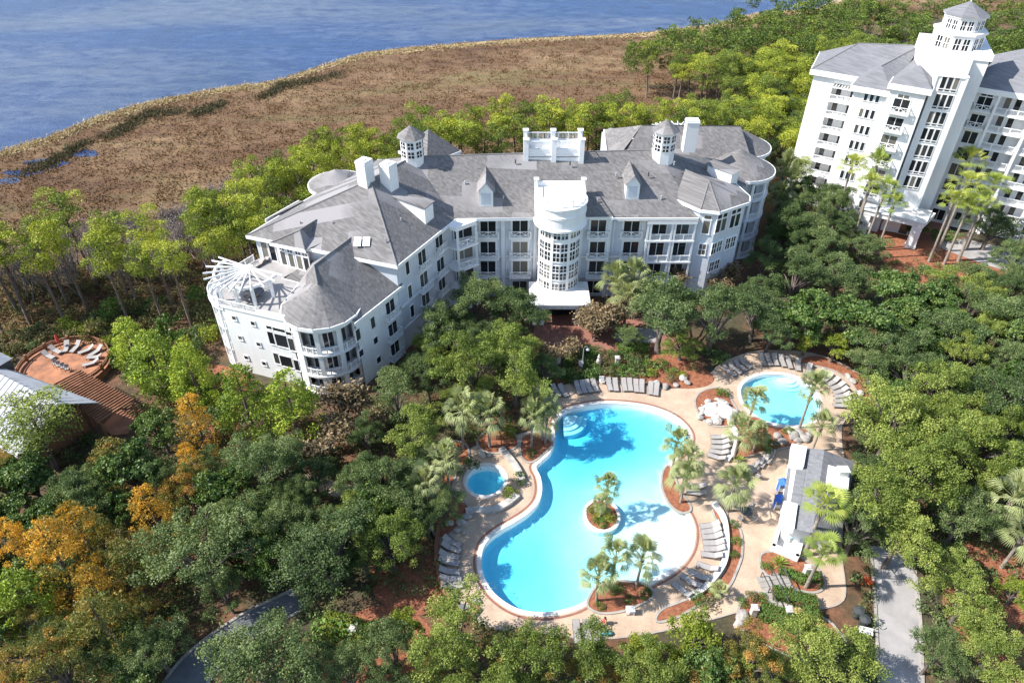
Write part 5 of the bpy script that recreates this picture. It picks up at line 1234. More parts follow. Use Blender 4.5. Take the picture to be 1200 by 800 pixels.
# ---- trees one can tell apart, from the pool outwards
TR = [
 ('oak',556,352,40,10,'dark live oak against the front of the condominium left of the stair bay'),
 ('oak',606,362,38,10,'live oak touching the left side of the glazed stair bay porch'),
 ('oak',520,375,34,9,'live oak in the corner between the left wing and the front'),
 ('oaklight',556,425,44,12,'bright green oak above the two left poolside palms'),
 ('oaklight',604,420,44,12.5,'oak behind the palm clump at the pool head'),
 ('oak',560,392,30,8,'live oak in the middle of the cluster left of the porch walk'),
 ('oak',463,462,36,8,'live oak below the right wall of the left wing'),
 ('oaklight',488,505,40,9,'oak left of the spa, in front of the left wing'),
 ('oak',448,560,40,9,'live oak between the garden path and the spa'),
 ('oak',385,642,66,10,'largest live oak left of the pool, beside the asphalt road'),
 ('oaklight',455,628,42,9,'oak left of the row of loungers at the pool foot'),
 ('oak',305,548,50,10,'live oak left of the garden path'),
 ('oak',232,640,66,11,'big grey green live oak above the dark asphalt road'),
 ('oak',312,618,36,8,'live oak between the two biggest oaks of the lower left'),
 ('magnolia',150,545,40,9,'dark tree between the pergola building and the orange cypresses'),
 ('magnolia',185,500,24,7,'dark glossy tree right of the redwood pergola'),
 ('oak',312,780,70,10,'grey green oak in the bottom left hiding the road end'),
 ('cypress',66,650,46,12,'large orange and gold cypress at the left edge'),
 ('olivecypress',120,730,50,11,'olive and rust cypress low in the left corner'),
 ('oliveoak',60,770,60,10,'shaded bronze oak in the bottom left corner'),
 ('cypress',178,600,34,10,'golden cypress left of the big grey green oak'),
 ('cypress',222,540,20,7,'small yellow cypress beside the brick path'),
 ('cypress',228,488,30,9,'orange cypress below the bright young pines'),
 ('olivecypress',150,660,36,9,'rusty cypress under the golden one'),
 ('cypress',96,625,38,11,'orange topped cypress at the far left'),
 ('youngpine',25,700,42,9,'bright green pine in the lower left corner'),
 ('pinedark',40,505,46,10,'green pine in front of the metal roofed building'),
 ('magnolia',10,560,40,8,'dark tree at the left edge below the metal roof'),
 ('oak',90,580,40,8,'dark oak between the metal roof and the orange cypress'),
 ('youngpine',180,420,38,10,'bright young pine right of the round clay terrace'),
 ('youngpine',222,432,30,10,'bright young pine beside the left end of the condominium'),
 ('youngpine',150,395,26,8,'smaller bright pine above the clay terrace'),
 ('youngpine',284,462,36,11,'bright young pine left below the condominium tower'),
 ('youngpine',338,466,38,11,'bright young pine in front of the round tower'),
 ('myrtle',398,472,36,7,'bare brown crape myrtle under the round tower'),
 ('myrtle',366,512,34,6,'thin brown myrtle above the garden path'),
 ('myrtle',440,490,24,6,'small brown myrtle right of the round tower'),
 ('oaklight',530,740,52,9,'light green oak at the bottom left of the pool'),
 ('yellow',472,736,30,6,'yellow green tree left of the pool foot'),
 ('oaklight',610,775,52,9,'light green oak under the pool foot'),
 ('oaklight',690,785,46,8,'light oak at the bottom edge below the pool'),
 ('yellow',812,742,40,7,'glossy yellow green tree below the curved bed'),
 ('yellow',755,765,32,6,'yellow green tree at the bottom edge, right of the lowest loungers'),
 ('oliveoak',880,772,44,8,'dark oak with orange leaves at the bottom edge'),
 ('oaklight',965,760,54,9,'light oak at the bottom edge beside the concrete drive'),
 ('magnolia',835,785,36,7,'dark glossy tree in the bottom edge middle right'),
 ('oaklight',1050,492,58,12,'tall light oak right of the round pool'),
 ('oaklight',1035,575,52,12,'tall light oak right of the pool bar'),
 ('oaklight',1085,545,54,12,'tall light oak above the drive'),
 ('oak',1010,610,38,9,'shaded oak just right of the pool bar roof'),
 ('oaklight',1060,620,46,10,'light oak over the top of the concrete drive'),
 ('oaklight',1145,520,52,12,'light oak right of the drive, halfway up the right side'),
 ('oak',1175,460,48,11,'oak at the right edge above the middle'),
 ('oaklight',1110,455,46,11,'oak above the drive in the right hand grove'),
 ('oak',1130,395,46,10,'oak below the orange straw slope of the hotel'),
 ('oak',1185,375,42,10,'oak at the right edge below the hotel palms'),
 ('magnolia',1058,345,36,10,'dark magnolia below the hotel forecourt'),
 ('magnolia',1005,372,42,10,'dark magnolia above the loungers of the round pool'),
 ('magnolia',955,362,38,10,'dark magnolia right of the condominium turret'),
 ('oak',985,318,40,8,'grey green oak left of the hotel palms'),
 ('oak',935,318,34,10,'oak in the shade of the condominium right end'),
 ('oak',1045,400,40,9,'oak in the grove above the round pool'),
 ('oak',1070,430,36,9,'oak in the middle of the right hand grove'),
 ('oak',1026,424,28,6,'low oak above the curved row of round pool loungers'),
 ('oak',1165,262,34,8,'oak in front of the hotel right wing'),
 ('oak',1195,300,30,8,'oak at the right edge in front of the hotel'),
 ('oak',1130,600,34,8,'oak right of the red flowers by the drive'),
 ('magnolia',1085,490,30,8,'dark tree inside the right hand grove'),
 ('oak',779,360,56,12.5,'round live oak in front of the condominium right of the porch'),
 ('oak',840,366,44,11.5,'live oak right below the projecting loggias'),
 ('oak',888,362,42,9,'oak in front of the condominium turret'),
 ('oak',905,384,28,7,'oak above the loungers left of the round pool'),
 ('magnolia',932,374,30,8,'dark magnolia behind the round pool'),
 ('yellow',946,398,19,4.5,'bright yellow green shrub tree behind the round pool'),
 ('yellow',980,404,20,5,'olive green shrub tree above the round pool loungers'),
 ('myrtle',714,352,34,7,'bare reddish myrtle right of the porch'),
 ('myrtle',700,378,28,5,'small bare myrtle beside the brick forecourt'),
 ('myrtle',818,320,24,7,'pale bare myrtle in front of the turret'),
 ('myrtle',850,322,20,6,'bare brown myrtle at the foot of the turret'),
 ('oaklight',1135,700,46,7,'thin light green tree right of the drive'),
 ('oaklight',1165,765,46,7,'thin light green tree in the lower right corner'),
 ('yellow',1192,690,24,4,'round green bush tree at the right edge on orange straw'),
 ('magnolia',1120,655,24,5,'dark bushy tree beside the drive kerb'),
 ('oak',1100,760,30,7,'low oak right of the drive at the bottom edge'),
 ('oak',500,440,26,7,'small live oak below the left wing right wall'),
 ('oak',520,590,24,6,'low oak between the spa and the lounger row'),
 ('oak',275,610,30,8,'oak behind the big grey green live oak'),
 ('oak',428,505,24,7,'oak above the garden path right end'),
 ('magnolia',255,585,26,7,'dark tree beside the brick path'),
 ('oak',180,755,40,7,'shaded oak left of the road end'),
 ('oak',1190,560,30,9,'oak at the right edge above the leaning palms'),
 ('oak',900,300,26,9,'shaded oak at the right foot of the condominium'),
 ('oak',890,340,26,8,'oak at the shaded corner of the condominium'),
 ('oak',925,262,30,11,'tall oak in the gap between the condominium and the hotel'),
 ('oak',1012,285,30,6,'grey green oak at the front left corner of the hotel'),
 ('oak',990,262,26,8,'oak rising at the left foot of the hotel'),
 ('oak',960,285,30,9,'oak between the shaded gap and the hotel corner'),
 ('magnolia',1075,265,16,3.5,'low dark tree before the hotel porch'),
 ('oaklight',560,470,26,7,'light green tree behind the pair of spa palms'),
 ('oak',640,430,22,6,'small oak between the palm clump and the brick forecourt'),
 ('myrtle',650,405,22,5,'bare reddish tree on the left of the brick forecourt'),
 ('oak',262,692,28,6,'low oak above the bend of the asphalt road'),
 ('oak',345,596,34,7,'live oak below the garden path'),
 ('oaklight',410,600,30,7,'brighter oak right of the garden path end'),
 ('oak',475,585,34,7,'live oak just left of the spa palms'),
 ('cypress',20,640,32,10,'golden cypress cut by the left edge'),
 ('cypress',112,692,32,9,'orange cypress beside the big grey green oak, lower left'),
 ('oaklight',800,402,26,5,'low bright oak above the orange straw slope'),
 ('oak',735,395,20,4,'small oak beside the pale drive patch by the forecourt'),
 ('oak',1150,330,34,8,'oak on the straw slope below the hotel palms'),
]
for k, u, v, r, h, lab in TR: ptree(k, u, v, r, h, lab)
# ---- palms by the pool
PL = [
 ('sabal',637,476,13,5.5,'sabal palm, right one of the clump at the pool head'),('sabal',624,488,12,5.0,'sabal palm, front left one of the clump at the pool head'),('sabal',640,490,11,4.2,'lowest sabal palm of the clump at the pool head'),
 ('sabal',540,482,15,6,'sabal palm, left one of the pair behind the spa'),('sabal',573,484,15,5.5,'sabal palm, right one of the pair behind the spa'),
 ('sabal',524,540,14,5,'sabal palm just left of the spa'),('sabal',498,566,14,5,'sabal palm farthest left of the spa'),('sabal',506,538,11,4,'small sabal palm left of the spa palms'),
 ('sabal',793,524,14,5,'upper left sabal palm of the clump at the pool waist'),('sabal',806,543,15,5,'middle sabal palm of the clump at the pool waist'),('sabal',804,560,14,4,'lowest sabal palm of the clump at the pool waist'),
 ('sabal',861,566,17,4.5,'sabal palm beside the round table near the bar'),('sabal',884,469,13,3.6,'sabal palm left of the round pool edge'),('sabal',869,505,14,4.5,'sabal palm below the rock fountain'),
 ('sabal',889,508,11,3,'short sabal palm right of the rock fountain'),('sabal',952,458,14,6,'leaning sabal palm over the round pool'),('sabal',962,500,13,4,'sabal palm between the round pool and the bar'),
 ('sabal',703,674,16,4.2,'left sabal palm of the three at the pool foot'),('sabal',721,653,15,4.6,'middle sabal palm of the three at the pool foot'),('sabal',752,653,16,4.6,'right sabal palm of the three at the pool foot'),
 ('sabal',713,573,12,3.9,'green sabal palm on the pool island'),('sabal',705,590,9,2.4,'short yellowing palm on the pool island'),
 ('sabal',720,332,15,6,'sabal palm left of the crowns by the porch'),('sabal',742,328,15,6.5,'sabal palm in front of the loggia windows'),('sabal',735,350,16,5,'lower sabal palm right of the porch'),
 ('sabal',918,205,12,8,'sabal palm at the right end of the condominium'),('sabal',925,218,12,7,'second sabal palm right of the condominium towers, lower'),('sabal',912,232,10,6,'dark sabal palm in the shade right of the condominium'),
 ('sabal',843,690,8,1.4,'tiny palm at the foot of the curved bed'),
 ('fanpalm',968,590,20,8,'tall bright fan palm over the pool bar'),('fanpalm',966,640,18,6.5,'lower bright fan palm at the corner of the pool bar'),
 ('fanpalm',999,194,11,12.5,'leftmost fan palm in front of the hotel'),('fanpalm',1027,192,12,13.5,'tall fan palm left of the hotel porch'),('fanpalm',1022,218,12,11.5,'fan palm low left of the hotel porch'),('fanpalm',1036,222,12,11,'fan palm beside the hotel porch column'),('fanpalm',1048,240,11,9.5,'small fan palm at the hotel porch'),
 ('fanpalm',1140,188,14,13,'tallest fan palm before the hotel right wing'),('fanpalm',1133,215,14,12,'fan palm on the left of the hotel right wing clump'),('fanpalm',1118,237,12,10.5,'lowest left fan palm of the hotel clump'),
 ('fanpalm',1167,216,14,11.5,'rightmost fan palm before the hotel'),('fanpalm',1153,240,14,10,'lower right fan palm of the hotel clump'),('fanpalm',1137,240,13,10.5,'middle fan palm of the hotel clump'),
 ('sabal',1192,584,20,6.5,'upper leaning sabal palm at the right edge'),('sabal',1200,628,18,5,'lower sabal palm at the right edge'),
]
for k, u, v, r, h, lab in PL:
    p = g(u, v, h); R = r*depth(p.x, p.y, h)/FPX*1.12; tree(k, p.x, p.y, h, R, lab)
# ---------------------------------------------------------------- woods, marsh growth
BLD = [[(-9,82),(-21,60),(-42,68),(-40,80),(-28,100),(-20,108),(42,122),(46,108),(38,92),(26,83)],
       [(48,122),(56,128),(86,120),(110,100),(96,82),(66,98),(50,112)],
       gpts([(0,430),(70,395),(120,410),(165,470),(150,520),(90,505),(0,500)])]
placed = []; MASS = []
def far_mass(n0):
    vs, ts, bt = [], [], []
    for k, x, y, h, R in MASS:
        R0, h0, var = LIB[k]; me = var[rgv.randrange(len(var))][0]; n = len(me.polygons)
        co_ = np.empty(len(me.vertices)*3, dtype=np.float32); me.vertices.foreach_get('co', co_); co_ = co_.reshape(n, 4, 3)
        tn = np.empty(n, dtype=np.float32); me.attributes['tone'].data.foreach_get('value', tn)
        sel = slice(rgv.randrange(3), None, 4); q = co_[sel].copy(); c = q.mean(1, keepdims=True); q = c+(q-c)*1.8; a = rgv.uniform(0, 6.28)
        r = np.array([[math.cos(a),-math.sin(a),0],[math.sin(a),math.cos(a),0],[0,0,1]]); q = (q@r.T)*np.array([R/R0,R/R0,h/h0])+np.array([x,y,0]); vs.append(q.reshape(-1,3)); ts.append(tn[sel]+rgv.uniform(-.2,.2))
    me = quads('far_wood', np.concatenate(vs), np.concatenate(ts), 'l_pinedark'); o = bpy.data.objects.new('far_wood', me); COL.objects.link(o); tag(o, 'distant mass of pines along the top edge and behind the hotel', 'wood', None, 'stuff')
def scatter(poly, n, dmin, seed):
    rs = random.Random(seed); xs = [p[0] for p in poly]; ys = [p[1] for p in poly]; out = []; tries = 0
    while len(out) < n and tries < n*40:
        tries += 1; p = (rs.uniform(min(xs), max(xs)), rs.uniform(min(ys), max(ys)))
        if not inside(p, poly) or any(inside(p, b) for b in BLD): continue
        if any((p[0]-q[0])**2+(p[1]-q[1])**2 < dmin*dmin for q in placed): continue
        placed.append(p); out.append(p)
    return out
def wood(pxs, n, dmin, kinds, hr, Rr, label, group, seed, z=0):
    rs = random.Random(seed)
    for (x, y) in scatter(gpts(pxs, z), n, dmin, seed):
        k = rs.choice(kinds); h = rs.uniform(*hr); R = rs.uniform(*Rr)
        if seed in (6, 8, 9) and y > 172: MASS.append((k, x, y, h, R)); continue
        tree(k, x, y, h, R, label, group)
# pine stand left of the condominium: long bare trunks
wood([(-60,420),(-60,350),(40,340),(120,335),(200,345),(245,360),(238,400),(180,385),(120,375),(60,385),(0,395)], 20, 3.3, ['pine'], (12,15), (2.3,3.2), 'tall pine with a long bare trunk in the stand left of the condominium', 'tall pines left of the condominium', 1)
# pines behind the left wing
wood([(238,356),(262,318),(300,292),(345,266),(405,240),(470,226),(450,252),(330,302),(262,352)], 32, 2.7, ['pine'], (11.5,14.5), (2.1,2.9), 'yellow green pine in the belt hugging the back of the left wing', 'pines behind the left wing', 2)
wood([(250,360),(290,320),(370,280),(440,250),(470,240),(480,250),(400,300),(300,350)], 18, 2.6, ['pine'], (10,12.5), (2.0,2.7), 'yellow green pine in the belt hugging the back of the left wing', 'pines behind the left wing', 12)
# pines behind the middle of the building
wood([(440,238),(500,212),(600,199),(700,194),(800,188),(880,180),(900,205),(800,212),(640,219),(480,240)], 50, 3.0, ['pine','pine','pinedark'], (11,14.4), (2.3,3.2), 'pine crown rising behind the central roof ridge', 'pines behind the central roof', 3)
wood([(850,225),(870,170),(900,150),(935,140),(950,190),(955,235),(930,260),(905,215)], 34, 3.0, ['pinedark','oak','pine','oak'], (9,12.5), (2.4,3.4), 'dense green tree in the wood between the condominium and the hotel', 'wood between the two buildings', 4)
wood([(900,260),(940,235),(960,250),(985,280),(960,300),(920,330),(895,300)], 16, 3.0, ['oak','magnolia'], (7,10), (2.4,3.4), 'dark tree in the shade between the condominium and the hotel', 'shaded trees between the two buildings', 5)
# wood at the far right behind the hotel
wood([(720,108),(770,92),(830,78),(880,60),(940,50),(1000,42),(1010,60),(950,110),(900,130),(840,138),(770,118)], 130, 3.6, ['pine','pinedark','pine'], (9,13), (2.4,3.4), 'pine in the broad wood running toward the far shore', 'pines of the far wood', 6)
wood([(840,140),(900,128),(960,100),(1000,80),(1010,150),(960,205),(930,215),(900,180)], 60, 3.2, ['pinedark','pine','oaklight'], (9,13), (2.6,3.6), 'bushy green tree in the wood left of the hotel', 'wood left of the hotel', 7)
wood([(1000,44),(1060,42),(1130,36),(1290,30),(1360,90),(1280,130),(1080,120),(1010,80)], 110, 4.0, ['pine','pinedark','oaklight'], (8,12), (2.8,3.8), 'tree in the wood behind the hotel roofs', 'wood behind the hotel', 8)
wood([(850,35),(880,22),(960,16),(990,18),(930,34),(880,48)], 9, 7, ['pine'], (9,14), (2.2,3.0), 'lone pine standing out near the far shore', 'pines by the far shore', 9)
# bare grey trees at the marsh edge
wood([(0,330),(90,300),(200,280),(300,235),(380,215),(440,235),(330,300),(240,330),(150,340),(40,360)], 90, 2.3, ['bare'], (6,9.5), (1.8,2.8), 'leafless grey tree at the marsh edge', 'bare trees at the marsh edge', 10)
wood([(420,228),(520,208),(640,200),(760,196),(760,206),(640,214),(500,222)], 24, 2.6, ['bare'], (4,6), (1.8,2.6), 'leafless grey tree between marsh and pines behind the roof', 'bare trees behind the central roof', 11)
# small trees filling the shaded lower left and the right grove
wood([(0,560),(150,560),(240,600),(200,700),(240,760),(150,830),(-40,830),(-40,600)], 26, 2.6, ['oliveoak','oak','magnolia','olivecypress'], (5,8), (2.2,3.2), 'shaded small tree under the bronze and orange trees of the lower left', 'small trees of the lower left', 13)
wood([(1090,640),(1110,560),(1060,520),(1080,440),(1030,400),(1100,360),(1250,360),(1250,620),(1160,620)], 46, 3.4, ['oak','magnolia','oaklight'], (7,10), (2.6,3.6), 'mid height tree filling the right hand grove', 'grove at the right', 14)
wood([(250,560),(330,560),(470,600),(490,560),(520,600),(500,640),(420,700),(330,690),(270,680)], 24, 3.0, ['oak','oak','magnolia'], (5,8), (2.2,3.2), 'small oak filling the gaps among the big oaks left of the pool', 'small oaks left of the pool', 15)
wood([(500,400),(640,400),(620,460),(540,500),(490,490)], 12, 2.6, ['oak','oaklight'], (5,8), (2.0,3.0), 'small oak under the cluster left of the porch walk', 'small oaks by the porch walk', 16)
wood([(1010,430),(1040,440),(1045,560),(1040,640),(1006,630),(1010,500)], 8, 3.0, ['oak','magnolia'], (4,6), (1.8,2.6), 'low tree behind the round pool loungers', 'low trees behind the round pool', 17)
wood([(420,800),(560,770),(700,800),(960,790),(1000,840),(400,850)], 14, 3.2, ['oaklight','oliveoak','oak'], (5,8), (2.2,3.4), 'tree along the bottom edge below the pool garden', 'trees along the bottom edge', 18)
far_mass(0)
# ---- masses nobody could count: scrub floor and rushes
def stuff_leaves(name, label, cat, polys, dens, zr, leaf, mat, seed, aspect=.5, bias=.3, clump=1.6, cr=.5, holes=()):
    rs = np.random.RandomState(seed); C = []
    for poly, n in polys:
        xs = [p[0] for p in poly]; ys = [p[1] for p in poly]; k = 0; tries = 0
        while k < n and tries < n*6:
            tries += 1; p = (rs.uniform(min(xs), max(xs)), rs.uniform(min(ys), max(ys)))
            if inside(p, poly) and not any(inside(p, b) for b in holes): C.append((p[0], p[1], rs.uniform(*zr))); k += 1
    C = np.array(C); m = dens; base = np.repeat(C, m, 0); n = len(base)
    d = unit(rs, n); d[:,2] = abs(d[:,2]); cen = base+d*cr*np.array([1,1,.8])*(.5+.6*rs.rand(n,1))
    tone = np.repeat(rs.rand(len(C))*.7+.1, m)+rs.normal(size=n)*.12
    me = leaf_mesh(name, cen, leaf*(.6+.8*rs.rand(n)), d, tone, mat, aspect, bias, seed)
    o = bpy.data.objects.new(name, me); COL.objects.link(o); return tag(o, label, cat, None, 'stuff')
hb = BLD+[deck, gpts([(620,366),(800,366),(800,440),(620,440)]), gpts([(1020,640),(1068,640),(1082,830),(1030,830)]), gpts([(180,820),(215,770),(280,722),(345,690),(360,712),(235,830)]), gpts([(328,545),(428,568),(428,592),(326,562)]), gpts([(1036,255),(1200,280),(1260,330),(1030,305)]), gpts([(400,700),(520,700),(540,800),(400,800)])]
stuff_leaves('scrub', 'olive and brown scrub covering the ground between the marsh and the buildings', 'scrub',
    [(gpts([(-80,420),(0,330),(150,310),(300,262),(440,228),(600,212),(760,200),(850,160),(930,150),(950,260),(460,330),(270,440),(150,400),(60,430),(-60,470)]), 2600)], 34, (.0,.9), .30, 'l_scrub', 5, .45, .4, cr=.8, holes=BLD)
stuff_leaves('understory', 'low dark green understory plants below the garden trees', 'undergrowth',
    [(gpts([(-60,520),(240,440),(330,470),(520,330),(640,430),(640,500),(540,520),(500,600),(540,720),(700,760),(1000,760),(1000,430),(900,330),(960,260),(1060,300),(1260,340),(1260,860),(-60,860)]), 4200)], 40, (.0,.6), .24, 'l_oak', 6, .55, .6, cr=.7, holes=hb)
# rushes on the marsh: tufts everywhere, darker ones along the old creek
rs = np.random.RandomState(9)
def rush(name, label, pts, hgt, mat, seed, per=7, tone0=.5, spread=.25):
    rs = np.random.RandomState(seed); pts = np.array(pts); base = np.repeat(pts, per, 0); n = len(base)
    off = rs.normal(size=(n,2))*.8; c = np.zeros((n,3)); c[:,:2] = base+off
    a = rs.rand(n)*6.283; h_ = hgt*(.6+.8*rs.rand(n)); w = .07+.10*rs.rand(n); ln = rs.normal(size=(n,2))*.35
    dx, dy = np.cos(a)*w, np.sin(a)*w; v = np.zeros((n,4,3))
    v[:,0] = c-np.stack([dx,dy,0*dx],1); v[:,1] = c+np.stack([dx,dy,0*dx],1)
    tp = c.copy(); tp[:,:2] += ln; tp[:,2] = h_
    v[:,2] = tp+np.stack([dx,dy,0*dx],1)*.25; v[:,3] = tp-np.stack([dx,dy,0*dx],1)*.25
    tone = np.repeat(tone0+rs.normal(size=len(pts))*spread, per)+rs.normal(size=n)*.1
    me = quads(name, v.reshape(-1,3), tone, mat); o = bpy.data.objects.new(name, me); COL.objects.link(o); tag(o, label, 'rushes', None, 'stuff')
pts = []
mp = marsh; xs = [p[0] for p in mp]; 
while len(pts) < 7500:
    d = 80+ (rs.rand()**1.1)*190; x = rs.uniform(-1,1)*d*.9
    if inside((x, d), mp) and not any(inside((x, d), b) for b in BLD): pts.append((x, d))
rush('marsh_rushes', 'brown needle rush covering the flat marsh', pts, .3, 'l_rush', 21, 9, .45, .11)
def along(pxs, n, width, seed):
    pp = smoothline(gpts(pxs), False, 6); r = np.random.RandomState(seed); out = []
    for i in range(n):
        k = r.randint(len(pp)-1); t = r.rand(); out.append((pp[k][0]*(1-t)+pp[k+1][0]*t+r.normal()*width*.6, pp[k][1]*(1-t)+pp[k+1][1]*t+r.normal()*width))
    return out
M['l_darkrush'] = leafmat('dark_rush_blades', [(0, (.05,.045,.022)), (.5, (.09,.08,.04)), (1, (.16,.13,.07))], .1, .95)
creek = [(0,208),(40,198),(70,186),(96,170),(130,158),(150,148),(180,132),(215,132),(245,128),(275,118),(310,113),(330,100),(350,98),(400,86)]
cp = [q for q, r in zip(along(creek, 900, 1.5, 3), np.random.RandomState(8).rand(900)) if math.sin(q[0]*.21)+math.sin(q[0]*.53+1) +.8*r > .0]
rush('creek_rushes', 'dark green rush lining the old creek across the marsh', cp, .45, 'l_darkrush', 22, 12)
sp_ = along([(u, v+3) for u, v in shore_px[1:-2]], 2600, 1.0, 5)
rush('shore_grass', 'pale straw coloured grass along the shore', sp_, .3, 'l_rush', 23, 7, .9, .12)
# small pools of water in the marsh
for u, v, a, b_ in ((25,203,3.6,1.6),(56,192,4.5,2.2),(98,180,3.4,1.5),(10,212,2.5,1.2)):
    c = g(u, v); lp = [(c.x+a*(1+.25*math.sin(3*t+u))*math.cos(t), c.y+b_*(1+.3*math.sin(2*t+v))*math.sin(t)) for t in [k*.3927 for k in range(16)]]
    struct('marsh_pool', sheet(lp, .03), 'bay')
# ================================================================ furniture and garden objects
def lounger_proto():
    t = thing('chaise_lounger', 'x', 'lounger', (0,0,0))
    f = MB()
    for sx in (-1, 1):
        f.box(sx*.31-.025, sx*.31+.025, -1.0, .62, .27, .32)
        f.box(sx*.31-.02, sx*.31+.02, .25, .9, .05, .09)
        for y in (-.9, .3, .85): f.box(sx*.31-.025, sx*.31+.025, y-.03, y+.03, 0, .29 if y < .5 else .09)
        f.tube([(sx*.31,.28,.3),(sx*.31,.95,.72)], .025, 5); f.tube([(sx*.31,.7,.06),(sx*.31,.72,.55)], .018, 5)
    f.box(-.31,.31,-1.0,-.95,.27,.31); f.box(-.31,.31,.93,.97,.69,.73); f.build('frame', 'frame_grey', t)
    s_ = MB(); s_.add([(-.29,-.97,.31),(.29,-.97,.31),(.29,-.3,.275),(-.29,-.3,.275),(.29,.28,.30),(-.29,.28,.30),(-.29,-.97,.33),(.29,-.97,.33),(.29,-.3,.295),(-.29,-.3,.295),(.29,.28,.32),(-.29,.28,.32)],
        [(6,7,8,9),(9,8,10,11),(1,0,3,2),(2,3,5,4),(0,1,7,6)]); s_.build('seat', 'sling', t)
    b_ = MB(); b_.add([(-.29,.28,.31),(.29,.28,.31),(.29,.95,.73),(-.29,.95,.73),(-.29,.27,.33),(.29,.27,.33),(.29,.94,.75),(-.29,.94,.75)], [(4,5,6,7),(3,2,1,0),(2,3,7,6)]); b_.build('backrest', 'sling', t)
    return t
_lj = random.Random(2); _lp = lounger_proto(); _used = [False]
def lounger(u, v, ang, label, group, z=.1, s=1.0, p=None):
    p = g(u, v, z+.3) if p is None else p; rot = R_(ang-90+_lj.uniform(-3.5,3.5)); sc = (s*1.02, s*1.05, s)
    if not _used[0]:
        _used[0] = True; _lp.location = (p.x, p.y, z); _lp.rotation_euler = (0,0,rot); _lp.scale = sc; _lp['label'] = label; _lp['group'] = group; return _lp
    return copy_thing(_lp, (p.x, p.y, z), rot, label, group, sc)
ORD = ['first','second','third','fourth','fifth','sixth','seventh','eighth','ninth','tenth','eleventh','twelfth','thirteenth','fourteenth']
def row(pts, text, group, **kw):
    for i, (u, v, a) in enumerate(pts): lounger(u, v, a, 'grey sling lounger, %s %s' % (ORD[i], text), group, **kw)
row([(652,458,114),(659.8,458,110),(677.3,454.6,104),(683.8,453.7,103),(690,453,102),(697,452,101),(714,450.8,93),(721.3,451.3,91),(731.4,451.3,89),(738.2,451.3,88),(745.4,452.5,86),(752,453,84),(762.3,455.4,80),(769,456.6,78)],
    'from the left along the head of the main pool', 'loungers along the head of the main pool')
row([(530,635,150),(529,641.5,154),(526.5,650.5,162),(526.3,658,167),(527,669,174),(528,677.5,182),(530.5,685.5,190)], 'from the top in the row left of the pool foot', 'loungers left of the pool foot')
row([(831.5,615,12),(833,621.5,10),(834.5,628,6),(836,635.5,2),(837,642.5,-3),(834,650,-10),(829,664,-24),(819,674,-32),(810,681,-40),(799,691,-50)], 'from the top along the curved wall right of the beach', 'loungers along the curved wall')
row([(843,511.5,4),(843.8,517.5,-2),(843.8,523.6,-8),(842.5,529.4,-15),(839.4,535.2,-24)], 'from the top below the rock fountain', 'loungers below the rock fountain')
row([(854.3,435,126),(861.3,432.2,124),(867.4,428.9,122),(873.4,426,120)], 'from the left at the upper left of the round pool', 'loungers upper left of the round pool')
row([(893.6,421.9,90),(901,421.9,90),(908.5,421.9,88),(916.7,423.3,85),(924.8,425.4,82),(935.3,428,78),(947.5,433,60)], 'from the left above the round pool', 'loungers above the round pool')
row([(961.5,439.2,48),(969.5,442.6,40),(976.2,447.2,32),(981.6,452.2,25),(985,457.8,18),(986.8,463.4,10),(987.4,469,3),(986.6,474.8,-3)], 'from the top curving round the right of the round pool', 'loungers right of the round pool')
row([(888,545,48),(895,540,50),(902.5,535.5,52)], 'from the left between the fountain palms and the bar', 'loungers beside the bar')
row([(676,740,92),(688,740,90),(698.4,740,88)], 'from the left at the bottom edge of the deck', 'loungers at the bottom edge')
row([(817,569,-5),(816,577,-8)], 'from the top in the shade of the pool waist palms', 'loungers at the pool waist')
lounger(549.5, 708, 215, 'single grey lounger beside the wooden corner at the lower left of the deck', None)

# round tables with chairs
def round_table(u, v, label, r=.6):
    p = g(u, v, .85); t = thing('round_table', label, 'table', (p.x, p.y, .1))
    m_ = MB(); m_.lathe(p.x, p.y, [(0,.79),(r,.79),(r+.02,.81),(r,.84),(0,.84)], 24); m_.build('tabletop', 'metal_dark', t)
    for k in range(4):
        a = R_(45+90*k); m_ = MB(); m_.tube([(p.x+.15*math.cos(a), p.y+.15*math.sin(a), .8), (p.x+.42*math.cos(a), p.y+.42*math.sin(a), .1)], .022, 6); m_.build('leg', 'metal_dark', t)
    return p
def chair_proto():
    t = thing('patio_chair', 'x', 'chair', (0,0,0)); s_ = MB(); s_.box(-.24,.24,-.24,.24,.42,.46); s_.build('seat', 'sling', t)
    s_ = MB(); s_.add([(-.24,.22,.45),(.24,.22,.45),(.24,.34,.92),(-.24,.34,.92),(-.24,.25,.45),(.24,.25,.45),(.24,.37,.92),(-.24,.37,.92)], [(0,1,2,3),(7,6,5,4),(3,2,6,7),(0,3,7,4),(1,5,6,2)]); s_.build('backrest', 'sling', t)
    for x in (-.22,.22):
        for y in (-.22,.22): s_ = MB(); s_.box(x-.02,x+.02,y-.02,y+.02,0,.44); s_.build('leg', 'frame_grey', t)
        s_ = MB(); s_.box(x-.03,x+.03,-.24,.26,.64,.67); s_.box(x-.02,x+.02,-.23,-.19,.44,.65); s_.build('armrest', 'frame_grey', t)
    return t
_ch = chair_proto(); _cu = [False]
def chair(x, y, rot, label, group):
    if not _cu[0]: _cu[0] = True; _ch.location = (x, y, .1); _ch.rotation_euler = (0,0,rot); _ch['label'] = label; _ch['group'] = group; return
    copy_thing(_ch, (x, y, .1), rot, label, group)
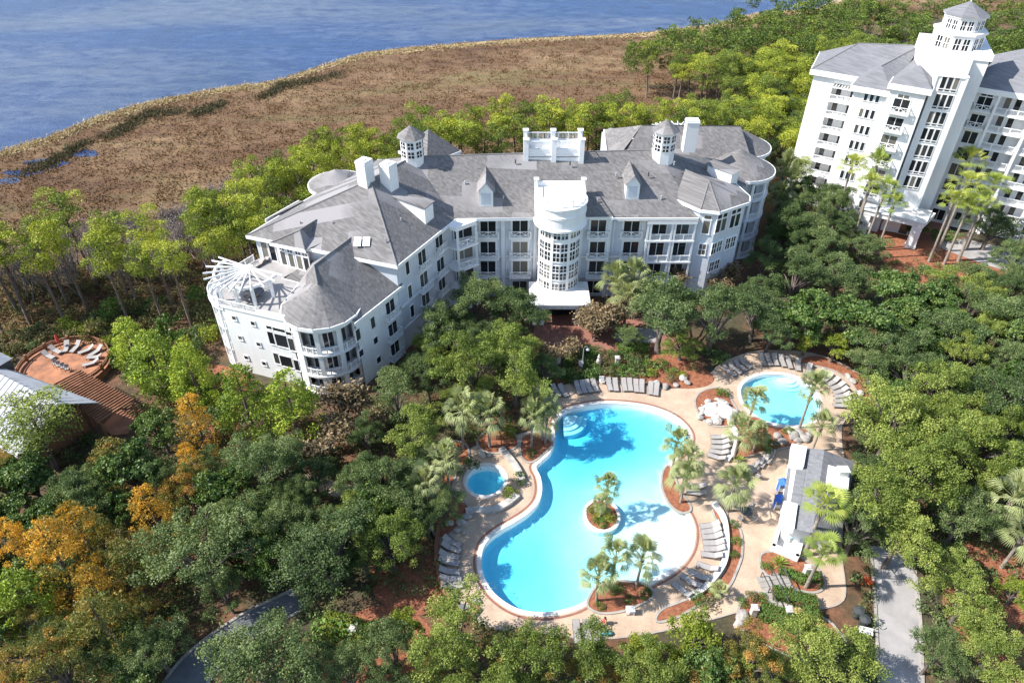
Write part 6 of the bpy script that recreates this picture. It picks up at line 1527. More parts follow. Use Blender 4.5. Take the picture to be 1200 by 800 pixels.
for (u, v, tl, cl, r) in ((875,598.5,'dark round table on the open deck left of the bar','around the open deck table',.62),(879.5,549,'dark round table between the curved wall and the loungers beside the bar','around the table above the agave',.6)):
    p = round_table(u, v, tl, r)
    for k, w_ in enumerate(('far right','far left','near left','near right')):
        a = R_(45+90*k); chair(p.x+1.0*math.cos(a), p.y+1.0*math.sin(a), a-math.pi/2, 'patio chair on the %s side, %s' % (w_, cl), 'patio chairs '+cl)
def small(name, label, cat, u, v, mats_parts, z=.1, rot=0, group=None):
    p = g(u, v, z); t = thing(name, label, cat, (p.x, p.y, z), rot, group)
    for nm, mt, fn in mats_parts:
        m_ = MB(); fn(m_); o = m_.build(nm, mt); o.parent = t
    return t
small('side_table', 'white side table on the deck below the three foot palms', 'table', 738, 718, [('tabletop','trim',lambda m_: m_.box(-.4,.4,-.3,.3,.68,.74)),('shelf','trim',lambda m_: m_.box(-.36,.36,-.26,.26,.3,.34)),('frame','trim',lambda m_: [m_.box(x-.03,x+.03,y-.03,y+.03,0,.68) for x in (-.35,.35) for y in (-.25,.25)])])
small('towel_stand', 'white chair with towels between two loungers at the pool head', 'chair', 705, 449, [('seat','trim',lambda m_: m_.box(-.3,.3,-.3,.3,.4,.48)),('backrest','trim',lambda m_: m_.box(-.3,.3,.26,.32,.48,.95)),('leg','trim',lambda m_: [m_.box(x-.03,x+.03,y-.03,y+.03,0,.42) for x in (-.26,.26) for y in (-.26,.26)]),('towel','sling',lambda m_: m_.box(-.22,.22,-.2,.2,.48,.6))])

# ---- people by the lowest loungers
def person(name, label, pts, edges, rads, u, v, z, rot, cloth):
    import bmesh
    p = g(u, v, z); me = bpy.data.meshes.new(name); me.from_pydata(pts, edges, []); o = bpy.data.objects.new('person', me); COL.objects.link(o)
    o.location = (p.x, p.y, z); o.rotation_euler = (0,0,rot)
    md = o.modifiers.new('skin', 'SKIN'); 
    for i, r in enumerate(rads): me.skin_vertices[0].data[i].radius = r
    me.skin_vertices[0].data[0].use_root = True
    sb = o.modifiers.new('sub', 'SUBSURF'); sb.levels = 2; sb.render_levels = 2; me.materials.append(M['skin'])
    tag(o, label, 'person')
    for nm, mt, fn in cloth:
        m_ = MB(); fn(m_); c = m_.build(nm, mt, None, True); c.parent = o
    return o
# seated sunbather: legs stretched out toward the pool (local +y), torso upright
sit = [(0,0,.42),(0,-.04,.62),(0,-.07,.82),(0,-.08,.96),(0,-.05,1.04),(0,-.04,1.16),(.1,.02,.42),(.12,.42,.50),(.13,.80,.38),(.13,.92,.42),(-.1,.02,.42),(-.12,.42,.52),(-.13,.80,.38),(-.13,.92,.42),(.19,-.07,.88),(.26,.06,.64),(.22,.28,.56),(-.19,-.07,.88),(-.26,.06,.64),(-.22,.28,.56)]
ed = [(0,1),(1,2),(2,3),(3,4),(4,5),(0,6),(6,7),(7,8),(8,9),(0,10),(10,11),(11,12),(12,13),(2,14),(14,15),(15,16),(2,17),(17,18),(18,19)]
rd = [(.15,.12),(.13,.10),(.15,.11),(.06,.06),(.07,.08),(.09,.10),(.09,.09),(.06,.06),(.04,.04),(.035,.05),(.09,.09),(.06,.06),(.04,.04),(.035,.05),(.055,.055),(.04,.04),(.03,.035),(.055,.055),(.04,.04),(.03,.035)]
person('person', 'person with bare shoulders sitting on a lounger at the bottom edge of the deck', sit, ed, rd, 698.6, 739, .02, R_(-10), [('swimwear','cushion',lambda m_: m_.lathe(0,0,[(.165,.34),(.17,.44),(.15,.52)],14)),('hair','hair',lambda m_: m_.blob((0,-.06,1.19),(.11,.12,.12),3,.1))])
sit2 = [(x*.95, y*.9, z_) for x, y, z_ in sit]
person('person', 'person in red top bending over right of the lowest loungers', sit2, ed, rd, 707.5, 732, -.05, R_(120), [('top','red',lambda m_: m_.lathe(0,-.05,[(.16,.52),(.18,.7),(.19,.86),(.08,.93)],14)),('hair','hair',lambda m_: m_.blob((0,-.05,1.19),(.11,.12,.12),4,.1))])
small('beach_bag', 'turquoise towel bundle on the deck right of the lowest loungers', 'towel', 711, 743, [('cloth','cyan',lambda m_: m_.blob((0,0,.2),(.5,.35,.22),5,.3))])

# ---- pool bar
pb_ = thing('pool_bar', 'small white pool bar with grey shingle roof and white flat roofs', 'building', tuple(g(950, 585, 0)))
ZB = 3.3
def roofquad(name, pxs, z0, z1, mat): m_ = MB(); m_.prism([g(u, v, z1)[:2] for u, v in pxs], z0, z1); return m_.build(name, mat, pb_)
m_ = MB(); m_.prism([g(u, v, ZB)[:2] for u, v in ((930,526),(945,527),(994,542),(982,622),(922,610),(922,589),(928,545))], 0, ZB-.05); m_.build('wall', 'stucco', pb_)
mb_ = MB(); qa = [g(u, v, ZB) for u, v in ((944,524),(1002,541))]; qb = [g(u, v, ZB) for u, v in ((929,619),(985,630))]; rg1 = [g(966,527,ZB+1.1), g(952,624,ZB+1.1)]
qq = [g(925,541,ZB), g(917,588,ZB)]
for f in ([qa[0], rg1[0], rg1[1], qb[0]], [rg1[0], qa[1], qb[1], rg1[1]]): mb_.add(f, [(0,1,2,3) if (f[1]-f[0]).cross(f[2]-f[0]).z > 0 else (3,2,1,0)])
mb_.add([qa[0], rg1[0], qa[1]], [(0,1,2)]); mb_.add([qb[0], rg1[1], qb[1]], [(0,1,2)])
f = [qq[0]+Vector((0,0,-.3)), g(945,545,ZB+.25), g(938,592,ZB+.25), qq[1]+Vector((0,0,-.3))]; mb_.add(f, [(0,1,2,3)] if (f[1]-f[0]).cross(f[2]-f[0]).z > 0 else [(3,2,1,0)])
mb_.build('roof', 'shingle_r', pb_)
roofquad('flat_roof', [(928,519),(946,523),(942,546),(926,541)], ZB-.2, ZB+.7, 'white_flat')
roofquad('flat_roof', [(919,586),(935,590),(931,619),(913,614)], ZB-.4, ZB+.5, 'white_flat')
roofquad('flat_roof', [(969,544),(996,551),(994,574),(966,568)], ZB-.2, ZB+.9, 'white_flat')
p = g(986,556,ZB+.9); m_ = MB(); m_.box(p.x-.5,p.x+.5,p.y-.4,p.y+.4,ZB+.9,ZB+1.7); m_.box(p.x-.55,p.x+.55,p.y-.45,p.y+.45,ZB+1.7,ZB+1.78); m_.lathe(p.x,p.y,[(.3,ZB+1.78),(.3,ZB+1.86),(0,ZB+1.86)],14); m_.build('roof_fan_unit', 'trim', pb_)
py_ = [g(u, v, 1.0) for u, v in ((913,618),(907,638),(935,650),(941,628))]
m_ = MB()
for a, b_ in zip(py_[:-1], py_[1:]):
    d = b_-a; m_.obox(((a.x+b_.x)/2, (a.y+b_.y)/2), d[:2], d.length/2+.15, .18, 0, 1.0)
m_.build('patio_wall', 'stucco', pb_)
m_ = MB(); m_.prism([q[:2] for q in py_], .1, .16); m_.build('patio_floor', 'stucco', pb_)
wl = g(922,600,1.6)
for (u0, v0, u1, v1) in ((921,548,915,590),):
    a, b_ = g(u0, v0, 1.0), g(u1, v1, 1.0)
m_ = MB(); wp = [g(928,545,ZB)[:2], g(922,589,ZB)[:2]]
for k in range(3):
    add_window(pb_, wp[0], wp[1], 1.0+k*1.5, 1.1, 1.0, 1.1, 1, 1, .03)
small('drinks_cooler', 'pale blue cooler box inside the bar patio', 'cooler', 927, 634, [('body','sling',lambda m_: m_.box(-.3,.3,-.25,.25,.06,.75)),('lid','cyan',lambda m_: m_.box(-.32,.32,-.27,.27,.75,.82))])
small('barbecue_grill', 'dark red grill inside the bar patio', 'grill', 922, 626, [('body','clay',lambda m_: m_.blob((0,0,.85),(.5,.35,.28),2,.1)),('cart','metal_dark',lambda m_: m_.box(-.4,.4,-.25,.25,.06,.7))])
for (u, v, lab) in ((915,576,'upper blue canopied towel cart beside the bar wall'),(911,595,'lower blue canopied towel cart beside the bar wall')):
    small('towel_cart', lab, 'cart', u, v, [('frame','trim',lambda m_: [m_.box(x-.03,x+.03,y-.03,y+.03,0,1.5) for x in (-.45,.45) for y in (-.4,.4)]),('canopy','blue',lambda m_: m_.add([(-.55,-.5,1.45),(.55,-.5,1.45),(.55,.5,1.45),(-.55,.5,1.45),(0,-.5,1.75),(0,.5,1.75)],[(0,4,5,3),(4,1,2,5),(0,1,4),(2,3,5)])),('shelf','trim',lambda m_: m_.box(-.45,.45,-.4,.4,.5,.56)),('towels','white',lambda m_: [m_.box(-.4+.28*k,-.16+.28*k,-.3,.3,.56,.85) for k in range(3)]),('side_panel','blue',lambda m_: m_.box(-.47,-.44,-.4,.4,.1,1.4))], rot=R_(-8))

# ---- rocks
_rk = random.Random(3); ROCKS = []
def rock_mesh(i, mt): m_ = MB(); m_.blob((0,0,.25),(.5,.42,.36), i, .45, 2); return m_.mesh('rock', mt)
for i in range(5): ROCKS.append((rock_mesh(i, 'rock'), rock_mesh(i+9, 'palerock')))
def rock(u, v, s, pale, label, group=None, z=.1):
    p = g(u, v, z+s*.3); o = bpy.data.objects.new('rock', ROCKS[_rk.randrange(5)][1 if pale else 0]); COL.objects.link(o)
    o.location = (p.x, p.y, z); o.scale = (s*_rk.uniform(.8,1.3), s, s*_rk.uniform(.7,1)); o.rotation_euler = (0,0,_rk.uniform(0,6.28)); tag(o, label, 'rock', group)
for i in range(46):
    a = _rk.uniform(0,6.28); d = _rk.random()**.5; u, v = 841+22*d*math.cos(a), 482+15*d*math.sin(a)
    rock(u, v, _rk.uniform(.5,1.4)*(1.2-.5*d), True, 'pale boulder heaped in the rock fountain', 'pale boulders of the rock fountain', .15)
m_ = MB(); c = g(842,481,.4); m_.blob((c.x,c.y,.3),(1.9,1.6,.55),7,.35,3); o = m_.build('fountain_slab', 'white_flat'); tag(o, 'smooth white stone basin in the middle of the boulder heap', 'fountain')
for i, (u, v, s) in enumerate(((912,510,1.3),(918,516,1.2),(909,519,.9),(931,510,1.2),(939,508,1.3),(944,513,1.2),(936,515,1.0),(925,506,.8),(948,508,.9))): rock(u, v, s, False, 'brown grey boulder in the bed between round pool and bar', 'boulders between round pool and bar')
for i, (u, v, s) in enumerate(((540,612,1.0),(547,604,.9),(536,620,.8),(529,628,.7),(565,532,.8),(573,533,.7),(528,612,.8),(543,624,.6))): rock(u, v, s, i % 2 == 0, 'small pale boulder in the beds beside the spa', 'boulders beside the spa')
for i, (u, v, s) in enumerate(((770,448,1.0),(780,452,1.0),(792,450,.8),(802,442,1.1),(806,448,.9),(870,722,1.3),(866,728,1.0),(1000,446,.9),(994,440,.8),(1010,460,.9))): rock(u, v, s, i % 3 == 0, 'boulder on the orange straw beds around the pools', 'boulders on the straw beds')

# ---- low walls
def lowwall(pxs, w, h, label, mat='stone_white', z=0.0, name='low_wall', k=4):
    pts = smoothline(gpts(pxs), False, k); m_ = MB(); n = len(pts); Lr = []
    for i, p in enumerate(pts):
        a = Vector(pts[max(0, i-1)]); b_ = Vector(pts[min(n-1, i+1)]); d = (b_-a).normalized(); nn = Vector((-d.y, d.x))*w/2; q = Vector(p); Lr.append((q+nn, q-nn))
    vs = []
    for l_, r_ in Lr: vs += [(l_.x,l_.y,z),(r_.x,r_.y,z),(r_.x,r_.y,z+h),(l_.x,l_.y,z+h)]
    fs = []
    for i in range(n-1):
        a = 4*i; b2 = 4*(i+1)
        for j in range(4): fs.append((a+j, b2+j, b2+(j+1) % 4, a+(j+1) % 4))
    fs += [(0,1,2,3), (4*n-1,4*n-2,4*n-3,4*n-4)]
    m_.add(vs, fs); o = m_.build(name, mat); tag(o, label, 'wall'); return o
lowwall([(836,592),(846,606),(850,624),(850,650),(844,668),(826,690),(806,702)], .55, .55, 'curved pinkish wall behind the loungers right of the beach', 'coping')
lowwall([(854,496),(862,510),(860,528),(851,542)], .5, .5, 'short curved wall beside the loungers below the rock fountain', 'coping')
lowwall([(587,528),(596,538),(606,552),(612,566)], .7, .6, 'pale stone wall right of the spa', 'palerock')
lowwall([(546,602),(560,600),(577,600),(594,592),(606,582)], .8, .55, 'pale stone wall below the spa', 'palerock')
lowwall([(516,606),(512,640),(514,672),(524,700),(540,718)], .4, .6, 'dark curved garden wall behind the loungers left of the pool foot', 'wood')
lowwall([(548,706),(560,716),(551,726)], .35, .5, 'brown wooden corner wall at the lower left of the deck', 'wood', k=1)

# ---- lamp, pillars, statue
def lamp(u, v, label, h=3.6):
    p = g(u, v, 0); t = thing('street_lamp', label, 'lamp', (p.x, p.y, 0))
    m_ = MB(); m_.lathe(p.x,p.y,[(.14,0),(.12,.4),(.055,.5),(.045,h)],10); m_.tube([(p.x,p.y,h),(p.x+.1,p.y,h+.35),(p.x+.4,p.y,h+.4),(p.x+.55,p.y,h+.15)],.03,6); m_.build('pole','tin',t)
    m_ = MB(); m_.lathe(p.x+.55,p.y,[(.04,h+.15),(.2,h-.02),(.26,h-.12),(.2,h-.13)],14); m_.build('lamp_shade','tin',t)
    m_ = MB(); m_.blob((p.x+.55,p.y,h-.14),(.1,.1,.1),0,0); m_.build('bulb','white',t)
lamp(682, 434, 'grey gooseneck garden lamp between the stone pillars above the pool head')
for (u, v, lab) in ((722.5,429,'square stone pillar right of the statue above the pool head'),(680,434.5,'square stone pillar at the foot of the garden lamp'),(654,430,'grey stone pillar in the shade above the left loungers'),
                    (416,746,'pinkish stone pillar beside the round clipped bush left of the pool foot'),(191,750,'stone pillar at the bend of the asphalt road'),(881,722,'white square pillar at the left end of the hedges'),(921,724,'white square pillar between the two long hedges'),(943,675,'white square pillar beside the bar hedge')):
    small('stone_pillar', lab, 'pillar', u, v, [('shaft','stone_white',lambda m_: m_.box(-.25,.25,-.25,.25,0,1.45)),('cap','stone_white',lambda m_: (m_.box(-.32,.32,-.32,.32,1.45,1.56), m_.box(-.2,.2,-.2,.2,1.56,1.66)))], z=0)
small('garden_statue', 'pale stone figure on a pedestal between pillar and lamp above the pool head', 'statue', 701, 429, [('pedestal','stone_white',lambda m_: m_.box(-.3,.3,-.3,.3,0,.8)),('figure','stone_white',lambda m_: m_.lathe(0,0,[(.24,.8),(.28,1.0),(.16,1.35),(.2,1.6),(.09,1.72),(.12,1.82),(.1,1.95),(0,2.0)],14))], z=0)
small('entrance_sign', 'grey slanted sign panel beside the pinkish stone pillar', 'sign', 430, 748, [('panel','tin',lambda m_: m_.box(-.9,.9,-.05,.05,.35,1.0)),('post','stone_white',lambda m_: [m_.box(x-.06,x+.06,-.08,.08,0,1.05) for x in (-.8,.8)])], z=0, rot=R_(-32))
small('road_sign', 'small white barrier rail by the road bend in the dark lower left', 'barrier', 181, 757, [('rail','trim',lambda m_: (m_.box(-.9,.9,-.05,.05,.75,.92), m_.box(-.6,.6,-.06,.06,.5,.62))),('post','trim',lambda m_: [m_.box(x-.05,x+.05,-.05,.05,0,.9) for x in (-.7,.7)])], z=0, rot=R_(-48))
small('garden_globe', 'blue glazed ball under the dark trees in the lower left', 'ornament', 155, 735, [('globe','blue',lambda m_: m_.blob((0,0,.75),(.38,.38,.38),0,0,3)),('stand','stone_white',lambda m_: m_.lathe(0,0,[(.25,0),(.18,.4),(.22,.45)],12))], z=.4)
for (u, v, lab) in ((1003,722,'black round lidded bin at the left kerb of the drive, upper'),(1010,732,'black round lidded bin at the left kerb of the drive, lower')):
    small('waste_bin', lab, 'bin', u, v, [('body','metal_dark',lambda m_: m_.lathe(0,0,[(.36,0),(.42,.95),(.45,1.0)],16)),('lid','metal_dark',lambda m_: m_.lathe(0,0,[(.5,1.0),(.45,1.12),(.0,1.25)],16))], z=0)
small('garden_bench', 'white bench at the left kerb of the drive', 'bench', 1013, 743, [('seat','trim',lambda m_: m_.box(-.6,.6,-.2,.2,.42,.46)),('backrest','trim',lambda m_: m_.box(-.6,.6,.18,.22,.5,.85)),('leg','trim',lambda m_: [m_.box(x-.05,x+.05,-.22,.22,0,.42) for x in (-.5,.5)])], z=0, rot=R_(-15))
def handrail(u, v, rot, label):
    small('pool_handrail', label, 'handrail', u, v, [('rail','tin',lambda m_: [m_.tube([(x,-.45,0),(x,-.42,.75),(x,-.2,.88),(x,.25,.6),(x,.45,-.25)],.025,6) for x in (-.3,.3)])], z=.1, rot=rot)
handrail(577, 691, R_(-60), 'steel handrail at the lower left edge of the main pool'); handrail(924, 441, R_(165), 'steel handrail at the top of the round pool'); handrail(783, 489, R_(140), 'steel handrail at the upper right of the main pool')
# stairs with dark rails
t = thing('garden_stairs', 'pale garden steps with three dark handrails below the bar bed', 'stairs', tuple(g(905, 690, 0)))
a, b_ = g(903, 676, .1), g(918, 704, .1); dd = (b_-a); e = Vector((dd.x, dd.y)).normalized(); q = Vector((-e.y, e.x))
m_ = MB()
for k in range(6):
    c = Vector(a[:2])+e*(k*.55+.2); m_.obox(c, e, .29, 1.5, .1, .14+.05*(6-k))
m_.build('steps', 'kerb', t)
for s_ in (-1.1, 0, 1.1):
    m_ = MB(); c0 = Vector(a[:2])+q*s_; c1 = c0+e*3.2
    m_.tube([(c0.x,c0.y,1.25),(c1.x,c1.y,1.0)], .06, 6)
    for f_ in (0, .5, 1): c = c0+(c1-c0)*f_; m_.tube([(c.x,c.y,.1),(c.x,c.y,1.25-.25*f_)], .045, 6)
    m_.build('handrail', 'metal_dark', t)

# ---- hedges and shrubs
def hedge(pxs, w, h, label, mat='l_hedge', seed=0, z=0.0):
    rs = np.random.RandomState(seed+50); pts = smoothline(gpts(pxs), False, 5); P_ = [Vector(p) for p in pts]
    tot = sum((b-a).length for a, b in zip(P_[:-1], P_[1:])); n = int(tot*(w+2*h)*170); C = np.zeros((n,3)); O = np.zeros((n,3))
    for i in range(n):
        d = rs.rand()*tot; k = 0
        while k < len(P_)-2 and d > (P_[k+1]-P_[k]).length: d -= (P_[k+1]-P_[k]).length; k += 1
        e_ = (P_[k+1]-P_[k]).normalized(); q_ = Vector((-e_.y, e_.x)); t_ = rs.uniform(-1, 1); a_ = abs(t_)
        z_ = h*(1-.25*max(0, a_-.55)) if rs.rand() < .5 else h*rs.rand(); 
        if z_ < h*.75: t_ = math.copysign(.92+.1*rs.rand(), t_)
        c = P_[k]+e_*d+q_*t_*w/2; C[i] = (c.x+rs.normal()*.04, c.y+rs.normal()*.04, z+z_+rs.normal()*.04); O[i] = (q_.x*t_, q_.y*t_, 1.0 if z_ > h*.75 else .2)
    me = leaf_mesh('foliage', C, .15*(.6+.8*rs.rand(n)), O, .5+.2*rs.normal(size=n), mat, .6, .8, seed)
    p0 = P_[len(P_)//2]; t = thing('hedge', label, 'hedge', (p0.x, p0.y, z)); o = bpy.data.objects.new('foliage', me); COL.objects.link(o); attach(o, t)
    m_ = MB(); 
    for a, b2 in zip(P_[:-1], P_[1:]): c = (a+b2)/2; m_.obox(c, b2-a, (b2-a).length/2, w*.4, z, z+h*.85)
    m_.build('stems', M['l_magnolia'] if False else 'ground', t)
hedge([(904,698),(925,702),(940,708),(955,710)], 1.3, 1.1, 'long clipped hedge right below the garden stairs', seed=1)
hedge([(888,718),(905,724),(925,732),(942,744)], 1.7, 1.2, 'wide clipped hedge nearest the bottom edge', seed=2)
hedge([(911,671),(925,675),(942,683)], 1.0, .8, 'clipped hedge along the bed beside the bar', seed=3)
hedge([(951,676),(952,690)], 1.3, 1.1, 'short blocky hedge at the foot of the big fan palm', seed=4)
hedge([(946,718),(952,732)], 1.6, 1.2, 'blocky clipped hedge at the right of the wide hedge', seed=5)
hedge([(722,412),(740,410),(760,412)], 1.8, 1.0, 'bright green hedge between the service drive and the pillars', seed=6)
hedge([(380,735),(410,740),(435,752)], 2.2, 1.2, 'yellow green clipped bush row left of the pool foot', 'l_yellow', seed=7)
SH = {k: [shrub(s+j*7, mat=m_, leaf=l_) for s in (1,2,3)] for j, (k, m_, l_) in enumerate((('green','l_hedge',.15),('yellow','l_yellow',.16),('dark','l_magnolia',.17),('scrub','l_scrub',.16),('grey','l_oak',.14)))}
AG = [agave(1), agave(2)]
_sc = {}
def bush(kind, u, v, R, h, label, group=None):
    p = g(u, v, h*.4); t = bpy.data.objects.new('shrub' if kind != 'agave' else 'agave_plant', (AG if kind == 'agave' else SH[kind])[rgv.randrange(2)]); COL.objects.link(t)
    t.location = (p.x, p.y, .05); t.scale = (R, R, h/1.0 if kind != 'agave' else R); t.rotation_euler = (0,0,rgv.uniform(0,6.28)); tag(t, label, 'shrub' if kind != 'agave' else 'plant', group)
for k, u, v, R, h, lab in (('yellow',598,578,1.0,1.1,'bright yellow green bush right of the spa'),('dark',608,562,1.1,1.0,'dark bush on the pale wall right of the spa'),('dark',552,545,1.2,1.2,'dark bush above the spa'),('green',534,552,1.1,1.1,'green bush left of the spa rim'),('yellow',594,506,1.2,1.3,'yellow bush behind the pair of spa palms'),
    ('dark',622,532,.8,.6,'low dark bush in the bed at the pool head palms'),('green',703,710,.6,.5,'small round bush at the tip of the three palm bed'),('green',722,690,.9,.6,'green bush between the three foot palms'),('dark',755,696,.8,.6,'dark bush at the right end of the three palm bed'),('dark',738,702,.6,.5,'small dark bush in the middle of the three palm bed'),
    ('green',696,598,.9,.7,'green bush on the left of the pool island'),('yellow',714,606,.9,.6,'yellow green bush on the right of the pool island'),('green',704,612,.9,.6,'green bush at the near side of the pool island'),('yellow',705,598,.8,.9,'flowering yellow bush at the centre of the pool island'),
    ('green',847,461,1.1,1.0,'round green bush at the top of the rock fountain'),('dark',893,520,1.8,1.8,'large dark bush right of the short fountain palm'),('green',925,506,.9,.7,'yellow green bush among the boulders above the bar'),('green',860,614,.6,.6,'upper green clump in the curved bed'),('green',862,634,.7,.6,'middle green clump in the curved bed'),('green',860,650,.6,.6,'lower green clump in the curved bed'),
    ('scrub',832,706,1.1,1.0,'brownish bush below the tiny palm'),('green',818,702,.9,.8,'green bush left of the tiny palm'),('green',898,664,.7,.6,'small bush left of the agave by the bar'),('scrub',880,700,.8,.7,'brownish clump on the straw bed left of the stairs'),('green',870,706,.7,.6,'green clump at the far left of the hedges bed'),('green',893,700,.6,.7,'spiky green clump beside the stairs'),
    ('yellow',764,437,1.0,.9,'yellow bush on the orange straw above the right loungers'),('scrub',752,432,1.2,1.0,'brown bush left of the yellow one above the right loungers'),('green',775,426,1.0,.9,'green bush on the orange straw slope'),('green',788,436,1.1,1.0,'green bush in the middle of the orange straw slope'),('dark',770,430,1.2,1.1,'dark bush at the left of the orange straw slope'),('scrub',785,444,1.0,.8,'brown bush behind the right end of the pool head loungers'),('yellow',800,440,.8,.8,'yellow bush beside the boulders left of the round pool'),('scrub',812,432,1.0,.9,'brownish bush upper left of the round pool'),
    ('dark',690,440,1.4,1.1,'dark bush behind the left loungers of the pool head'),('dark',668,440,1.4,1.2,'dark bush left of the garden lamp'),('grey',674,446,1.0,.9,'grey green bush behind the fourth lounger'),('scrub',712,438,1.3,1.0,'reddish scrub behind the middle loungers'),('dark',733,436,1.4,1.0,'dark bush below the right pillar'),('green',742,428,1.0,.9,'green bush right of the pillars'),
    ('dark',420,748,2.0,1.9,'dark round bush beside the pinkish pillar'),('grey',375,765,1.8,1.8,'grey green clipped ball near the bottom left'),('green',386,742,2.2,1.8,'bright green bush between oak and clipped hedge'),('dark',500,600,1.2,1.1,'dark bush left of the spa boulders'),
    ('dark',845,420,1.6,1.3,'dark bush left of the four angled loungers'),('dark',830,412,1.6,1.3,'dark low bush under the loggia side oak'),('scrub',1090,300,1.2,.8,'brownish clump on the hotel straw slope'),('green',1085,316,1.2,.8,'green clump below the hotel palm trunks'),('green',1140,318,1.4,.9,'green clump right of the hotel palm trunks'),('dark',1100,276,1.8,1.5,'dark bush beside the hotel porch pier'),('dark',1118,278,1.8,1.4,'dark bush right of the hotel porch'),
    ('agave',914,658,1.3,1,'large agave in the bed beside the bar'),('agave',866,538,1.2,1,'agave beside the short curved wall'),('agave',838,692,1.1,1,'agave at the foot of the curved wall'),('agave',700,606,.9,1,'agave on the pool island')):
    bush(k, u, v, R, h, lab)
M['l_red'] = leafmat('red_flowers', [(0, (.30,.04,.02)), (.5, (.65,.08,.04)), (1, (.75,.2,.05))], .1)
SH['red'] = [shrub(91, mat='l_red', leaf=.12)]*2
bush('red', 1015, 683, .8, .9, 'red flowering shrub beside the top of the drive'); bush('red', 1098, 585, .7, 1.4, 'red flowering shrub in the right hand grove')
for (x, y) in scatter(gpts([(622,440),(640,420),(700,412),(755,418),(762,440),(745,445),(700,440),(655,450),(636,456)]), 60, .95, 43):
    t = bpy.data.objects.new('shrub', SH[random.Random(x).choice(['green','dark','dark','scrub','grey'])][random.Random(y).randrange(3)]); COL.objects.link(t); R = rgv.uniform(.8,1.3)
    t.location = (x, y, 0); t.scale = (R, R, R*rgv.uniform(.7,1.1)); t.rotation_euler = (0,0,rgv.uniform(0,6.28)); tag(t, 'shrub in the dense planting between the brick forecourt and the pool head loungers', 'shrub', 'shrubs above the pool head')
# shrub cover between the pine stand, the clay terrace and the left wing
rs_ = random.Random(77)
for (x, y) in scatter(gpts([(90,400),(120,372),(240,350),(262,420),(280,440),(262,520),(232,470),(170,455),(120,420)]), 70, 1.7, 40):
    t = bpy.data.objects.new('shrub', SH[rs_.choice(['green','yellow','scrub','dark','grey'])][rs_.randrange(3)]); COL.objects.link(t); R = rs_.uniform(1.2,2.2)
    t.location = (x, y, 0); t.scale = (R, R, R*rs_.uniform(.8,1.5)); t.rotation_euler = (0,0,rs_.uniform(0,6.28)); tag(t, 'bush in the thicket between the pine stand and the left end of the condominium', 'shrub', 'thicket left of the condominium')
for (x, y) in scatter(gpts([(-20,400),(90,382),(110,400),(60,408),(0,432),(-40,440)]), 30, 1.7, 41):
    t = bpy.data.objects.new('shrub', SH[rs_.choice(['scrub','yellow','scrub','grey'])][rs_.randrange(3)]); COL.objects.link(t); R = rs_.uniform(1.0,1.9)
    t.location = (x, y, 0); t.scale = (R, R, R*rs_.uniform(.7,1.1)); t.rotation_euler = (0,0,rs_.uniform(0,6.28)); tag(t, 'olive bush at the feet of the pines above the clay terrace', 'shrub', 'bushes above the clay terrace')

# ---- clubhouse at the left edge: metal roof, redwood pergola, round clay terrace
ch = thing('clubhouse', 'low building with a pale metal gable roof at the left edge', 'building', tuple(g(30, 500, 0)))
ra, rb = g(-40, 420, 6.6), g(70, 473.5, 6.6); ra = rb+(g(17.5, 447, 6.6)-rb)*2.6
fe = [g(117, 472, 4.3), g(13, 432.5, 4.3)]; fe[1] = fe[0]+(fe[1]-fe[0])*1.6; ne = [g(63, 486, 5.7)]
dn = (rb-ra).normalized(); near0 = rb+Vector((-dn.y, dn.x, 0))*(-5.2)+Vector((0,0,-2.6)); 
nrm = Vector((dn.y, -dn.x, 0)); nrm = nrm if nrm.y < 0 else -nrm
near0 = rb+nrm*6.0+Vector((0,0,-2.8)); near1 = ra+nrm*6.0+Vector((0,0,-2.8))
m_ = MB(); f = [ra, rb, near0, near1]; m_.add(f, [(0,1,2,3)] if (f[1]-f[0]).cross(f[2]-f[0]).z > 0 else [(3,2,1,0)])
f = [ra, rb, fe[0], fe[1]]; m_.add(f, [(0,1,2,3)] if (f[1]-f[0]).cross(f[2]-f[0]).z > 0 else [(3,2,1,0)])
f = [p-Vector((0,0,.12)) for p in (ra, rb, near0, near1)]; m_.add(f, [(3,2,1,0)]); f = [p-Vector((0,0,.12)) for p in (ra, rb, fe[0], fe[1])]; m_.add(f, [(0,1,2,3)])
ro = m_.build('roof', 'tin', ch)
m_ = MB()
for k in range(24):
    f_ = k/23.0
    for (p0, p1, q0, q1) in ((ra, rb, near1, near0), (ra, rb, fe[1], fe[0])):
        a, b2 = p0+(p1-p0)*f_, q0+(q1-q0)*f_; m_.tube([a+Vector((0,0,.03)), b2+Vector((0,0,.03))], .035, 4)
m_.build('roof_seam', 'tin', ro)
m_ = MB(); m_.prism([(rb-dn*1.5+nrm*5)[:2], (ra+nrm*5)[:2], (ra-nrm*2.2)[:2], (rb-dn*1.5-nrm*2.2)[:2]], 0, 3.7); m_.build('wall', 'wood', ch)
c = ra+(rb-ra)*.33-nrm*1.2; m_ = MB(); m_.obox(c[:2], dn[:2], 1.1, 1.1, 4.8, 6.4); m_.build('roof_vent', 'metal_dark', ch)
m_ = MB(); w_ = 1.35; cc = [c+dn*w_+nrm*w_, c-dn*w_+nrm*w_, c-dn*w_-nrm*w_, c+dn*w_-nrm*w_]; m_.add([(p.x,p.y,6.4) for p in cc]+[(c.x,c.y,7.3)], [(0,1,4),(1,2,4),(2,3,4),(3,0,4),(3,2,1,0)]); m_.build('vent_cap', 'tin', ch)
pgo = thing('pergola', 'redwood slatted pergola beside the metal roofed building', 'pergola', tuple(g(110, 470, 0)))
La_, Lb_, Ra_, Rb_ = g(66,450,3), g(117,494,3), g(93,436,3), g(154,470,3)
m_ = MB()
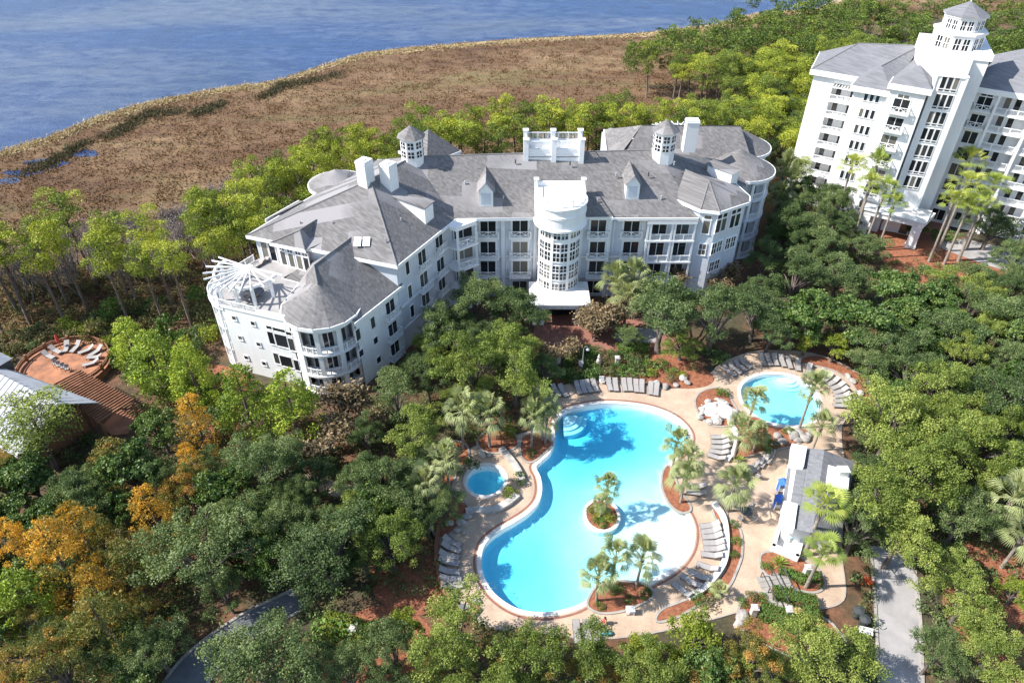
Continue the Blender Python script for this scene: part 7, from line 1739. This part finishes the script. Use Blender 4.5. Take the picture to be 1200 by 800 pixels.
for k in range(22):
    f_ = k/21; a = La_+(Lb_-La_)*f_; b2 = Ra_+(Rb_-Ra_)*f_; d = b2-a; m_.obox(((a.x+b2.x)/2, (a.y+b2.y)/2), d[:2], d.length/2+.3, .06, 3.0, 3.22)
m_.build('slats', 'wood', pgo)
for a, b2 in ((La_, Lb_), (Ra_, Rb_)):
    d = b2-a; m_ = MB(); m_.obox(((a.x+b2.x)/2, (a.y+b2.y)/2), d[:2], d.length/2, .1, 2.75, 3.0); m_.build('beam', 'wood', pgo)
    for f_ in (0, .33, .66, 1): c = a+d*f_; m_ = MB(); m_.box(c.x-.12,c.x+.12,c.y-.12,c.y+.12,0,2.75); m_.build('post', 'wood', pgo)
cc = g(76, 428, .8); m_ = MB(); rx, ry = 5.6, 5.4; loop = [(cc.x+rx*math.cos(R_(a)), cc.y+ry*math.sin(R_(a))) for a in range(0, 360, 10)]
m_ = MB(); m_.prism(loop, 0, .8); o = m_.build('clay_terrace', 'clay'); tag(o, 'round clay paved terrace beyond the redwood pergola', 'terrace')
m_ = MB(); m_.prism([g(u, v, .1)[:2] for u, v in ((118,500),(140,478),(160,492),(150,508),(132,510))], 0, .12); o = m_.build('clay_patio', 'clay'); tag(o, 'small red paved patio under the low end of the pergola', 'patio')
wl_ = [(cc.x+(rx-.2)*math.cos(R_(a)), cc.y+(ry-.2)*math.sin(R_(a))) for a in range(-40, 215, 10)]
t = thing('terrace_fence', 'brown post and rail fence curving round the clay terrace', 'fence', (cc.x, cc.y, .8))
m_ = MB()
for a, b2 in zip(wl_[:-1], wl_[1:]): d = Vector(b2)-Vector(a); c = (Vector(a)+Vector(b2))/2; m_.obox(c, d, d.length/2+.03, .06, 1.5, 1.62); m_.obox(c, d, d.length/2, .03, .95, 1.35)
m_.build('rail', 'wood', t)
for a in wl_[::3]: m_ = MB(); m_.box(a[0]-.14,a[0]+.14,a[1]-.14,a[1]+.14,.8,1.8); m_.build('post', 'wood', t)
for k, a in enumerate((150, 132, 112, 92, 60, 40, 22, 2)):
    lounger(0, 0, a+25*math.sin(a*7.1), 'grey lounger, %s from the left inside the fence of the clay terrace' % ORD[k], 'loungers on the clay terrace', z=.82, p=Vector((cc.x+(3.6+.5*math.sin(a*3))*math.cos(R_(a)), cc.y+(3.6+.5*math.sin(a*3))*math.sin(R_(a)), 0)))
for k, (u, v) in enumerate(((66,429),(70,431),(75,433),(80,435))):
    p = g(u, v, .82); copy_thing(_ch, (p.x, p.y, .82), R_(20), 'pale chair, %s from the left in the line on the clay terrace' % ORD[k], 'pale chairs on the clay terrace')
small('parasol', 'closed red parasol at the top edge of the clay terrace', 'parasol', 72, 408, [('pole','wood',lambda m_: m_.lathe(0,0,[(.04,0),(.04,2.3)],8)),('canopy','red',lambda m_: m_.lathe(0,0,[(.1,1.0),(.24,1.2),(.14,2.1),(0,2.4)],12))], z=.8)
# terrace furniture on the condominium roof terrace
for k, (u, v, a) in enumerate(((303,309,60),(310,305,60))):
    p = g(u, v, 10.5); o = lounger(0, 0, a, '%s lounger with dark cushion on the roof terrace behind the white pergola' % ('left' if k == 0 else 'right'), None, z=10.2, p=p)
tb_ = g(297, 343, 10.9); m_ = MB()
t = thing('glass_table', 'dark glass table under the white rooftop pergola', 'table', (tb_.x, tb_.y, 10.2)); m_.lathe(tb_.x,tb_.y,[(0,10.9),(1.3,10.9),(1.3,10.95),(0,10.95)],20); m_.build('tabletop','glass',t)
m_ = MB(); m_.lathe(tb_.x,tb_.y,[(.3,10.2),(.1,10.3),(.1,10.9)],12); m_.build('base','trim',t)
